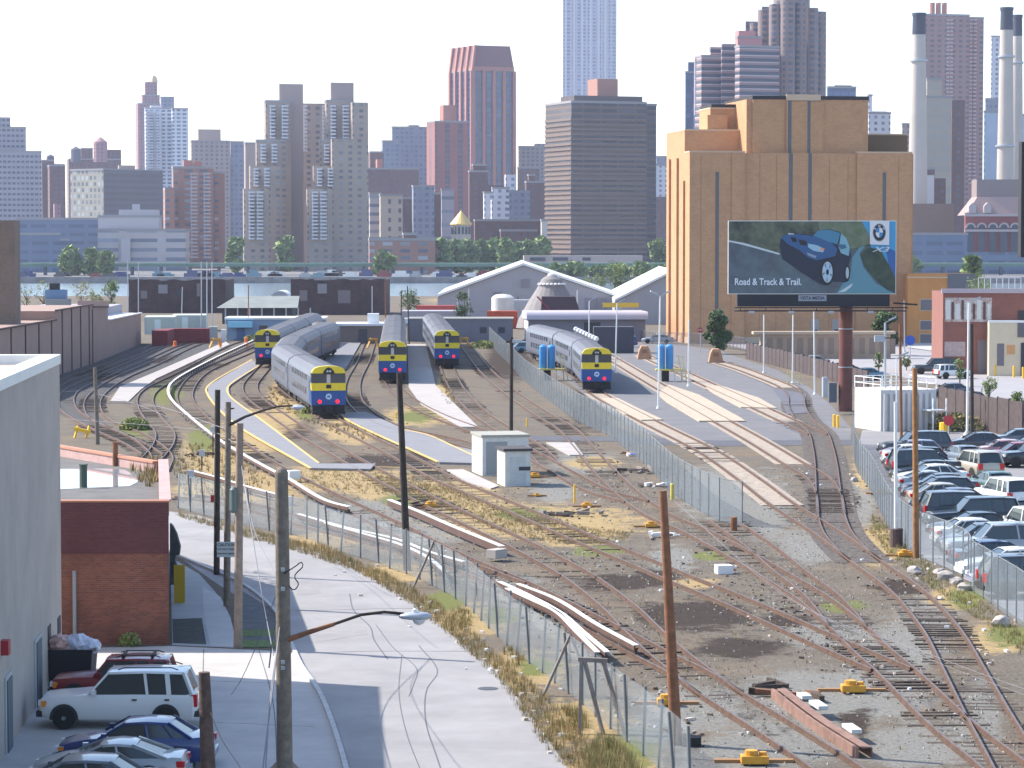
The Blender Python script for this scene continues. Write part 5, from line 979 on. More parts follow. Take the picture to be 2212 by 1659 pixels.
# service tanks: twin blue cylinders on yellow stand
def btank(x,yt,ym,yb,label):
    g=G(x,yb); R=empty('service_tank',(g.x,g.y,0),label,'tank','blue twin cylinder service tanks'); zb=P(x,ym,g.y).z; zt=P(x,yt,g.y).z
    for s in (-.55,.55): MB().lathe((g.x+s*.85,g.y,zb),[(.40,0),(.42,.1),(.42,zt-zb-.25),(.25,zt-zb-.08),(.05,zt-zb)],14).build('blue_cylinder',mat('tank_blue',(.05,.28,.62),.4),R,smooth=True)
    MB().box(g.x-.05,g.x+.05,g.y-.45,g.y-.4,zb+.1,zt-.1).build('divider',M_white,R)
    MB().box(g.x-1.1,g.x+1.9,g.y-.9,g.y+.8,zb-.15,zb).build('platform',MATS['faded_yellow'],R)
    for s in ((-.9,-.7),(1.0,-.7),(1.8,-.7),(-.9,.6),(1.8,.6)): MB().beam((g.x+s[0],g.y+s[1],0),(g.x+s[0],g.y+s[1],zb-.15),.14).build('leg',M_white,R)
    MB().beam((g.x+1.75,g.y-.9,zb+1.5),(g.x+2.3,g.y-1.2,0),.12).build('ladder_rail',mat('pale_yellow',(.7,.6,.35),.7),R); MB().beam((g.x+1.35,g.y-.9,zb+1.5),(g.x+1.9,g.y-1.2,0),.12).build('ladder_rail',MATS['pale_yellow'],R)
    for z in (zb+.7,zb+1.4): MB().beam((g.x+1.2,g.y-.85,z),(g.x+1.9,g.y-.85,z),.08).build('guard_rail',MATS['pale_yellow'],R)
    MB().box(g.x-.4,g.x+.4,g.y-.3,g.y+.3,0,zb-.15).build('pump_case',M_und,R)
btank(1182,744,796,822,'blue twin cylinder tank in front of the rightmost train')
btank(1437,743,797,824,'blue twin cylinder tank standing beside the white lamp post')
# gable sheds on the river bank
M_gray=mat('gray_sheet',(.36,.35,.38),.85,0,.06,.3)
def gable(pts,Y,label,depth,ridge_w=.6,m=M_gray,rm=None,name='gable_shed'):
    a,c,t=[P(x,y,Y) for x,y in pts]  # left eave, right eave, apex
    R=empty(name,(t.x,Y,0),label,'shed','riverside gable sheds'); b=MB(); b.yprism([(a.x,0),(c.x,0),(c.x,c.z),(t.x,t.z),(a.x,a.z)],Y,Y+depth); b.build('wall',m,R)
    for p,q in ((a,t),(t,c)):
        b=MB(); b.add([(p.x,Y-.5,p.z+.1),(q.x,Y-.5,q.z+.1),(q.x,Y+depth+.5,q.z+.1),(p.x,Y+depth+.5,p.z+.1),(p.x,Y-.5,p.z+.55),(q.x,Y-.5,q.z+.55),(q.x,Y+depth+.5,q.z+.55),(p.x,Y+depth+.5,p.z+.55)],[(3,2,1,0),(4,5,6,7),(0,1,5,4),(1,2,6,5),(2,3,7,6),(3,0,4,7)]); b.build('roof',rm or M_white,R)
    return R,a,c,t
R,a,c,t=gable([(945,642),(1350,648),(1130,574)],520,'big gray gable shed with white roof edge on the river bank',60)
for x,y in ((1135,612),(1215,640),(1075,640)): p=P(x,y,519.9); MB().box(p.x-.8,p.x+.8,p.y-.1,p.y+.1,p.z-.8,p.z+.8).build('window',M_gw2,R)
for x in (1275,1300): p=P(x,655,519.9); MB().box(p.x-.9,p.x+.9,p.y-.1,p.y+.1,0,p.z+1).build('vent_slot',M_gw2,R)
R,a,c,t=gable([(1328,652),(1720,652),(1455,588)],505,'pale shed with broad white roof left of the orange building',50)
# white tank and red container near gable
g=G(1086,705); b=MB(); R=empty('storage_tank',(g.x,g.y,2.5),'squat white storage tank before the gable shed','tank'); MB().lathe((g.x,g.y,0),[(2.0,0),(2.0,P(1086,643,g.y).z),(1.4,P(1086,637,g.y).z),(.2,P(1086,635,g.y).z)],20).build('tank_shell',mat('tank_cream',(.62,.60,.57),.7,0,.15,.5),R,smooth=True)
box_thing('white_cabin',1128,703,4.6,3,0,4.6,mat('cabin_pale',(.5,.5,.52),.8),'pale cabin right of the squat white tank','cabin')
R,b_,a_,zt=container(1052,1118,672,710,0,mat('container_orange_red',(.50,.09,.035),.8,0,.2,.6),'orange-red container below the squat white tank')
# shingled dome with flared skirt
g=G(1182,712); Rz=empty('shingled_pavilion',(g.x,g.y,0),'gray shingled bell-shaped pavilion with round skylights','pavilion'); s=1/sc(g.y); M_sh=mat('gray_shingles',(.24,.22,.22),.9,0,.14,1.5)
zz=lambda y:P(1182,y,g.y).z
MB().lathe((g.x+.8,g.y+4,0),[(78*s,zz(712)*0+.2),(72*s,zz(690)),(52*s,zz(655)),(36*s,zz(630)),(31*s,zz(622)),(22*s,zz(604)),(10*s,zz(596)),(2*s,zz(594))],22).build('shingled_roof',M_sh,Rz)
MB().lathe((g.x+.8,g.y+4,zz(598)),[(9*s,0),(8*s,.4),(2*s,.7)],12).build('skylight_cap',M_white,Rz)
for k in range(9):
    t=-PI*(.12+.76*k/8); MB().lathe((g.x+.8+29*s*math.cos(t),g.y+4+29*s*math.sin(t),zz(616)),[(.28,0),(.26,.25),(.05,.35)],8).build('round_skylight',M_white,Rz)
b=MB(); x0,x1=P(1170,650,g.y).x,P(1242,650,g.y).x; b.yprism([(x0-.2,zz(690)),(x1+1.2,zz(690)),(x1,zz(640)),(x0,zz(640))],g.y-2.2,g.y+4); b.build('red_trimmed_dormer',mat('dormer_dark',(.07,.05,.07),.8),Rz)
for y in (672,690): MB().box(x0-.3,x1+.9,g.y-2.4,g.y-2.2,zz(y),zz(y)+.3).build('red_trim',mat('trim_red',(.28,.04,.07),.7),Rz)
MB().beam((x0-.8,g.y-2.3,zz(640)),(x0+1.4,g.y-2.3,zz(668)),.25).build('red_trim',MATS['trim_red'],Rz)
# gray depot with rounded parapet
Y=G(1140,738).y; R,b_,a_,zt,w=simple_block('depot_building','long gray depot with rounded lavender roof edge left of the orange building','depot',1115,1141,1394,690,738,4,mat('depot_gray',(.19,.19,.23),.9,0,.06,.6),depth=9)
b=MB(); n=7; pr=[(-.1-1.0*math.sin(i*PI/2/n),zt+1.15*math.cos(i*PI/2/n)) for i in range(n+1)]; vs=[(x,y,z) for x in (-.3,b_+.3) for y,z in [(a_,zt),(a_,zt+1.15)]+pr]; k=len(pr)+2; b.add(vs,[tuple(range(k)),tuple(range(k,2*k))[::-1]]+[(i,(i+1)%k,k+(i+1)%k,k+i) for i in range(k)]); o=b.build('roof_edge',mat('lavender_edge',(.40,.38,.44),.7),smooth=True); o.parent=R
for x0_,x1_,z1 in ((8.5,11.0,2.9),(1.6,3.0,2.2),(14,15.2,2.3)): pbox(R,'doorway',x0_,x1_,-.06,0,0,z1,M_dk)
pbox(R,'white_wall_panel',-.01,.03,0,a_*.9,0,zt-.2,M_white)
R2=[]
for i in range(8):
    x=1244+i*6.3; y=(742+i*3.0); g=G(x,y+8); h=P(x,y-30,g.y).z; R=empty('vent_bollard',(g.x,g.y,0),['first','second','third','fourth','fifth','sixth','seventh','last'][i]+' from the left in the row of pipes with white caps','vent pipe','row of vent pipes with white caps'); MB().tube([(g.x,g.y,0),(g.x,g.y,h)],.13,8).build('pipe',M_galv,R); MB().lathe((g.x,g.y,h-.2),[(.2,0),(.34,.15),(.3,.45),(.1,.6)],10).build('white_cap',M_white,R)
g=G(1335,760); box_thing('dark_shelter',1325,762,5.5,3,0,3.6,mat('shelter_dark',(.06,.06,.08),.8),'dark shelter with blue edge right of the row of pipes','shelter'); 
# sign board yellow and blue on posts
g=G(1341,735); q=P(1340,659,g.y); R=empty('gantry_sign',(g.x,g.y,0),'long yellow overhead sign board before the white roofed shed','sign'); MB().box(P(1302,659,g.y).x,P(1380,659,g.y).x,g.y-.1,g.y+.1,q.z-.35,q.z+.35).build('sign_board',mat('sign_yellow',(.5,.36,.03),.7),R); MB().box(q.x-.06,q.x+.06,g.y,g.y+.12,0,q.z).build('post',M_galv,R)
# ---------------- orange brick tower ----------------
M_ob=bricks('orange_brick',(.54,.30,.155),(.47,.25,.125),(.48,.29,.165),.5,.18,stain=(.38,.21,.115)); M_slot=mat('slot_window_gray',(.10,.11,.12),.5); M_coap=mat('pale_coping',(.55,.42,.30),.8); M_dcap=mat('dark_roof_edge',(.03,.03,.035),.8)
R,b_,a_,zt,w=simple_block('brick_tower_block','massive stepped orange brick building with narrow window slots','building',1440,1488,1970,330,742,8,M_ob)
Yo=G(1488,742).y; ph=math.radians(8)
def lx(x,off=0): # local x on front face for a pixel
    k=kx(x,600); C=R.location; 
    cx,cy=C.x-math.sin(ph)*off,C.y+math.cos(ph)*off
    return (k*cy-cx)/(math.cos(ph)-k*math.sin(ph))
def lz(y,x=1700): return P(x,y,Yo+2).z
def vol(x0,x1,yt,off,dep,name='tower_stage',z0=0,m=M_ob,cope=True):
    a,c=lx(x0,off),lx(x1,off); z=lz(yt); o=pbox(R,name,a,c,off,off+dep,z0,z,m)
    if cope: pbox(R,'coping',a-.05,c+.05,off-.06,off+dep+.05,z,z+.22,M_coap)
    return a,c,z
zt=lz(332)
vol(1580,1608,332,-.5,3,cope=False); vol(1890,1868,332,-.5,.3,cope=False) if 0 else None
a,c,z=vol(1625,1873,214,1.2,20,cope=False); pbox(R,'dark_roof_edge',a-.1,c+.1,1.1,21.3,z,z+.55,M_dcap); pbox(R,'pale_parapet',lx(1700),lx(1774),.9,1.3,z-.15,z+.75,M_coap)
vol(1611,1625,214,1.6,19,cope=False)
vol(1699,1777,218,.9,2,cope=False)
vol(1489,1608,330,-.35,4); vol(1850,1968,330,-.35,4); pbox(R,'tower_stage',lx(1611,-.0),lx(1868,0),-.25,1.3,0,lz(330)-.02,M_ob) if 0 else None
vol(1478,1625,280,6,14); vol(1527,1570,244,8,6,cope=False); vol(1533,1600,230,9,8); pbox(R,'dark_roof_edge',lx(1535,9),lx(1600,9),8.9,17.2,lz(230)+.22,lz(230)+.7,M_dcap)
vol(1873,1958,286,9,10,m=mat('brown_penthouse',(.17,.12,.07),.9)); 
for x0,x1,y0,y1,off in ((1544,1551,372,742,-.35),(1703,1711,217,640,.9),(1745,1752,217,640,.9),(1703,1711,331,640,0),(1745,1752,331,640,0),(1904,1911,372,640,-.35)): pbox(R,'slot_window',lx(x0),lx(x1),off-.06,off+.02,lz(y1) if y1<700 else .2,lz(y0),M_slot)
for x0,x1 in ((1541,1544),(1551,1554),(1700,1703),(1711,1714),(1742,1745),(1752,1755)): pbox(R,'pilaster',lx(x0),lx(x1),-.02 if x0<1600 else .84,.02 if x0<1600 else .9,.2,lz(372 if x0<1600 else 218),M_ob) if x0>1600 else None
for x in (1512,1640,1676,1790,1830,1938): pbox(R,'panel_joint',lx(x),lx(x)+.07,-.03 if 1608<x<1850 else -.38,0,.9,lz(335),mat('joint_shade',(.33,.19,.10),.9))
# pale stone door pieces and lower wall
for x in (1752,1798): pbox(R,'stone_doorway',lx(x),lx(x+18),-.1,.6,0,lz(690),mat('pale_stone',(.38,.34,.32),.9)); pbox(R,'door',lx(x+5),lx(x+13),-.16,-.1,0,lz(712),M_dk)
pbox(R,'plinth',-.08,b_+.05,-.12,a_,0,.9,M_coap)
# left face strips
zf=lz(300)
for i,(y0,w_) in enumerate(((3.0,2.2),(8,1.2),(14,1.2))): pbox(R,'pilaster',-.35,.0,y0,y0+w_,0,zt-(.5 if i else 4),M_ob)
for y_,z_ in ((1.2,3.2),(1.2,9),): pbox(R,'window',-.03,.02,y_,y_+.8,z_,z_+2.8,M_slot)
# brick forecourt wall with openings
R3,b_,a_,z3,w=simple_block('forecourt_wall','low tan forecourt wall with tall openings before the orange building','wall',1640,1643,1924,722,775,3,mat('tan_wall',(.42,.31,.22),.9,0,.08,.6),depth=1.2)
pbox(R3,'coping',-1,b_+.6,-.3,1.4,z3,z3+.35,M_coap)
for i in range(13):
    x=.8+i*1.35; pbox(R3,'opening',x,x+.75,-.04,.0,.6,z3-.5,mat('opening_tan',(.30,.22,.17),.9))
# ---------------- billboard ----------------
g=G(1826,888); Yb=g.y; R=empty('billboard',(g.x,g.y,0),'large roadside billboard with a dark car advertisement on a rusty brown column','billboard')
M_bp=mat('oxide_column',(.14,.045,.035),.6,0,.25,.8)
p=P(1828,660,Yb); rr=15/sc(Yb); MB().tube([(g.x,Yb,0),(g.x,Yb,p.z)],rr,20).build('column',M_bp,R,smooth=True); 
for z in (4,7.5): MB().tube([(g.x,Yb,z),(g.x,Yb,z+.08)],rr*1.05,20).build('column_band',M_galv,R)
pt=lambda x,y,dy=-1.2:P(x,y,Yb+dy)
A0=pt(1574,636); A1=pt(1935,477); bx0,bx1,bz0,bz1=A0.x,A1.x,pt(1750,634).z,pt(1750,478).z; Wb=bx1-bx0; Hb=bz1-bz0; Yf=Yb-1.2
MB().box(bx0-.06,bx1+.06,Yf+.02,Yf+.35,bz0-.06,bz1+.06).build('panel_frame',M_white,R)
MB().box(bx0+.8,bx1-.5,Yf-.0,Yf+1.2,pt(1700,662).z,bz0-.07).build('apron_box',mat('apron_black',(.02,.022,.03),.7),R)
cw=pt(1700,664).z; MB().beam((bx0+.5,Yf-.9,cw),(bx1+1.0,Yf-.9,cw),.12,.1).build('catwalk_rail',M_und,R); MB().box(bx0+.5,bx1+.9,Yf-1.0,Yf+.2,cw-.35,cw-.25).build('catwalk',M_und,R)
for i in range(7): x=bx0+1+i*2.3; MB().beam((x,Yf-.9,cw-.3),(x,Yf-.9,cw+.05),.07).build('catwalk_post',M_und,R)
for i in range(4): x=bx0+2+i*3.6; MB().box(x-.25,x+.25,Yf-1.15,Yf-.85,cw-.5,cw-.3).build('floodlight',M_galv,R)
MB().beam((bx1-.2,Yf-.2,cw+.4),(bx1+2.0,Yf-.2,cw+.25),.15).build('side_arm',M_und,R)
def cm(n,c): return mat('print_'+n,c,.5)
def U(u,v): return (bx0+u*Wb,bz1-v*Hb)
layer=[0]
def shp(pts,c,name='printed_shape',d=None):
    layer[0]+=1; y=Yf-.004*layer[0]; n=len(pts); b=MB(); q=[U(*p_) for p_ in pts]; b.add([(x,y,z) for x,z in q]+[(x,y+.003,z) for x,z in q],[tuple(range(n)),tuple(range(n,2*n))[::-1]]+[(i,n+i,n+(i+1)%n,(i+1)%n) for i in range(n)]); return b.build(name,c,R)
# (u,v) traced on the poster 0..1
T=lambda x,y:((x-145)/1168.,(y-132-(0))/495.)
def Tp(*a): return [T(*p) for p in a]
shp([(0,0),(1,0),(1,1),(0,1)],mat('print_road',(.07,.085,.11),.5,0,.35,.6,col2=(.12,.17,.20)),'poster_sheet')
shp(Tp((145,132),(1140,132),(1140,300),(1000,330),(760,350),(500,350),(350,320),(145,262)),mat('print_hill',(.025,.035,.03),.6,0,.5,.9,col2=(.16,.18,.12)))
shp(Tp((770,132),(1075,132),(1130,210),(1180,270),(1090,300),(1000,320),(900,250),(780,190)),mat('print_green',(.10,.15,.07),.6,0,.5,1.2,col2=(.20,.22,.16)))
shp(Tp((1075,132),(1313,132),(1313,500),(1260,420),(1210,330),(1140,310),(1130,230)),cm('sky',(.06,.33,.60)))
shp(Tp((1240,300),(1313,340),(1313,520),(1270,460)),cm('sea',(.03,.12,.36)))
shp(Tp((1100,300),(1060,350),(1090,450),(1180,560),(1313,627),(900,627),(1000,480),(1010,380),(1060,310)),cm('lane',(.11,.27,.34)))
shp(Tp((1120,310),(1200,330),(1250,400),(1290,470),(1313,520),(1313,627),(1250,600),(1150,510),(1090,430),(1065,360)),mat('print_headland',(.02,.04,.035),.6,0,.5,1.2,col2=(.07,.10,.06)))
shp(Tp((145,262),(250,280),(500,350),(500,362),(250,295),(145,272)),cm('line',(.55,.62,.65)))
shp(Tp((910,620),(960,590),(1015,555),(1005,580),(960,615)),cm('line',(.55,.62,.65)))
# painted car
shp(Tp((500,300),(510,250),(560,215),(730,225),(760,200),(840,185),(920,205),(960,240),(990,300),(1000,370),(985,430),(985,540),(960,552),(870,545),(820,572),(780,560),(650,480),(520,390)),cm('carbody',(.012,.02,.045)),'printed_car')
shp(Tp((510,245),(560,215),(735,232),(850,270),(905,320),(890,370),(760,400),(700,380),(640,330),(560,290)),cm('carblue',(.03,.10,.25)))
shp(Tp((735,230),(765,198),(840,188),(925,212),(905,290),(850,275)),cm('glassb',(.06,.22,.36)))
shp(Tp((930,215),(965,245),(992,310),(985,370),(930,350),(915,310)),cm('sideglass',(.20,.42,.50)))
shp(Tp((700,285),(760,295),(815,320),(805,345),(740,335),(700,310)),cm('lampb',(.30,.50,.62)))
shp(Tp((785,310),(815,318),(810,335),(788,332)),cm('amber',(.75,.30,.18)))
shp(Tp((575,240),(615,245),(622,275),(590,272)),cm('grille',(.01,.012,.015))); shp(Tp((632,255),(690,268),(690,300),(645,292)),cm('grille',(.01,.012,.015)))
shp(Tp((560,213),(600,216),(600,222),(560,222)),cm('line',(.55,.62,.65))); shp(Tp((690,345),(760,370),(750,385),(700,365)),cm('fog',(.25,.32,.40))); shp(Tp((905,290),(960,290),(970,315),(930,325)),cm('mirror',(.05,.14,.25)))
def ell(cx,cy,rx,ry,n=24): return Tp(*[(cx+rx*math.cos(2*PI*i/n),cy+ry*math.sin(2*PI*i/n)) for i in range(n)])
shp(ell(832,480,52,92),cm('tyre',(.01,.01,.012)),'printed_wheel'); shp(ell(836,480,36,72),cm('alloy',(.42,.55,.68)),'printed_wheel'); shp(ell(836,480,10,20),cm('tyre',(.01,.01,.012)))
for i in range(5):
    t=2*PI*i/5+.5; shp(Tp((836+14*math.cos(t),480+26*math.sin(t)),(836+33*math.cos(t-.28),480+64*math.sin(t-.28)),(836+33*math.cos(t+.05),480+64*math.sin(t+.05))),cm('spokegap',(.12,.2,.3)))
shp(ell(978,485,16,50),cm('tyre',(.01,.01,.012)),'printed_wheel'); shp(ell(975,485,11,40),cm('alloy2',(.45,.5,.55)),'printed_wheel')
# white badge panel with roundel
shp(Tp((1130,126),(1267,128),(1267,296),(1132,290)),cm('badge_white',(.72,.72,.75)),'badge_panel')
shp(ell(1197,209,46,61),cm('ring',(.015,.018,.025)),'roundel_ring'); shp(ell(1197,209,44,58),cm('ring_line',(.5,.5,.52)),'roundel_ring'); shp(ell(1197,209,42,56),cm('ring',(.015,.018,.025)),'roundel_ring')
for q in range(4):
    a0=PI/2*q; shp(Tp((1197,209),*[(1197+26*math.cos(a0+PI/2*i/6),209+35*math.sin(a0+PI/2*i/6)) for i in range(7)]),cm('roundel_blue',(.05,.25,.55)) if q%2==0 else cm('badge_white',(.72,.72,.75)),'roundel_quarter')
RX=Matrix.Rotation(PI/2,4,'X'); yt_=Yf-.004*layer[0]-.02
def ptxt(s,x,y,size,m,al='LEFT',shear=0,sx=1,nm='lettering'): 
    u,v=T(x,y); X,Z=U(u,v); return text_mesh(s,size,nm,m,R,Matrix.Translation((X,yt_,Z))@RX,.004,al,shear,sx)
tw=cm('lettering',(.72,.78,.85))
ptxt('Road & Track & Trail.',184,548,.86,tw,sx=.80)
for ch,dx,dy,rt in (('B',-30,-26,.75),('M',0,-43,0),('W',30,-26,-.75)):
    u,v=T(1197+dx,209+dy); X,Z=U(u,v); text_mesh(ch,.26,'lettering',tw,R,Matrix.Translation((X,yt_,Z))@RX@Matrix.Rotation(rt,4,'Z'))
ptxt('X3',1205,326,.62,cm('silver_letter',(.60,.66,.70)),'CENTER',.35,1.9)
X,Z=pt(1755,644).x,pt(1755,644).z; MB().box(X-1.28,X+1.28,Yf-.03,Yf-.0,Z-.27,Z+.27).build('name_plate',mat('plate_gray',(.30,.32,.38),.6),R); text_mesh('VISTA MEDIA',.40,'lettering',M_und,R,Matrix.Translation((X,Yf-.04,Z))@RX,.004,'CENTER',0,.95)
MB().box(g.x-rr-.9,g.x-rr-.2,Yb-.4,Yb+.1,.8,2.6).build('meter_box',mat('meter_blue_gray',(.09,.11,.14),.6),R)
# ---------------- right side: tank, fences, shops ----------------
M_tk=mat('white_tank_paint',(.58,.56,.55),.7,0,.06,1)
R,b_,a_,zt,w=simple_block('fuel_tank_enclosure','white clad tank enclosure with railings on top beside the car park','tank enclosure',1868,1902,2022,843,932,18,M_tk,depth=5)
for i in range(9): pbox(R,'buttress',.2+i*b_/9.5,.45+i*b_/9.5,-.25,0,0,zt*.92,M_tk)
for z in (.45,.95):
    for (x0_,x1_,y0_,y1_) in ((0,b_,0,0),(0,b_,a_,a_),(0,0,0,a_),(b_,b_,0,a_)): b=MB(); b.beam((x0_,y0_,zt+z),(x1_,y1_,zt+z),.06); o=b.build('guard_rail',M_white); o.parent=R
for i in range(7):
    for y in (0,a_): b=MB(); b.beam((i*b_/6,y,zt),(i*b_/6,y,zt+.97),.06); o=b.build('rail_post',M_white); o.parent=R
for i in range(2): pbox(R,'stair_post',b_*.78+i*1.2,b_*.78+.1+i*1.2,-1.6,-1.5,0,zt*.8,M_white)
pbox(R,'landing',b_*.72,b_*1.0,-1.7,-.3,zt*.5,zt*.5+.1,M_white)
M_plankf=mat('brown_fence_boards',(.075,.055,.055),.9,0,.3,2)
def board_fence(pts,h,label):
    path=spline([G(x,y) for x,y in pts],2.6); c=path[len(path)//2]; R=empty('board_fence',(c.x,c.y,0),label,'fence','brown board fences')
    for p_,q in zip(path,path[1:]): b=MB(); d=q-p_; b.obox(((p_+q)/2).xy,d.xy,d.length-.06,.12,.0,h+random.uniform(-.08,.08)); b.build('board_panel',M_plankf,R)
    for p_ in path: MB().box(p_.x-.08,p_.x+.08,p_.y-.17,p_.y-.07,0,h+.12).build('post',M_plankf,R)
board_fence([(1612,775),(1700,797),(1790,822),(1878,845)],2.1,'brown board fence behind the billboard column'); board_fence([(2028,905),(2100,922),(2160,938),(2230,950)],2.9,'brown board fence right of the white tank')
b=MB(); 
for x,y,lb in ((1718,807,'pale yellow barrier rack beside the board fence'),): 
    g=G(x-17,832); R=empty('barrier_rack',(g.x,g.y,0),lb,'barrier')
    for i in range(5): MB().beam((g.x,g.y,.2+i*.28),(g.x+1.3,g.y,.2+i*.28),.07).build('rail',MATS['pale_yellow'],R)
    for i in (0,1.3): MB().beam((g.x+i,g.y,0),(g.x+i,g.y,1.4),.08).build('post',MATS['pale_yellow'],R)
R,b_,a_,zt,w=simple_block('electric_cabinet','grey electric cabinet on posts right of the yellow barrier','cabinet',1776,1778,1788,815,858,5,M_galv,depth=.7); 
fence([(1425,745),(1500,748),(1560,752),(1612,760)],1.9,2.2,'dark railing in front of the orange building',link=mesh_alpha('dark_mesh',(.08,.08,.1),.35)); fence([(1370,735),(1425,745)],1.7,2.2,'short dark railing at the corner of the depot',link=mesh_alpha('dark_mesh',(.08,.08,.1),.35))
# shops at right
M_or=mat('orange_stucco',(.55,.25,.08),.9,0,.1,.5); M_rb=bricks('shop_red_brick',(.26,.085,.06),(.2,.07,.055),(.22,.14,.12),.4,.13,stain=(.3,.13,.1))
R,b_,a_,zt,w=simple_block('orange_building','low orange commercial building right of the billboard','building',1958,1960,2108,592,742,-3,M_or,depth=14)
for z,n_ in ((lambda y:P(2000,y,G(1960,742).y).z,0),): 
    for y0_,y1_ in ((647,670),(693,712),(722,742)): pbox(R,'window',1.9,4.9,-.05,0,z(y1_),z(y0_),M_gwin); pbox(R,'window_frame',1.8,5.0,-.03,0,z(y1_)-.1,z(y0_)+.1,M_coap)
pbox(R,'dark_parapet',5.9,b_,-.2,.0,z(660),zt+.05,mat('shade_gray',(.14,.14,.16),.9)); pbox(R,'cornice',-.1,5.9,-.12,.02,zt-.6,zt-.4,M_coap)
R,b_,a_,zt,w=simple_block('brick_shop','red brick shop with faded white painted lettering wall and roof rail','shop',2034,2036,2330,633,808,-4,M_rb,depth=16)
Ys=G(2036,808).y; z=lambda y:P(2080,y,Ys).z
pbox(R,'coping',-.2,b_,-.25,.3,zt,zt+.5,mat('mauve_coping',(.42,.36,.40),.8))
o=pbox(R,'painted_sign',.2,5.6,-.05,0,z(695),z(643),mat('faded_mural',(.30,.14,.11),.8,0,.2,2.2,col2=(.62,.60,.58)))
ss=[(.3,.55),(.95,.3),(1.4,.55),(2.1,.3),(2.6,.6),(3.4,.3),(3.9,.5),(4.6,.3),(5.1,.35)]
for i,(x,w_) in enumerate(ss): pbox(R,'painted_letter',x,x+w_,-.08,-.052,z(690),z(648+4*(i%3)),mat('letter_white',(.62,.62,.60),.8) if i%2==0 else mat('letter_brown',(.12,.07,.06),.8))
pbox(R,'door',4.0,5.2,-.06,0,0,z(735),M_gwin); pbox(R,'window',8.6,11,-.05,0,z(690),z(670),M_dk); pbox(R,'rolling_shutter',.2,2.6,-.06,0,z(770),z(738),mat('shutter_pink',(.42,.33,.33),.8,0,.2,3)); pbox(R,'blue_sign',6.3,7.2,-.2,-.05,z(735),z(715),mat('sign_blue',(.03,.10,.45),.6)); pbox(R,'graffiti_panel',5.4,7.4,-.06,0,.5,z(745),mat('graffiti',(.45,.40,.42),.8,0,.4,3,col2=(.1,.1,.13)))
for i in range(8): pbox(R,'roof_rail_post',4.2+i*.7,4.28+i*.7,2,2.08,zt+.5,zt+1.8,M_white)
pbox(R,'roof_rail',4.2,9.2,2,2.08,zt+1.7,zt+1.8,M_white)
R,b_,a_,zt,w=simple_block('cream_garage','cream painted garage with dark open bay at the right edge','garage',2133,2136,2420,697,812,-6,mat('cream_paint',(.66,.54,.38),.85,0,.06,.7),depth=12)
Ys=G(2136,812).y; z=lambda y:P(2160,y,Ys).z
pbox(R,'parapet_cap',-.1,b_,-.1,.5,zt,zt+.25,M_white); pbox(R,'dark_fascia',3.2,b_,-.12,.0,z(728),zt,mat('fascia_gray',(.13,.12,.13),.8)); pbox(R,'open_bay',3.6,b_,-.14,.0,0,z(740),M_dk); pbox(R,'window',.9,1.7,-.05,0,z(790),z(742),M_gwin); pbox(R,'notice',2.0,2.9,-.05,0,z(765),z(745),mat('notice_orange',(.6,.3,.12),.7))
for x,y,lb in ((2150,812,'yellow bollard at the cream garage window'),(2190,815,'yellow bollard left of the garage bay'),(2210,818,'yellow bollard inside the garage bay edge')): post_thing('bollard',x,y,1.3,.14,MATS['safety_yellow'],lb,'bollard','yellow bollards')
R,b_,a_,zt,w=simple_block('dark_hoarding','tall dark hoarding seen edge-on at the right edge','hoarding',2200,2201,2260,306,960,6,M_dcap,depth=.8,z0=0)
w.data.vertices; zl=P(2200,556,R.location.y).z
for v in w.data.vertices:
    if v.co.z<.1: v.co.z=zl
pbox(R,'post',.7,1.0,.2,.5,0,zl,M_pole)
b=MB(); g=G(1880,880); 
for x,y,rd,lb in ((1887,770,0,'stop sign near the depot gate'),): pass
g=G(1513,762); q=P(1512,713,g.y); R=empty('stop_sign',(g.x,g.y,0),'red octagonal stop sign in front of the orange building','sign'); MB().tube([(g.x,g.y,0),(g.x,g.y,q.z)],.05,6).build('post',M_galv,R); b=MB(); b.yprism([(q.x+.4*math.cos(PI/8+i*PI/4),q.z+.4*math.sin(PI/8+i*PI/4)) for i in range(8)],g.y-.1,g.y-.06); b.build('sign_plate',mat('sign_red',(.5,.04,.05),.6),R); text_mesh('STOP',.24,'lettering',M_white,R,Matrix.Translation((q.x,g.y-.12,q.z))@RX)
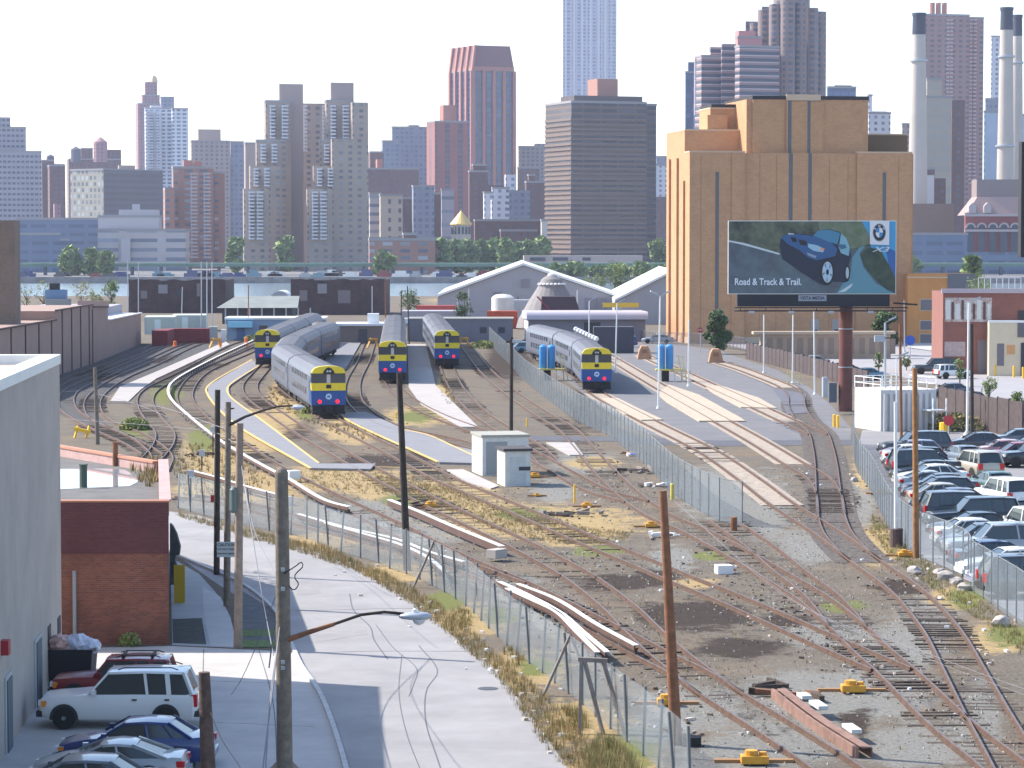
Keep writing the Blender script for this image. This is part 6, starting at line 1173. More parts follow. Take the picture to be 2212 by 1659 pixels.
# ---------------- trees ----------------
LV=[mat('leaf_mid',(.08,.13,.035),.8),mat('leaf_light',(.15,.21,.06),.8),mat('leaf_dark',(.035,.07,.028),.8)]; LO=[mat('leaf_olive',(.16,.20,.06),.8),mat('leaf_yellow',(.24,.24,.07),.8),LV[0]]; M_bark=mat('bark',(.09,.065,.05),.9,0,.3,5)
def tree(x,yb,yt,wpx,label,leaves=LV,n=1500,leaf=None,Y=None,group='trees',z0=0,low=.2,name='tree',squash=1):
    g=G(x,yb) if Y is None else Vector((kx(x,yb)*Y,Y,z0)); h=P(x,yt,g.y).z-z0; w=wpx/sc(g.y); leaf=leaf or max(.09,1.6/sc(g.y)*1.0); R=empty(name,(g.x,g.y,z0),label,'tree',group)
    b=MB(); b.tube([(g.x,g.y,z0-.1),(g.x+.02*w,g.y,z0+h*.35),(g.x,g.y,z0+h*.75)],[h*.022+.03,h*.016+.02,.02],7)
    for k in range(6): a=k*1.05+random.random(); z_=z0+h*random.uniform(.25,.55); b.tube([(g.x,g.y,z_),(g.x+w*.33*math.cos(a),g.y+w*.33*math.sin(a),z_+h*.22)],[.012*h+.01,.01],5)
    b.build('trunk',M_bark,R)
    cl=[]; c0=(low+1)/2; hf=(1-low)/2
    for k in range(22):
        zz_=low+(1-low)*random.uniform(.06,.93); rr_=w*.5*math.sqrt(max(.03,1-((zz_-c0)/hf)**2))*random.uniform(.15,.82); a=random.uniform(0,2*PI); cl.append((g.x+rr_*math.cos(a),g.y+rr_*math.sin(a),z0+h*zz_,random.uniform(.10,.20)))
    b=MB()
    for _ in range(n):
        c=random.choice(cl); R_=min(w,h)*c[3]*1.1; d=Vector((random.gauss(0,1),random.gauss(0,1),random.gauss(0,1))).normalized()*R_*random.random()**.35; p_=Vector(c[:3])+d; 
        if p_.z<z0+h*low*.8: continue
        s=leaf*random.uniform(.6,1.5); u=Vector((random.gauss(0,1),random.gauss(0,1),random.gauss(0,.7))).normalized()*s; v=u.orthogonal().normalized()*s*.7; b.mi=random.randrange(len(leaves)); b.add([p_-u,p_+v,p_+u,p_-v],[(0,1,2,3)])
    b.build('crown',leaves,R); return R
tree(1549,765,668,66,'dark green street tree in front of the orange building',[LV[0],LV[2],LV[0]],5200,leaf=.17,low=.12); tree(1912,768,676,66,'dark green street tree right of the billboard column',[LV[0],LV[2],LV[0]],5200,leaf=.17,low=.12)
for x,yb,yt,w,lb in ((1898,806,762,24,'small sapling left of the silver lamp post'),(1958,800,770,24,'small tree behind the silver lamp post'),(2073,835,775,30,'small sapling by the white jeep'),(2136,868,812,44,'conical young tree in front of the cream garage'),(2196,885,845,36,'young tree at the right edge by the street')): tree(x,yb,yt,w,lb,[LV[1],LV[0],LO[0]],500,low=.25)
tree(2110,800,583,70,'green tree rising behind the red brick shop',[LV[1],LO[0],LV[0]],1100,Y=400,low=.6)
tree(240,690,602,52,'green tree behind the white roof edge of the warehouse',[LV[1],LV[0],LV[1]],1500,low=.1); tree(208,690,622,40,'lighter tree just left of the green tree by the warehouse',[LO[0],LO[1]],500,low=.2)
tree(175,680,610,60,'thin autumn tinted tree behind the warehouse roof',[LO[1],mat('leaf_rust',(.30,.16,.06),.8),LO[0]],350,low=.4); tree(95,690,605,50,'thin yellowish tree at the far left bank',[LO[1],LO[0]],280,low=.4); tree(57,690,608,44,'sparse autumn tree next to the brick tower',[LO[1],LO[0]],160,low=.4)
tree(884,694,624,56,'small round green tree by the river behind the centre train',[LV[0],LV[2],LV[1]],1300,low=.1); tree(1003,705,626,48,'dark green tree before the gable shed',[LV[0],LV[2]],1200,low=.1)
tree(1340,690,560,70,'tall light green tree between the gable sheds',[LV[1],LO[0],LV[0]],1800,Y=600,low=.3); tree(1290,690,592,60,'pale green tree behind the gable shed right slope',[LO[0],LV[1]],900,Y=600,low=.3); tree(1385,690,568,50,'green tree left of the orange building',[LV[1],LV[0]],900,Y=620,low=.3); tree(1265,690,600,50,'low bushy tree beside the gable shed slope',[LV[1],LO[0]],600,Y=620,low=.3)
# ---------------- cars right side ----------------
cols=['navy','char','lav','white','black','navy','char','black','white','silver','char','black','beige','navy','silver','char','black','black','white','char','silver','navy','white','lav','char']
kinds=['sedan','suv','hatch','sedan','hatch','sedan','suv','sedan','sedan','coupe','sedan','hatch','sedan','sedan','coupe','suv','suv','sedan','sedan','hatch','suv','sedan','sedan','hatch','suv']
lft=[(985,1893),(1010,1903),(1040,1918),(1075,1940),(1110,1962),(1150,1992),(1200,2020),(1250,2062),(1300,2120),(1345,2180)]
def lfx(y):
    for (a,b_),(c,d) in zip(lft,lft[1:]):
        if a<=y<=c: return b_+(d-b_)*(y-a)/(c-a)
    return lft[-1][1]
Y=204.5; i=0; CGR='cars parked nose to tail side by side along the car park fence'
cn={'navy':'dark navy','char':'charcoal','lav':'lavender','white':'white','black':'black','silver':'silver','beige':'beige'}
rowd=['at the far end of the fence row','second from the far end','third from the far end','fourth from the far end, bright among dark cars','fifth from the far end','sixth from the far end','seventh from the far end','eighth from the far end','ninth from the far end, beside the white mast','tenth from the far end','eleventh from the far end','twelfth from the far end','thirteenth from the far end, pale among dark ones','fourteenth from the far end','fifteenth from the far end','sixteenth from the far end','seventeenth from the far end','eighteenth from the far end','nineteenth from the far end near the fence bend','twentieth from the far end','twenty-first from the far end','twenty-second from the far end','third from the near end','second from the near end','nearest in the row']
while Y>121 and i<25:
    y=D((25,Y,0))[1]; xl=lfx(y); L=CARK[kinds[i]][0]; X=kx(xl,y)*Y+L/2+.2
    px,py=D((X,Y,0)); r_=PI+random.uniform(-.05,.05) if i%3 else random.uniform(-.05,.05)
    car(kinds[i],px,py,r_+.10,C_[cols[i]],'%s %s in fence row, %s'%(cn[cols[i]],kinds[i] if kinds[i]!='suv' else 'SUV',rowd[i]),CGR,simple=True); Y-=3.35+(.25 if kinds[i]=='suv' else 0); i+=1
CB='cars parked in the second column of the car park'
for k,x,y,c,lb in (('sedan',2078,1005,'gray','slate sedan at the head of the second column'),('suv',2107,1032,'beige','beige pickup-like SUV with dark rear window in the second column'),('sedan',2143,1067,'green','greenish sedan behind the beige SUV'),('suv',2168,1098,'white','white SUV with dark rear window in the second column'),('sedan',2196,1130,'gray','slate sedan right of the white SUV'),('suv',2222,1170,'white','white SUV at the right edge of the car park')): car(k,x,y,PI/2+.25 if k!='x' else 0,C_[c],lb,CB,simple=True)
for k,x,y,c,rz,lb in (('sedan',2200,966,'gray',PI,'slate sedan farthest in the upper right corner'),('sedan',2163,992,'pink',PI,'pink sedan in the upper right of the car park'),('hatch',2195,1001,'red',PI+.1,'red hatchback right of the pink sedan'),('suv',2235,1008,'black',PI+.2,'black SUV cut by the right edge'),('sedan',2110,975,'char',PI,'charcoal sedan partly behind the pink sedan')): car(k,x,y,rz,C_[c],lb,'cars in the upper right of the car park',simple=True)
for k,x,y,c,lb in (('suv',2020,808,'char','dark SUV on the street before the red brick shop'),('jeep',2058,818,'white','white jeep on the street before the red brick shop'),('sedan',1750,793,'silver','silver sedan parked beyond the board fence'),('sedan',1865,822,'teal','teal sedan beyond the board fence by the column'),('hatch',1828,812,'char','dark hatchback beyond the board fence'),('sedan',2050,858,'gray','slate sedan right behind the white tank'),('sedan',2150,905,'silver','silver sedan behind the right board fence'),('suv',2105,890,'char','charcoal SUV behind the right board fence'),('sedan',2185,915,'black','black sedan behind the right board fence'),('sedan',1420,742,'silver','silver sedan between depot and orange building'),('hatch',1140,762,'teal','teal car behind the fence by the gray depot'),('jeep',1345,750,'blue','blue jeep at the end of the depot wall')): car(k,x,y,random.choice((0,.3,PI)),C_[c],lb,'cars parked on the far side streets',simple=True)

def disc_sign(x,y,yb,r_,m,label):
    g=G(x,yb); q=P(x,y,g.y); R=empty('round_sign',(g.x,g.y,0),label,'sign'); MB().tube([(g.x,g.y,0),(g.x,g.y,q.z)],.05,6).build('post',M_galv,R); b=MB(); b.yprism([(q.x+r_*math.cos(i*PI/8),q.z+r_*math.sin(i*PI/8)) for i in range(16)],g.y-.1,g.y-.06); b.build('sign_plate',m,R)
disc_sign(1966,735,778,.65,MATS['sign_blue'],'blue round sign on a post before the orange commercial building')
disc_sign(2049,908,952,.42,MATS['sign_red'],'red round sign by the yellow cylinder at the car park')
# ---------------- skyline across the river ----------------
def sky(label,Y,phi,m,vols,name='high_rise',cat='skyscraper',group='buildings across the river',parts=()):
    """vols: (xL,xC,xR,ytop[,dy[,material[,partname]]]) ; parts: (x0,x1,y0,y1,material,name,dy) slabs placed on the facade plane"""
    R=None
    for i,v in enumerate(vols):
        xL,xC,xR,yt=v[:4]; dy=v[4] if len(v)>4 else 0; mm=v[5] if len(v)>5 and v[5] else m; nm=v[6] if len(v)>6 else ('tower_block' if i==0 else 'setback_block')
        mb,l,ph,b,a,zt=blk(xL,xC,xR,yt,Y,phi,-1,dy=dy)
        if xL>=xC: mb,l,ph,b,a,zt=blk(xL,xC,xR,yt,Y,phi,-1,dy=dy,depth=min(60,b*.8))
        if R is None: R=empty(name,l,label,cat,group)
        o=mb.build(nm,mm); o.parent=R; o.location=l-R.location; o.rotation_euler=(0,0,ph)
        if len(v)<=6 and i<2 and zt>12: pb=MB(); pb.box(-.25,b+.25,-.25,a+.25,zt,zt+1.1); p_=pb.build('parapet',M_para); p_.parent=o
    for (x0,x1,y0,y1,m_,nm,dy) in parts:
        p=P(x0,y0,Y+dy); q=P(x1,y1,Y+dy); b=MB(); b.box(p.x,q.x,Y+dy-1.5,Y+dy,q.z,p.z); o=b.build(nm,m_); adopt(o,R)
    return R
M_para=mat('parapet_gray',(.30,.29,.30),.9)
W1=(.05,.06,.09)
F_lav=fac('facade_lavender',(.34,.32,.36),W1,3.6,3.0,.7,.45,rnd=.7); F_brkd=fac('facade_dark_brick',(.16,.09,.08),(.05,.05,.07),3.2,3.4,.4,.5); F_slate=fac('facade_slate',(.15,.20,.30),(.08,.11,.18),4,9,.8,.4,rnd=.3)
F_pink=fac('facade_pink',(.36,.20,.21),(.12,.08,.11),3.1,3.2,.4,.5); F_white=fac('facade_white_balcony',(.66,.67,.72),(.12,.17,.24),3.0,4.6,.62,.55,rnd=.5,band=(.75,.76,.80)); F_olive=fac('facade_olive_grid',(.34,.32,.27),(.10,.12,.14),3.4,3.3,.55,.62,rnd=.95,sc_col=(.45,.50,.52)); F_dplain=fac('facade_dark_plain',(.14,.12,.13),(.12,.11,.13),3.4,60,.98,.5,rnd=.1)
F_cream=fac('facade_cream_low',(.46,.42,.42),(.14,.16,.22),4.4,18,.78,.38,rnd=.8,sc_col=(.3,.33,.4)); F_beige=fac('facade_beige',(.36,.29,.26),(.10,.10,.13),3.0,3.6,.42,.5); F_bmix=fac('facade_brick_mixed',(.34,.19,.15),(.10,.11,.15),3.0,7.5,.55,.5,rnd=.9,sc_col=(.40,.42,.46)); F_plainb=mat('plain_beige_wall',(.40,.31,.27),.9,0,.08,.05)
F_ws=fac('facade_tan_brick',(.37,.30,.25),(.12,.12,.14),2.85,4.4,.42,.48,rnd=.6,sc_col=(.45,.45,.48)); F_blue=fac('facade_gray_blue',(.24,.26,.33),(.11,.14,.20),3.4,3.6,.6,.55); F_red=fac('facade_red_brick',(.32,.13,.11),(.10,.07,.10),3.3,9,.4,.85,rnd=.2); F_crown=mat('red_granite',(.40,.17,.13),.7,0,.1,.05); F_glass=fac('facade_blue_glass',(.10,.06,.08),(.03,.07,.16),3.7,6.5,.84,.8,rnd=.5,sc_col=(.08,.15,.28),rough=.5)
F_lime=fac('facade_limestone',(.50,.49,.54),(.20,.22,.34),3.7,5.6,.55,.62,rnd=.5); F_brown=fac('facade_brown_slabs',(.14,.105,.09),(.035,.035,.05),3.0,9.0,.86,.6,rnd=.5,band=(.18,.135,.115)); F_round=fac('facade_brown_round',(.24,.18,.17),(.06,.07,.10),3.0,4.0,.6,.55,rnd=.6); F_band=fac('facade_banded',(.30,.20,.20),(.04,.055,.09),3.3,30,.96,.52,rnd=.25,band=(.50,.42,.44)); F_bands2=fac('facade_glass_dark',(.09,.13,.22),(.06,.10,.19),3.5,5,.8,.7); F_pkt=fac('facade_rose_tower',(.33,.20,.18),(.10,.08,.10),3.2,4.8,.5,.5,rnd=.5); F_bei2=fac('facade_beige_plain',(.42,.36,.29),(.36,.32,.27),5.5,60,.97,.5,rnd=.1)
F_wht2=fac('facade_white_punched',(.62,.62,.66),(.14,.17,.24),3.3,4.2,.42,.5,rnd=.6); F_dbrown=fac('facade_deep_brown',(.15,.085,.075),(.07,.06,.08),3.3,4,.4,.5); F_creamb=fac('facade_cream_tower',(.55,.47,.38),(.09,.09,.11),4.6,5.2,.28,.5,rnd=.2)
M_bal=mat('balcony_white',(.58,.60,.66),.8); M_dark=mat('roof_dark',(.07,.08,.10),.9); M_tankw=mat('roof_tank',(.10,.11,.14),.9)
def balconies(R,x0,x1,y0,y1,n,Y,dy,m=None,name='balcony_stack'):
    b=MB()
    p=P(x0,y0,Y+dy); q=P(x1,y1,Y+dy)
    for i in range(n):
        z=q.z+(p.z-q.z)*(i+.35)/n; h=(p.z-q.z)/n*.42
        b.box(p.x,q.x,Y+dy-2.6,Y+dy+1.5,z,z+h)
        if i: b.box(p.x+.1,p.x+.5,Y+dy-.5,Y+dy+1.5,z-(p.z-q.z)/n*.6,z)
    o=b.build(name,m or M_bal); adopt(o,R)
# --- left third
R=sky('gray-lavender hospital block with stepped top at the left edge',1850,14,F_lav,[(-120,-118,91,328),(-90,-88,58,276,20),(-90,-88,25,252,30,F_lav,'roof_house')])
sky('narrow dusky red brick block right of the lavender hospital block',2000,12,F_brkd,[(88,92,118,348),(104,108,142,359,-30),(116,118,132,440,-60,F_pink)])
R=sky('dark block with a roof water tank behind the narrow brick block',2100,12,F_dbrown,[(100,103,140,357)]); 
def wtank(R,x,yt,yb,w,Y,m=M_tankw,name='water_tank'):
    q=P(x,yb,Y); t=P(x,yt,Y); r_=w/2/sc(Y); b=MB(); b.lathe((q.x,q.y,q.z),[(r_,0),(r_,(t.z-q.z)*.8),(r_*.1,t.z-q.z)],12); adopt(b.build(name,m),R)
wtank(R,109,333,357,17,2105)
sky('long slate-blue low building along the far shore at left',1330,10,F_slate,[(30,36,215,475),(36,38,150,520,-60)],name='low_building',cat='building')
sky('dark blue annex in front of the slate building',1240,10,F_slate,[(34,36,130,508)],name='low_building',cat='building')
R=sky('brick block with curved dark tank and salmon rounded turret',2300,12,F_brkd,[(146,150,262,345),(174,177,202,322,10),(226,228,263,323,10)]); wtank(R,164,316,350,22,2290); wtank(R,217,296,350,30,2290,F_pink,'round_turret')
R=sky('olive gridded slab with dark plain side wall',1560,52,F_olive,[(153,224,351,368),(0,0,0,0)][:1],name='high_rise'); 
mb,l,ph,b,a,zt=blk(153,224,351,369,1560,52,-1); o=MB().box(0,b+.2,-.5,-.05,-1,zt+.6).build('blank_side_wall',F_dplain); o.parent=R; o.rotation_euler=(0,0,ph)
mb,l,ph,b,a,zt=blk(256,258,293,357,1580,20,-1); o=mb.build('roof_house',F_plainb); o.parent=R; o.location=l-R.location; o.rotation_euler=(0,0,ph)
sky('pale stepped low building with rows of windows on the far shore',1290,3,F_cream,[(209,211,401,499),(209,212,343,470,12,mat('pale_cladding',(.46,.43,.45),.9)),(255,257,341,453,14,mat('pale_cladding',(.46,.43,.45),.9)),(285,286,302,441,15,mat('pale_cladding',(.46,.43,.45),.9),'roof_house')],name='low_building',cat='building',parts=[(262,282,515,566,mat('pale_cladding',(.46,.43,.45),.9),'stair_tower',-1)])
R=sky('slim pink tower with stepped spire top and golden cap',2600,20,F_pink,[(295,300,352,225),(307,310,347,207,6),(314,316,342,177,10)]); 
b=MB(); q=P(327,177,2612); s_=1/sc(2612); b.lathe((q.x,q.y+12,q.z),[(11*s_,0),(9.5*s_,8*s_),(7*s_,13*s_),(4*s_,15*s_)],4); adopt(b.build('golden_cap',mat('golden_cap',(.60,.46,.28),.5)),R)
sky('flat gray tower behind the white balconied tower',2500,10,F_blue,[(348,350,378,211)])
R=sky('white balconied apartment tower left of centre-left',2200,14,F_white,[(314,316,372,235),(372,374,408,236,-6),(326,328,352,228,14,M_bal,'roof_house')]); balconies(R,317,332,238,372,22,2200,-2); balconies(R,338,350,238,372,22,2200,-2)
sky('gray-beige tower with large penthouse box',1950,16,F_beige,[(412,415,498,306),(498,500,528,308,12,F_blue),(427,430,478,279,20,F_plainb,'roof_house')])
R=sky('mixed brick apartment block with stepped pink top',1400,12,F_bmix,[(372,375,462,364),(460,463,486,375,8),(353,357,378,405,-10),(396,398,415,346,12,F_crown,'roof_house'),(418,420,436,348,12,F_crown,'roof_house')]); balconies(R,412,428,372,560,24,1400,-12,mat('balcony_gray',(.40,.40,.44),.9)); balconies(R,440,456,372,560,24,1400,-12,mat('balcony_gray',(.40,.40,.44),.9))
sky('plain beige slab behind the stepped tan towers',1700,24,F_plainb,[(528,531,557,311)])
# --- twin stepped tan brick towers
def tan(x0,label,main,pent,Y):
    d=x0
    R=sky(label,Y,15,F_ws,[(main[0]-4,main[0],main[1],main[2],30),(d+28,d+30,d+92,306,20),(d+14,d+16,d+80,358,10),(d,d+2,d+56,408),(pent[0],pent[0]+2,pent[1],pent[2],36,mat('penthouse_pink_tan',(.38,.30,.28),.9),'roof_house')])
    for (a0,a1,y0,y1,n,dy) in ((d+12,d+26,412,520,14,-2),(d+30,d+44,412,520,14,-2),(d+23,d+34,362,405,6,8),(d+46,d+58,362,405,6,8),(d+38,d+50,310,354,6,18),(d+62,d+74,310,354,6,18),(main[0]+8,main[0]+20,226,302,10,28),(main[0]+34,main[0]+48,226,302,10,28)): balconies(R,a0,a1,y0,y1,n,Y,dy)
    return R
R=tan(525,'left twin stepped tan brick tower with white balconies',(575,630,221),(603,656,181),1290); mb,l,ph,b,a,zt=blk(620,629,706,223,1345,9,-1); o=mb.build('connecting_slab',F_ws); o.parent=R; o.location=l-R.location; o.rotation_euler=(0,0,ph); balconies(R,696,706,226,330,13,1290,48); balconies(R,655,664,226,330,13,1290,48,M_bal)
mb,l,ph,b,a,zt=blk(575,577,624,260,1320,9,-1)
R=tan(662,'right twin stepped tan brick tower, widest of the pair',(706,764,220),(714,765,178),1290); mb,l,ph,b,a,zt=blk(758,762,796,221,1310,14,-1); o=mb.build('side_wing',F_ws); o.parent=R; o.location=l-R.location; o.rotation_euler=(0,0,ph)
mb,l,ph,b,a,zt=blk(715,718,796,300,1300,14,-1); o=mb.build('side_wing',F_ws); o.parent=R; o.location=l-R.location; o.rotation_euler=(0,0,ph)
# --- centre
sky('brown building with orange rooftop box right of the twin towers',1900,10,F_dbrown,[(780,796,905,366),(796,800,829,330,20),(812,815,827,344,6,F_crown,'roof_house')])
sky('gray-blue apartment block with notched roofline',2050,14,F_blue,[(824,827,862,306),(846,848,925,276,20),(880,884,906,270,24)])
sky('dark gridded apartment block behind the cream tower',1500,8,F_blue,[(890,893,938,404),(935,938,952,420,15,F_dbrown)])
sky('low dark brown block running behind the twin towers foot',1450,8,F_dbrown,[(780,785,960,430,60),(796,800,960,517,-90)],name='low_building',cat='building')
sky('cream tower with small square windows and blank bays',1400,10,F_creamb,[(820,822,870,423),(797,799,824,420,20,F_cream)],name='high_rise')
sky('pale gray slab with few windows left of the gold cone',1450,10,fac('facade_gray_slab',(.40,.38,.42),(.15,.17,.22),7,30,.6,.25),[(953,954,981,412)])
R=sky('brick red tower with dark vertical window strips',1800,22,F_red,[(922,940,1012,264),(950,958,983,227,20,F_crown,'roof_house')])
# red granite and glass tower with sloped crown
R=sky('tall red granite and blue glass tower with sloping crown',2050,26,F_glass,[(974,1022,1110,152)])
lo=R.location; mb,l,ph,b_,a_,zt=blk(974,1022,1110,152,2050,26,-1); ztop=P(1030,97,2050).z
def loc(o,parent=R): o.parent=parent; o.location=l-parent.location; o.rotation_euler=(0,0,ph)
for i in range(5):
    b=MB(); y=a_*i/4; b.box(-1.6,-.0,y-1.2,y+1.2,-1,zt); loc(b.build('granite_pier',F_crown))
    b=MB(); b.add([(-1.6,y-1.2,zt),(-1.6,y+1.2,zt),(.9,y+1.2,ztop),(.9,y-1.2,ztop),(0,y-1.2,zt),(2.4,y-1.2,ztop),(2.4,y+1.2,ztop),(0,y+1.2,zt)],[(0,1,2,3),(4,5,3,0),(7,1,2,6),(3,5,6,2)]); loc(b.build('crown_fin',F_crown))
for i in range(5):
    x=b_*i/4; b=MB(); b.box(x-1.2-(0 if i else 1.2),x+1.2,-1.4,0,-1,zt); loc(b.build('granite_pier',F_crown))
b=MB(); b.box(0,b_,-.4,a_,zt,zt+3); loc(b.build('crown_band',F_crown))
b=MB(); b.add([(0,0,zt+3),(b_,0,zt+3),(b_,a_,zt+3),(0,a_,zt+3),(2.6,2.0,ztop),(b_-2.2,2.0,ztop),(b_-2.2,a_,ztop),(2.6,a_,ztop)],[(0,1,5,4),(1,2,6,5),(2,3,7,6),(3,0,4,7),(4,5,6,7)]); loc(b.build('crown_roof',mat('crown_dark_red',(.20,.09,.09),.7)))
sky('dark brown stepped brick block below the granite tower',1600,10,F_dbrown,[(1012,1014,1054,372),(1020,1022,1050,358,12),(1050,1054,1090,400,20)])
R=sky('white stepped apartment block with terraces right of the gold cone',1500,10,F_wht2,[(1044,1046,1064,418),(1062,1064,1100,408,8),(1090,1092,1114,377,20,F_wht2,'setback_block'),(1098,1100,1145,411,14,F_blue),(1060,1062,1096,432,-8)]); 
sky('gothic gray-brown block with arched roof windows',2100,12,F_beige,[(1118,1121,1178,318),(1118,1122,1165,364,-40,F_brkd),(1153,1155,1185,310,20)]); sky('brick block with curved corner left of the wide brown tower',1650,14,F_dbrown,[(1134,1137,1180,395),(1140,1142,1155,380,10,F_brkd)])
sky('small cream house squeezed left of the wide brown tower',1330,8,mat('cream_small',(.55,.50,.46),.9),[(1168,1170,1182,478)],name='low_building',cat='building'); sky('low brown rows behind the shore trees in the centre',1400,6,F_dbrown,[(1024,1026,1180,478),(1080,1082,1160,500,-20,F_brkd)],name='low_building',cat='building'); sky('low brown brick building with pale windows at the twin towers foot',1180,4,F_bmix,[(796,798,940,520),(870,872,900,508,4,F_brkd)],name='low_building',cat='building')
# gold cone church
q=P(996,512,1330); s_=1/sc(1330); R=empty('domed_church',(q.x,q.y,0),'round pale church with golden cone roof above the trees','church'); MB().lathe((q.x,q.y,0),[(21*s_,0),(21*s_,P(996,486,1330).z)],16).build('drum',mat('church_stone',(.52,.44,.38),.9),R); MB().lathe((q.x,q.y,P(996,486,1330).z),[(24*s_,0),(24*s_,.5),(1.0*s_,P(996,456,1330).z-P(996,486,1330).z),(.2,P(996,452,1330).z-P(996,486,1330).z)],16).build('golden_roof',mat('golden_roof',(.75,.52,.17),.45,.3),R)
for i in range(8): t=PI+PI*(i+.5)/8; b=MB(); b.obox((q.x+21*s_*math.cos(t),q.y+21*s_*math.sin(t)),(-math.sin(t),math.cos(t)),1.0,.3,P(996,506,1330).z,P(996,490,1330).z); b.build('arched_window',M_dark,R)
# tall limestone tower
R=sky('very tall pale limestone tower cut by the top edge',2900,14,F_lime,[(1214,1216,1314,-18),(1312,1314,1331,-14,14,F_lime)]); 
for x in (1222,1240,1258,1276,1294,1308): p=P(x,100,2900); b=MB(); b.box(p.x-1.0,p.x+1.0,p.y+ (x-1216)/F*2900*math.tan(math.radians(14))-1.2,p.y+(x-1216)/F*2900*math.tan(math.radians(14))+.6,-1,P(x,-18,2900).z); adopt(b.build('limestone_pier',mat('limestone',(.62,.61,.66),.9)),R)
# wide dark brown tower
R=sky('wide dark brown tower with banded floors and brick penthouse',1330,20,F_brown,[(1178,1234,1395,222),(1368,1370,1417,228,40),(1211,1240,1387,206,14,mat('deep_brown_crown',(.10,.085,.085),.9)),(1269,1290,1334,170,26,mat('penthouse_brick',(.38,.20,.16),.9),'roof_house')])
mb,l,ph,b_,a_,zt=blk(1178,1234,1395,222,1330,20,-1)
for i in range(30):
    z=3+i*(zt-9)/30; b=MB(); b.box(-.5,b_+.2,-.5,-.0,z,z+1.1); b.box(-.5,-.0,0,a_,z,z+1.1); o=b.build('floor_slab',mat('slab_tan',(.19,.14,.115),.9)); o.parent=R; o.location=l-R.location; o.rotation_euler=(0,0,ph)
R=sky('long cream garage with square openings before the brown tower',1180,3,mat('garage_cream',(.46,.38,.35),.9),[(1130,1132,1388,552)],name='garage_building',cat='garage')
for i in range(5):
    for (y0,y1) in ((556,563),(568,573)): p=P(1145+i*49,y0,1180); q=P(1178+i*49,y1,1180); b=MB(); b.box(p.x,q.x,p.y-.3+i*.8,p.y+.6+i*.8,q.z,p.z); adopt(b.build('garage_opening',M_dark),R)
sky('white block peeking between brown tower and orange building',1900,10,F_wht2,[(1412,1414,1440,358),(1416,1418,1440,340,30,F_blue),(1408,1410,1445,425,-60,F_dbrown)])
# --- right cluster
sky('slim blue glass slab left of the banded apartments',1500,12,F_bands2,[(1498,1499,1506,134),(1479,1480,1500,158,20),(1484,1486,1500,134,24)])
R=sky('left banded apartment tower with stepped roof',1400,16,F_band,[(1500,1514,1560,123),(1531,1534,1560,106,16),(1556,1558,1588,94,-4)]); balconies(R,1500,1504,126,250,26,1400,-2,mat('slab_edge_pink',(.60,.52,.54),.8),'slab_ends')
R=sky('right banded apartment tower topped by pink stepped roof',1380,18,F_band,[(1586,1596,1682,102),(1586,1592,1644,82,20,mat('pink_cladding',(.50,.24,.24),.9)),(1586,1594,1630,66,28,mat('pink_cladding',(.50,.24,.24),.9))])
# rounded ribbed tower
q=P(1700,300,1420); s_=1/sc(1420); R=empty('high_rise',(q.x,q.y,0),'big rounded brown ribbed tower above the orange building','skyscraper','buildings across the river')
for (x,w,yt,dy) in ((1632,24,50,6),(1652,30,22,0),(1676,30,10,-8),(1702,32,0,-12),(1728,30,6,-8),(1752,32,18,-2),(1770,30,26,6),(1710,80,-8,22)):
    p=P(x,yt,1420+dy); b=MB(); b.lathe((p.x,p.y,-1),[(w*.5*s_,0),(w*.5*s_,p.z+1),(w*.46*s_,p.z+1.1)],14); o=b.build('round_bay',F_round,smooth=True); adopt(o,R)
mb,l,ph,b,a,zt=blk(1609,1640,1640,100,1425,30,-1)
for x0,x1,y in ((1609,1640,46),(1644,1664,14)): mb,l,ph,b,a,zt=blk(x0-1,x0,x1,y,1440,10,-1); o=mb.build('rear_block',F_round); o.parent=R; o.location=l-R.location; o.rotation_euler=(0,0,ph)
sky('dark blue roofed block right of the ribbed tower',1700,10,F_bands2,[(1784,1786,1847,190),(1800,1802,1838,184,10,M_dark,'roof_house')])
sky('small white modern block with curved corner behind orange building',1500,14,F_wht2,[(1872,1875,1922,246),(1872,1874,1882,208,30),(1876,1878,1915,240,12,M_bal,'roof_house')]); sky('thin dark block behind the left smokestack',1500,14,F_blue,[(1966,1968,1978,240),(1946,1948,1970,270,20,F_beige)])
R=sky('rose coloured residential tower with light window columns',1750,14,F_pkt,[(1991,1995,2090,33),(2084,2086,2121,40,16)]); 
for x in (2014,2027,2040): p=P(x,6,1770); b=MB(); b.lathe((p.x,p.y,P(x,36,1770).z),[(5.5/sc(1770),0),(5.5/sc(1770),p.z-P(x,36,1770).z)],10); adopt(b.build('roof_flue',F_crown),R)
for x in (2036,2044,2052,2085,2094,2103): balconies(R,x,x+3,40,400,44,1750,6 if x<2060 else 18,mat('bay_pale',(.55,.42,.42),.8),'light_window_column')
sky('beige blank slab with dark right side',1450,14,F_bei2,[(1992,1998,2053,211),(1996,2000,2032,173,30),(2052,2054,2082,216,14,F_dbrown)])
sky('brick block with white roof plant between the two stacks',1300,10,F_brkd,[(1966,1968,2018,366),(1966,1968,2017,378,-3,mat('white_cladding',(.55,.54,.56),.9),'white_storey'),(2014,2018,2042,385,5,F_dbrown),(1968,1970,2060,440,-30,mat('ochre_brown',(.22,.15,.11),.9,0,.1,.1))])
sky('low dark blue plant wall below the smokestacks',1200,6,F_slate,[(1966,1968,2090,508),(1966,1968,2250,545,-20,F_slate)],name='low_building',cat='building')
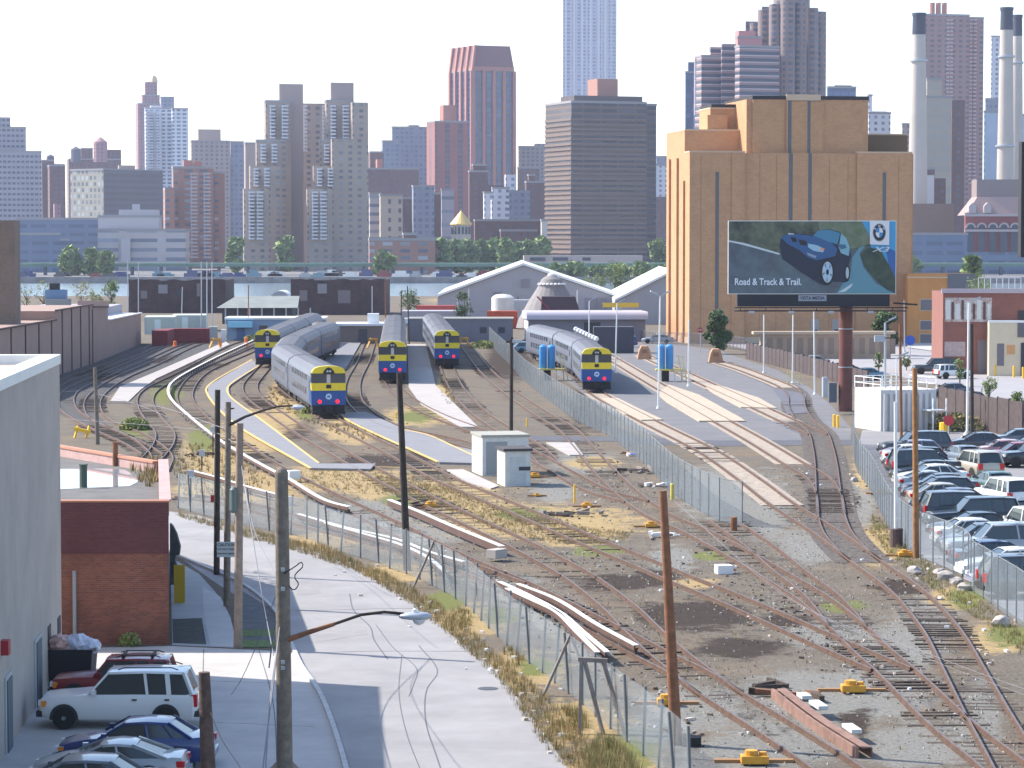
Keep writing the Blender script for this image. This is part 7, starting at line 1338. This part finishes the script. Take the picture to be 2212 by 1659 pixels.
sky('thin striped tower left of the right smokestack',1900,14,F_wht2,[(2136,2138,2158,80),(2125,2127,2160,215,-30,F_blue)]); sky('pale blue-white block behind the right smokestack',1500,10,fac('facade_paleblue',(.42,.50,.62),(.20,.27,.38),3.6,14,.3,.5),[(2122,2124,2192,243),(2188,2190,2260,250,20)])
def stack(x0,x1,yt,yband,yb,xb0,xb1,Y,label,rings):
    c=P((xb0+xb1)/2,yb,Y); t=P((x0+x1)/2,yt,Y); s=1/sc(Y); r0=(xb1-xb0)/2*s; r1=(x1-x0)/2*s; zb=P(x0,yband,Y).z; f=lambda z:r0+(r1-r0)*(z-c.z)/(t.z-c.z)
    R=empty('smokestack',(c.x,c.y,0),label,'smokestack','power plant smokestacks'); MB().lathe((c.x,c.y,0),[(r0*1.05,0),(r0,c.z),(f(zb),zb)],20).build('shaft',mat('stack_pale',(.50,.44,.39),.9,0,.08,.1),R,smooth=True); MB().lathe((c.x,c.y,0),[(f(zb)*1.02,zb),(r1*1.02,t.z-1.5),(r1*1.12,t.z-1.4),(r1*1.12,t.z)],20).build('black_top',mat('stack_black',(.035,.045,.07),.8),R,smooth=True)
    for y in rings: z=P(x0,y,Y).z; MB().lathe((c.x,c.y,z),[(f(z)*1.02,0),(f(z)*1.25,.2),(f(z)*1.25,1.0),(f(z)*1.02,1.1)],20).build('ring_platform',M_galv,R)
stack(1968,1995,28,75,335,1963,2003,1280,'left pale smokestack with black top above the orange building',(134,))
stack(2162,2188,16,65,380,2153,2190,1280,'tallest pale smokestack with black top at the right',(125,318)); stack(2183,2202,32,78,400,2180,2210,1320,'right smokestack half hidden behind the tallest one',(138,))
# ornate red brick building
R=sky('ornate red brick building with mansard roof and arched windows',1230,4,mat('ornate_red_brick',(.30,.075,.07),.9,0,.12,.4),[(2083,2085,2230,465)],name='ornate_building',cat='building')
Yp=1230; 
p0,p1=P(2085,465,Yp),P(2230,387,Yp); b=MB(); x0,x1=p0.x,p1.x; b.add([(x0,Yp,p0.z),(x1,Yp,p0.z),(x1,Yp+22,p0.z),(x0,Yp+22,p0.z),(x0+6,Yp+4,P(0,425,Yp).z),(x1,Yp+4,P(0,425,Yp).z),(x1,Yp+20,P(0,425,Yp).z),(x0+6,Yp+20,P(0,425,Yp).z)],[(0,1,5,4),(1,2,6,5),(2,3,7,6),(3,0,4,7),(4,5,6,7)]); adopt(b.build('mansard_roof',mat('mansard_pinkish',(.36,.24,.22),.9)),R)
a,c=P(2115,387,Yp),P(2230,425,Yp); b=MB(); b.box(a.x,c.x,Yp+6,Yp+20,c.z,a.z); adopt(b.build('roof_house',mat('roof_taupe',(.24,.19,.18),.9)),R)
for y in (465,498): p=P(2085,y,Yp); b=MB(); b.box(x0-.3,x1,Yp-.8,Yp,p.z-.5,p.z+.5); adopt(b.build('cornice',mat('pale_cornice',(.45,.38,.38),.9)),R)
for i in range(5):
    x=2096+i*24; p=P(x,545,Yp); w=1.6; z0_,z1_=p.z,P(x,492,Yp).z; pr=[(p.x-w,z0_),(p.x+w,z0_)]+[(p.x+w*math.cos(t*PI/8),z1_+w*math.sin(t*PI/8)) for t in range(9)]; b=MB(); b.yprism(pr,Yp-.3+.1*i*0,Yp-.05); adopt(b.build('arched_window',M_dark),R)
    pr2=[(p.x+(w+.7)*math.cos(t*PI/8),z1_+(w+.7)*math.sin(t*PI/8)) for t in range(9)]+[(p.x+w*math.cos(t*PI/8),z1_+w*math.sin(t*PI/8)) for t in range(8,-1,-1)]; b=MB(); b.yprism(pr2,Yp-.7,Yp-.1); adopt(b.build('window_arch',MATS['pale_cornice']),R)
for x in (2100,2133): p=P(x,460,Yp); b=MB(); b.yprism([(p.x-1.6,p.z),(p.x+1.6,p.z),(p.x+1.6,p.z+3),(p.x,p.z+4.6),(p.x-1.6,p.z+3)],Yp-.6,Yp+3); adopt(b.build('dormer',MATS['pale_cornice']),R)
# elevated highway with piers, shoreline wall and park trees
b=MB(); R=empty('elevated_highway',(0,1150,0),'long green elevated highway running along the far shore','highway'); z=P(1106,571,1150).z; MB().box(-420,480,1150,1162,z-1.0,z+.5).build('deck',mat('highway_green',(.13,.22,.18),.9,0,.15,.1),R)
for i in range(75): x=-410+i*12; MB().box(x,x+1.2,1151,1153,-1,z-1.0).build('pier',mat('pier_dark',(.10,.12,.15),.9),R)
b=MB(); b.box(-700,700,1064,1066.5,-3,.4); struct('seawall',b,mat('seawall_stone',(.22,.20,.20),.9,0,.3,.3))
for i in range(46):
    x=random.uniform(40,1130); Yc=random.choice((1085,1100,1120)); p=Vector((kx(x)*Yc,Yc,-.2)); c=random.choice(('white','char','silver','white','red','blue','teal')); px,py=D(p); b=MB(); L=random.uniform(4.2,7); h=random.uniform(1.3,2.6); b.box(p.x-L/2,p.x+L/2,Yc,Yc+2,-.2,h*.55); b.box(p.x-L*.32,p.x+L*.3,Yc+.15,Yc+1.85,h*.55,h)
    thing('shore_vehicle',b,paint(*C_[c]),'one of many tiny vehicles parked under the far highway','vehicle','vehicles under the highway')
# park trees across the river
def ftree(x0,x1,yt,yb,Y,label,lv=None):
    n=1500; tree((x0+x1)/2,yb,yt,(x1-x0),label,lv or [mat('park_leaf',(.19,.26,.09),.9),mat('park_leaf_light',(.28,.35,.12),.9),mat('park_leaf_dark',(.12,.18,.07),.9)],n,leaf=1.5,Y=Y,low=.05,z0=-.2,group='trees across the river')
ords=['leftmost','second','third','fourth','fifth','sixth','seventh','eighth','ninth']
for i in range(9): ftree(938+i*27,980+i*27,516+((i*7)%11)-3,576,1190+((i*37)%30),ords[i]+' park tree from the left in the row below the gold cone')
for i in range(7): ftree(1130+i*45,1186+i*45,578-(i%3)*4,612,1100+((i*29)%25),ords[i]+' riverside tree from the left before the cream garage')
for a in ((484,530,513,572,1220,'tree between the mixed brick block and the twin towers'),(596,640,512,572,1270,'dark tree between the two stepped tan towers'),(130,180,538,575,1140,'dark tree before the slate building, left one'),(172,222,536,575,1140,'dark tree before the slate building, right one'),(215,248,545,580,1120,'olive tree before the pale stepped building'),(800,852,548,574,1140,'rounded tree below the low brown building'),(1400,1445,520,575,1250,'tree between the brown tower and the orange building'),(1950,1990,560,585,1120,'small tree right of the orange building base'),(2085,2112,556,590,700,'thin tree at the ornate building foot')): ftree(*a)
# ---------------- haze ----------------
b=MB(); b.box(-1500,1500,-60,3300,-4,345); hz=tag(b.build('haze',mat('haze_air',(1,1,1))),kind='stuff')
m=MATS['haze_air']; t=m.node_tree; t.nodes.remove(t.nodes['Principled BSDF']); pv=t.nodes.new('ShaderNodeVolumePrincipled'); pv.inputs['Color'].default_value=(.72,.78,1,1); pv.inputs['Density'].default_value=.00007; pv.inputs['Anisotropy'].default_value=.2
t.links.new(pv.outputs[0],[n for n in t.nodes if n.type=='OUTPUT_MATERIAL'][0].inputs['Volume'])
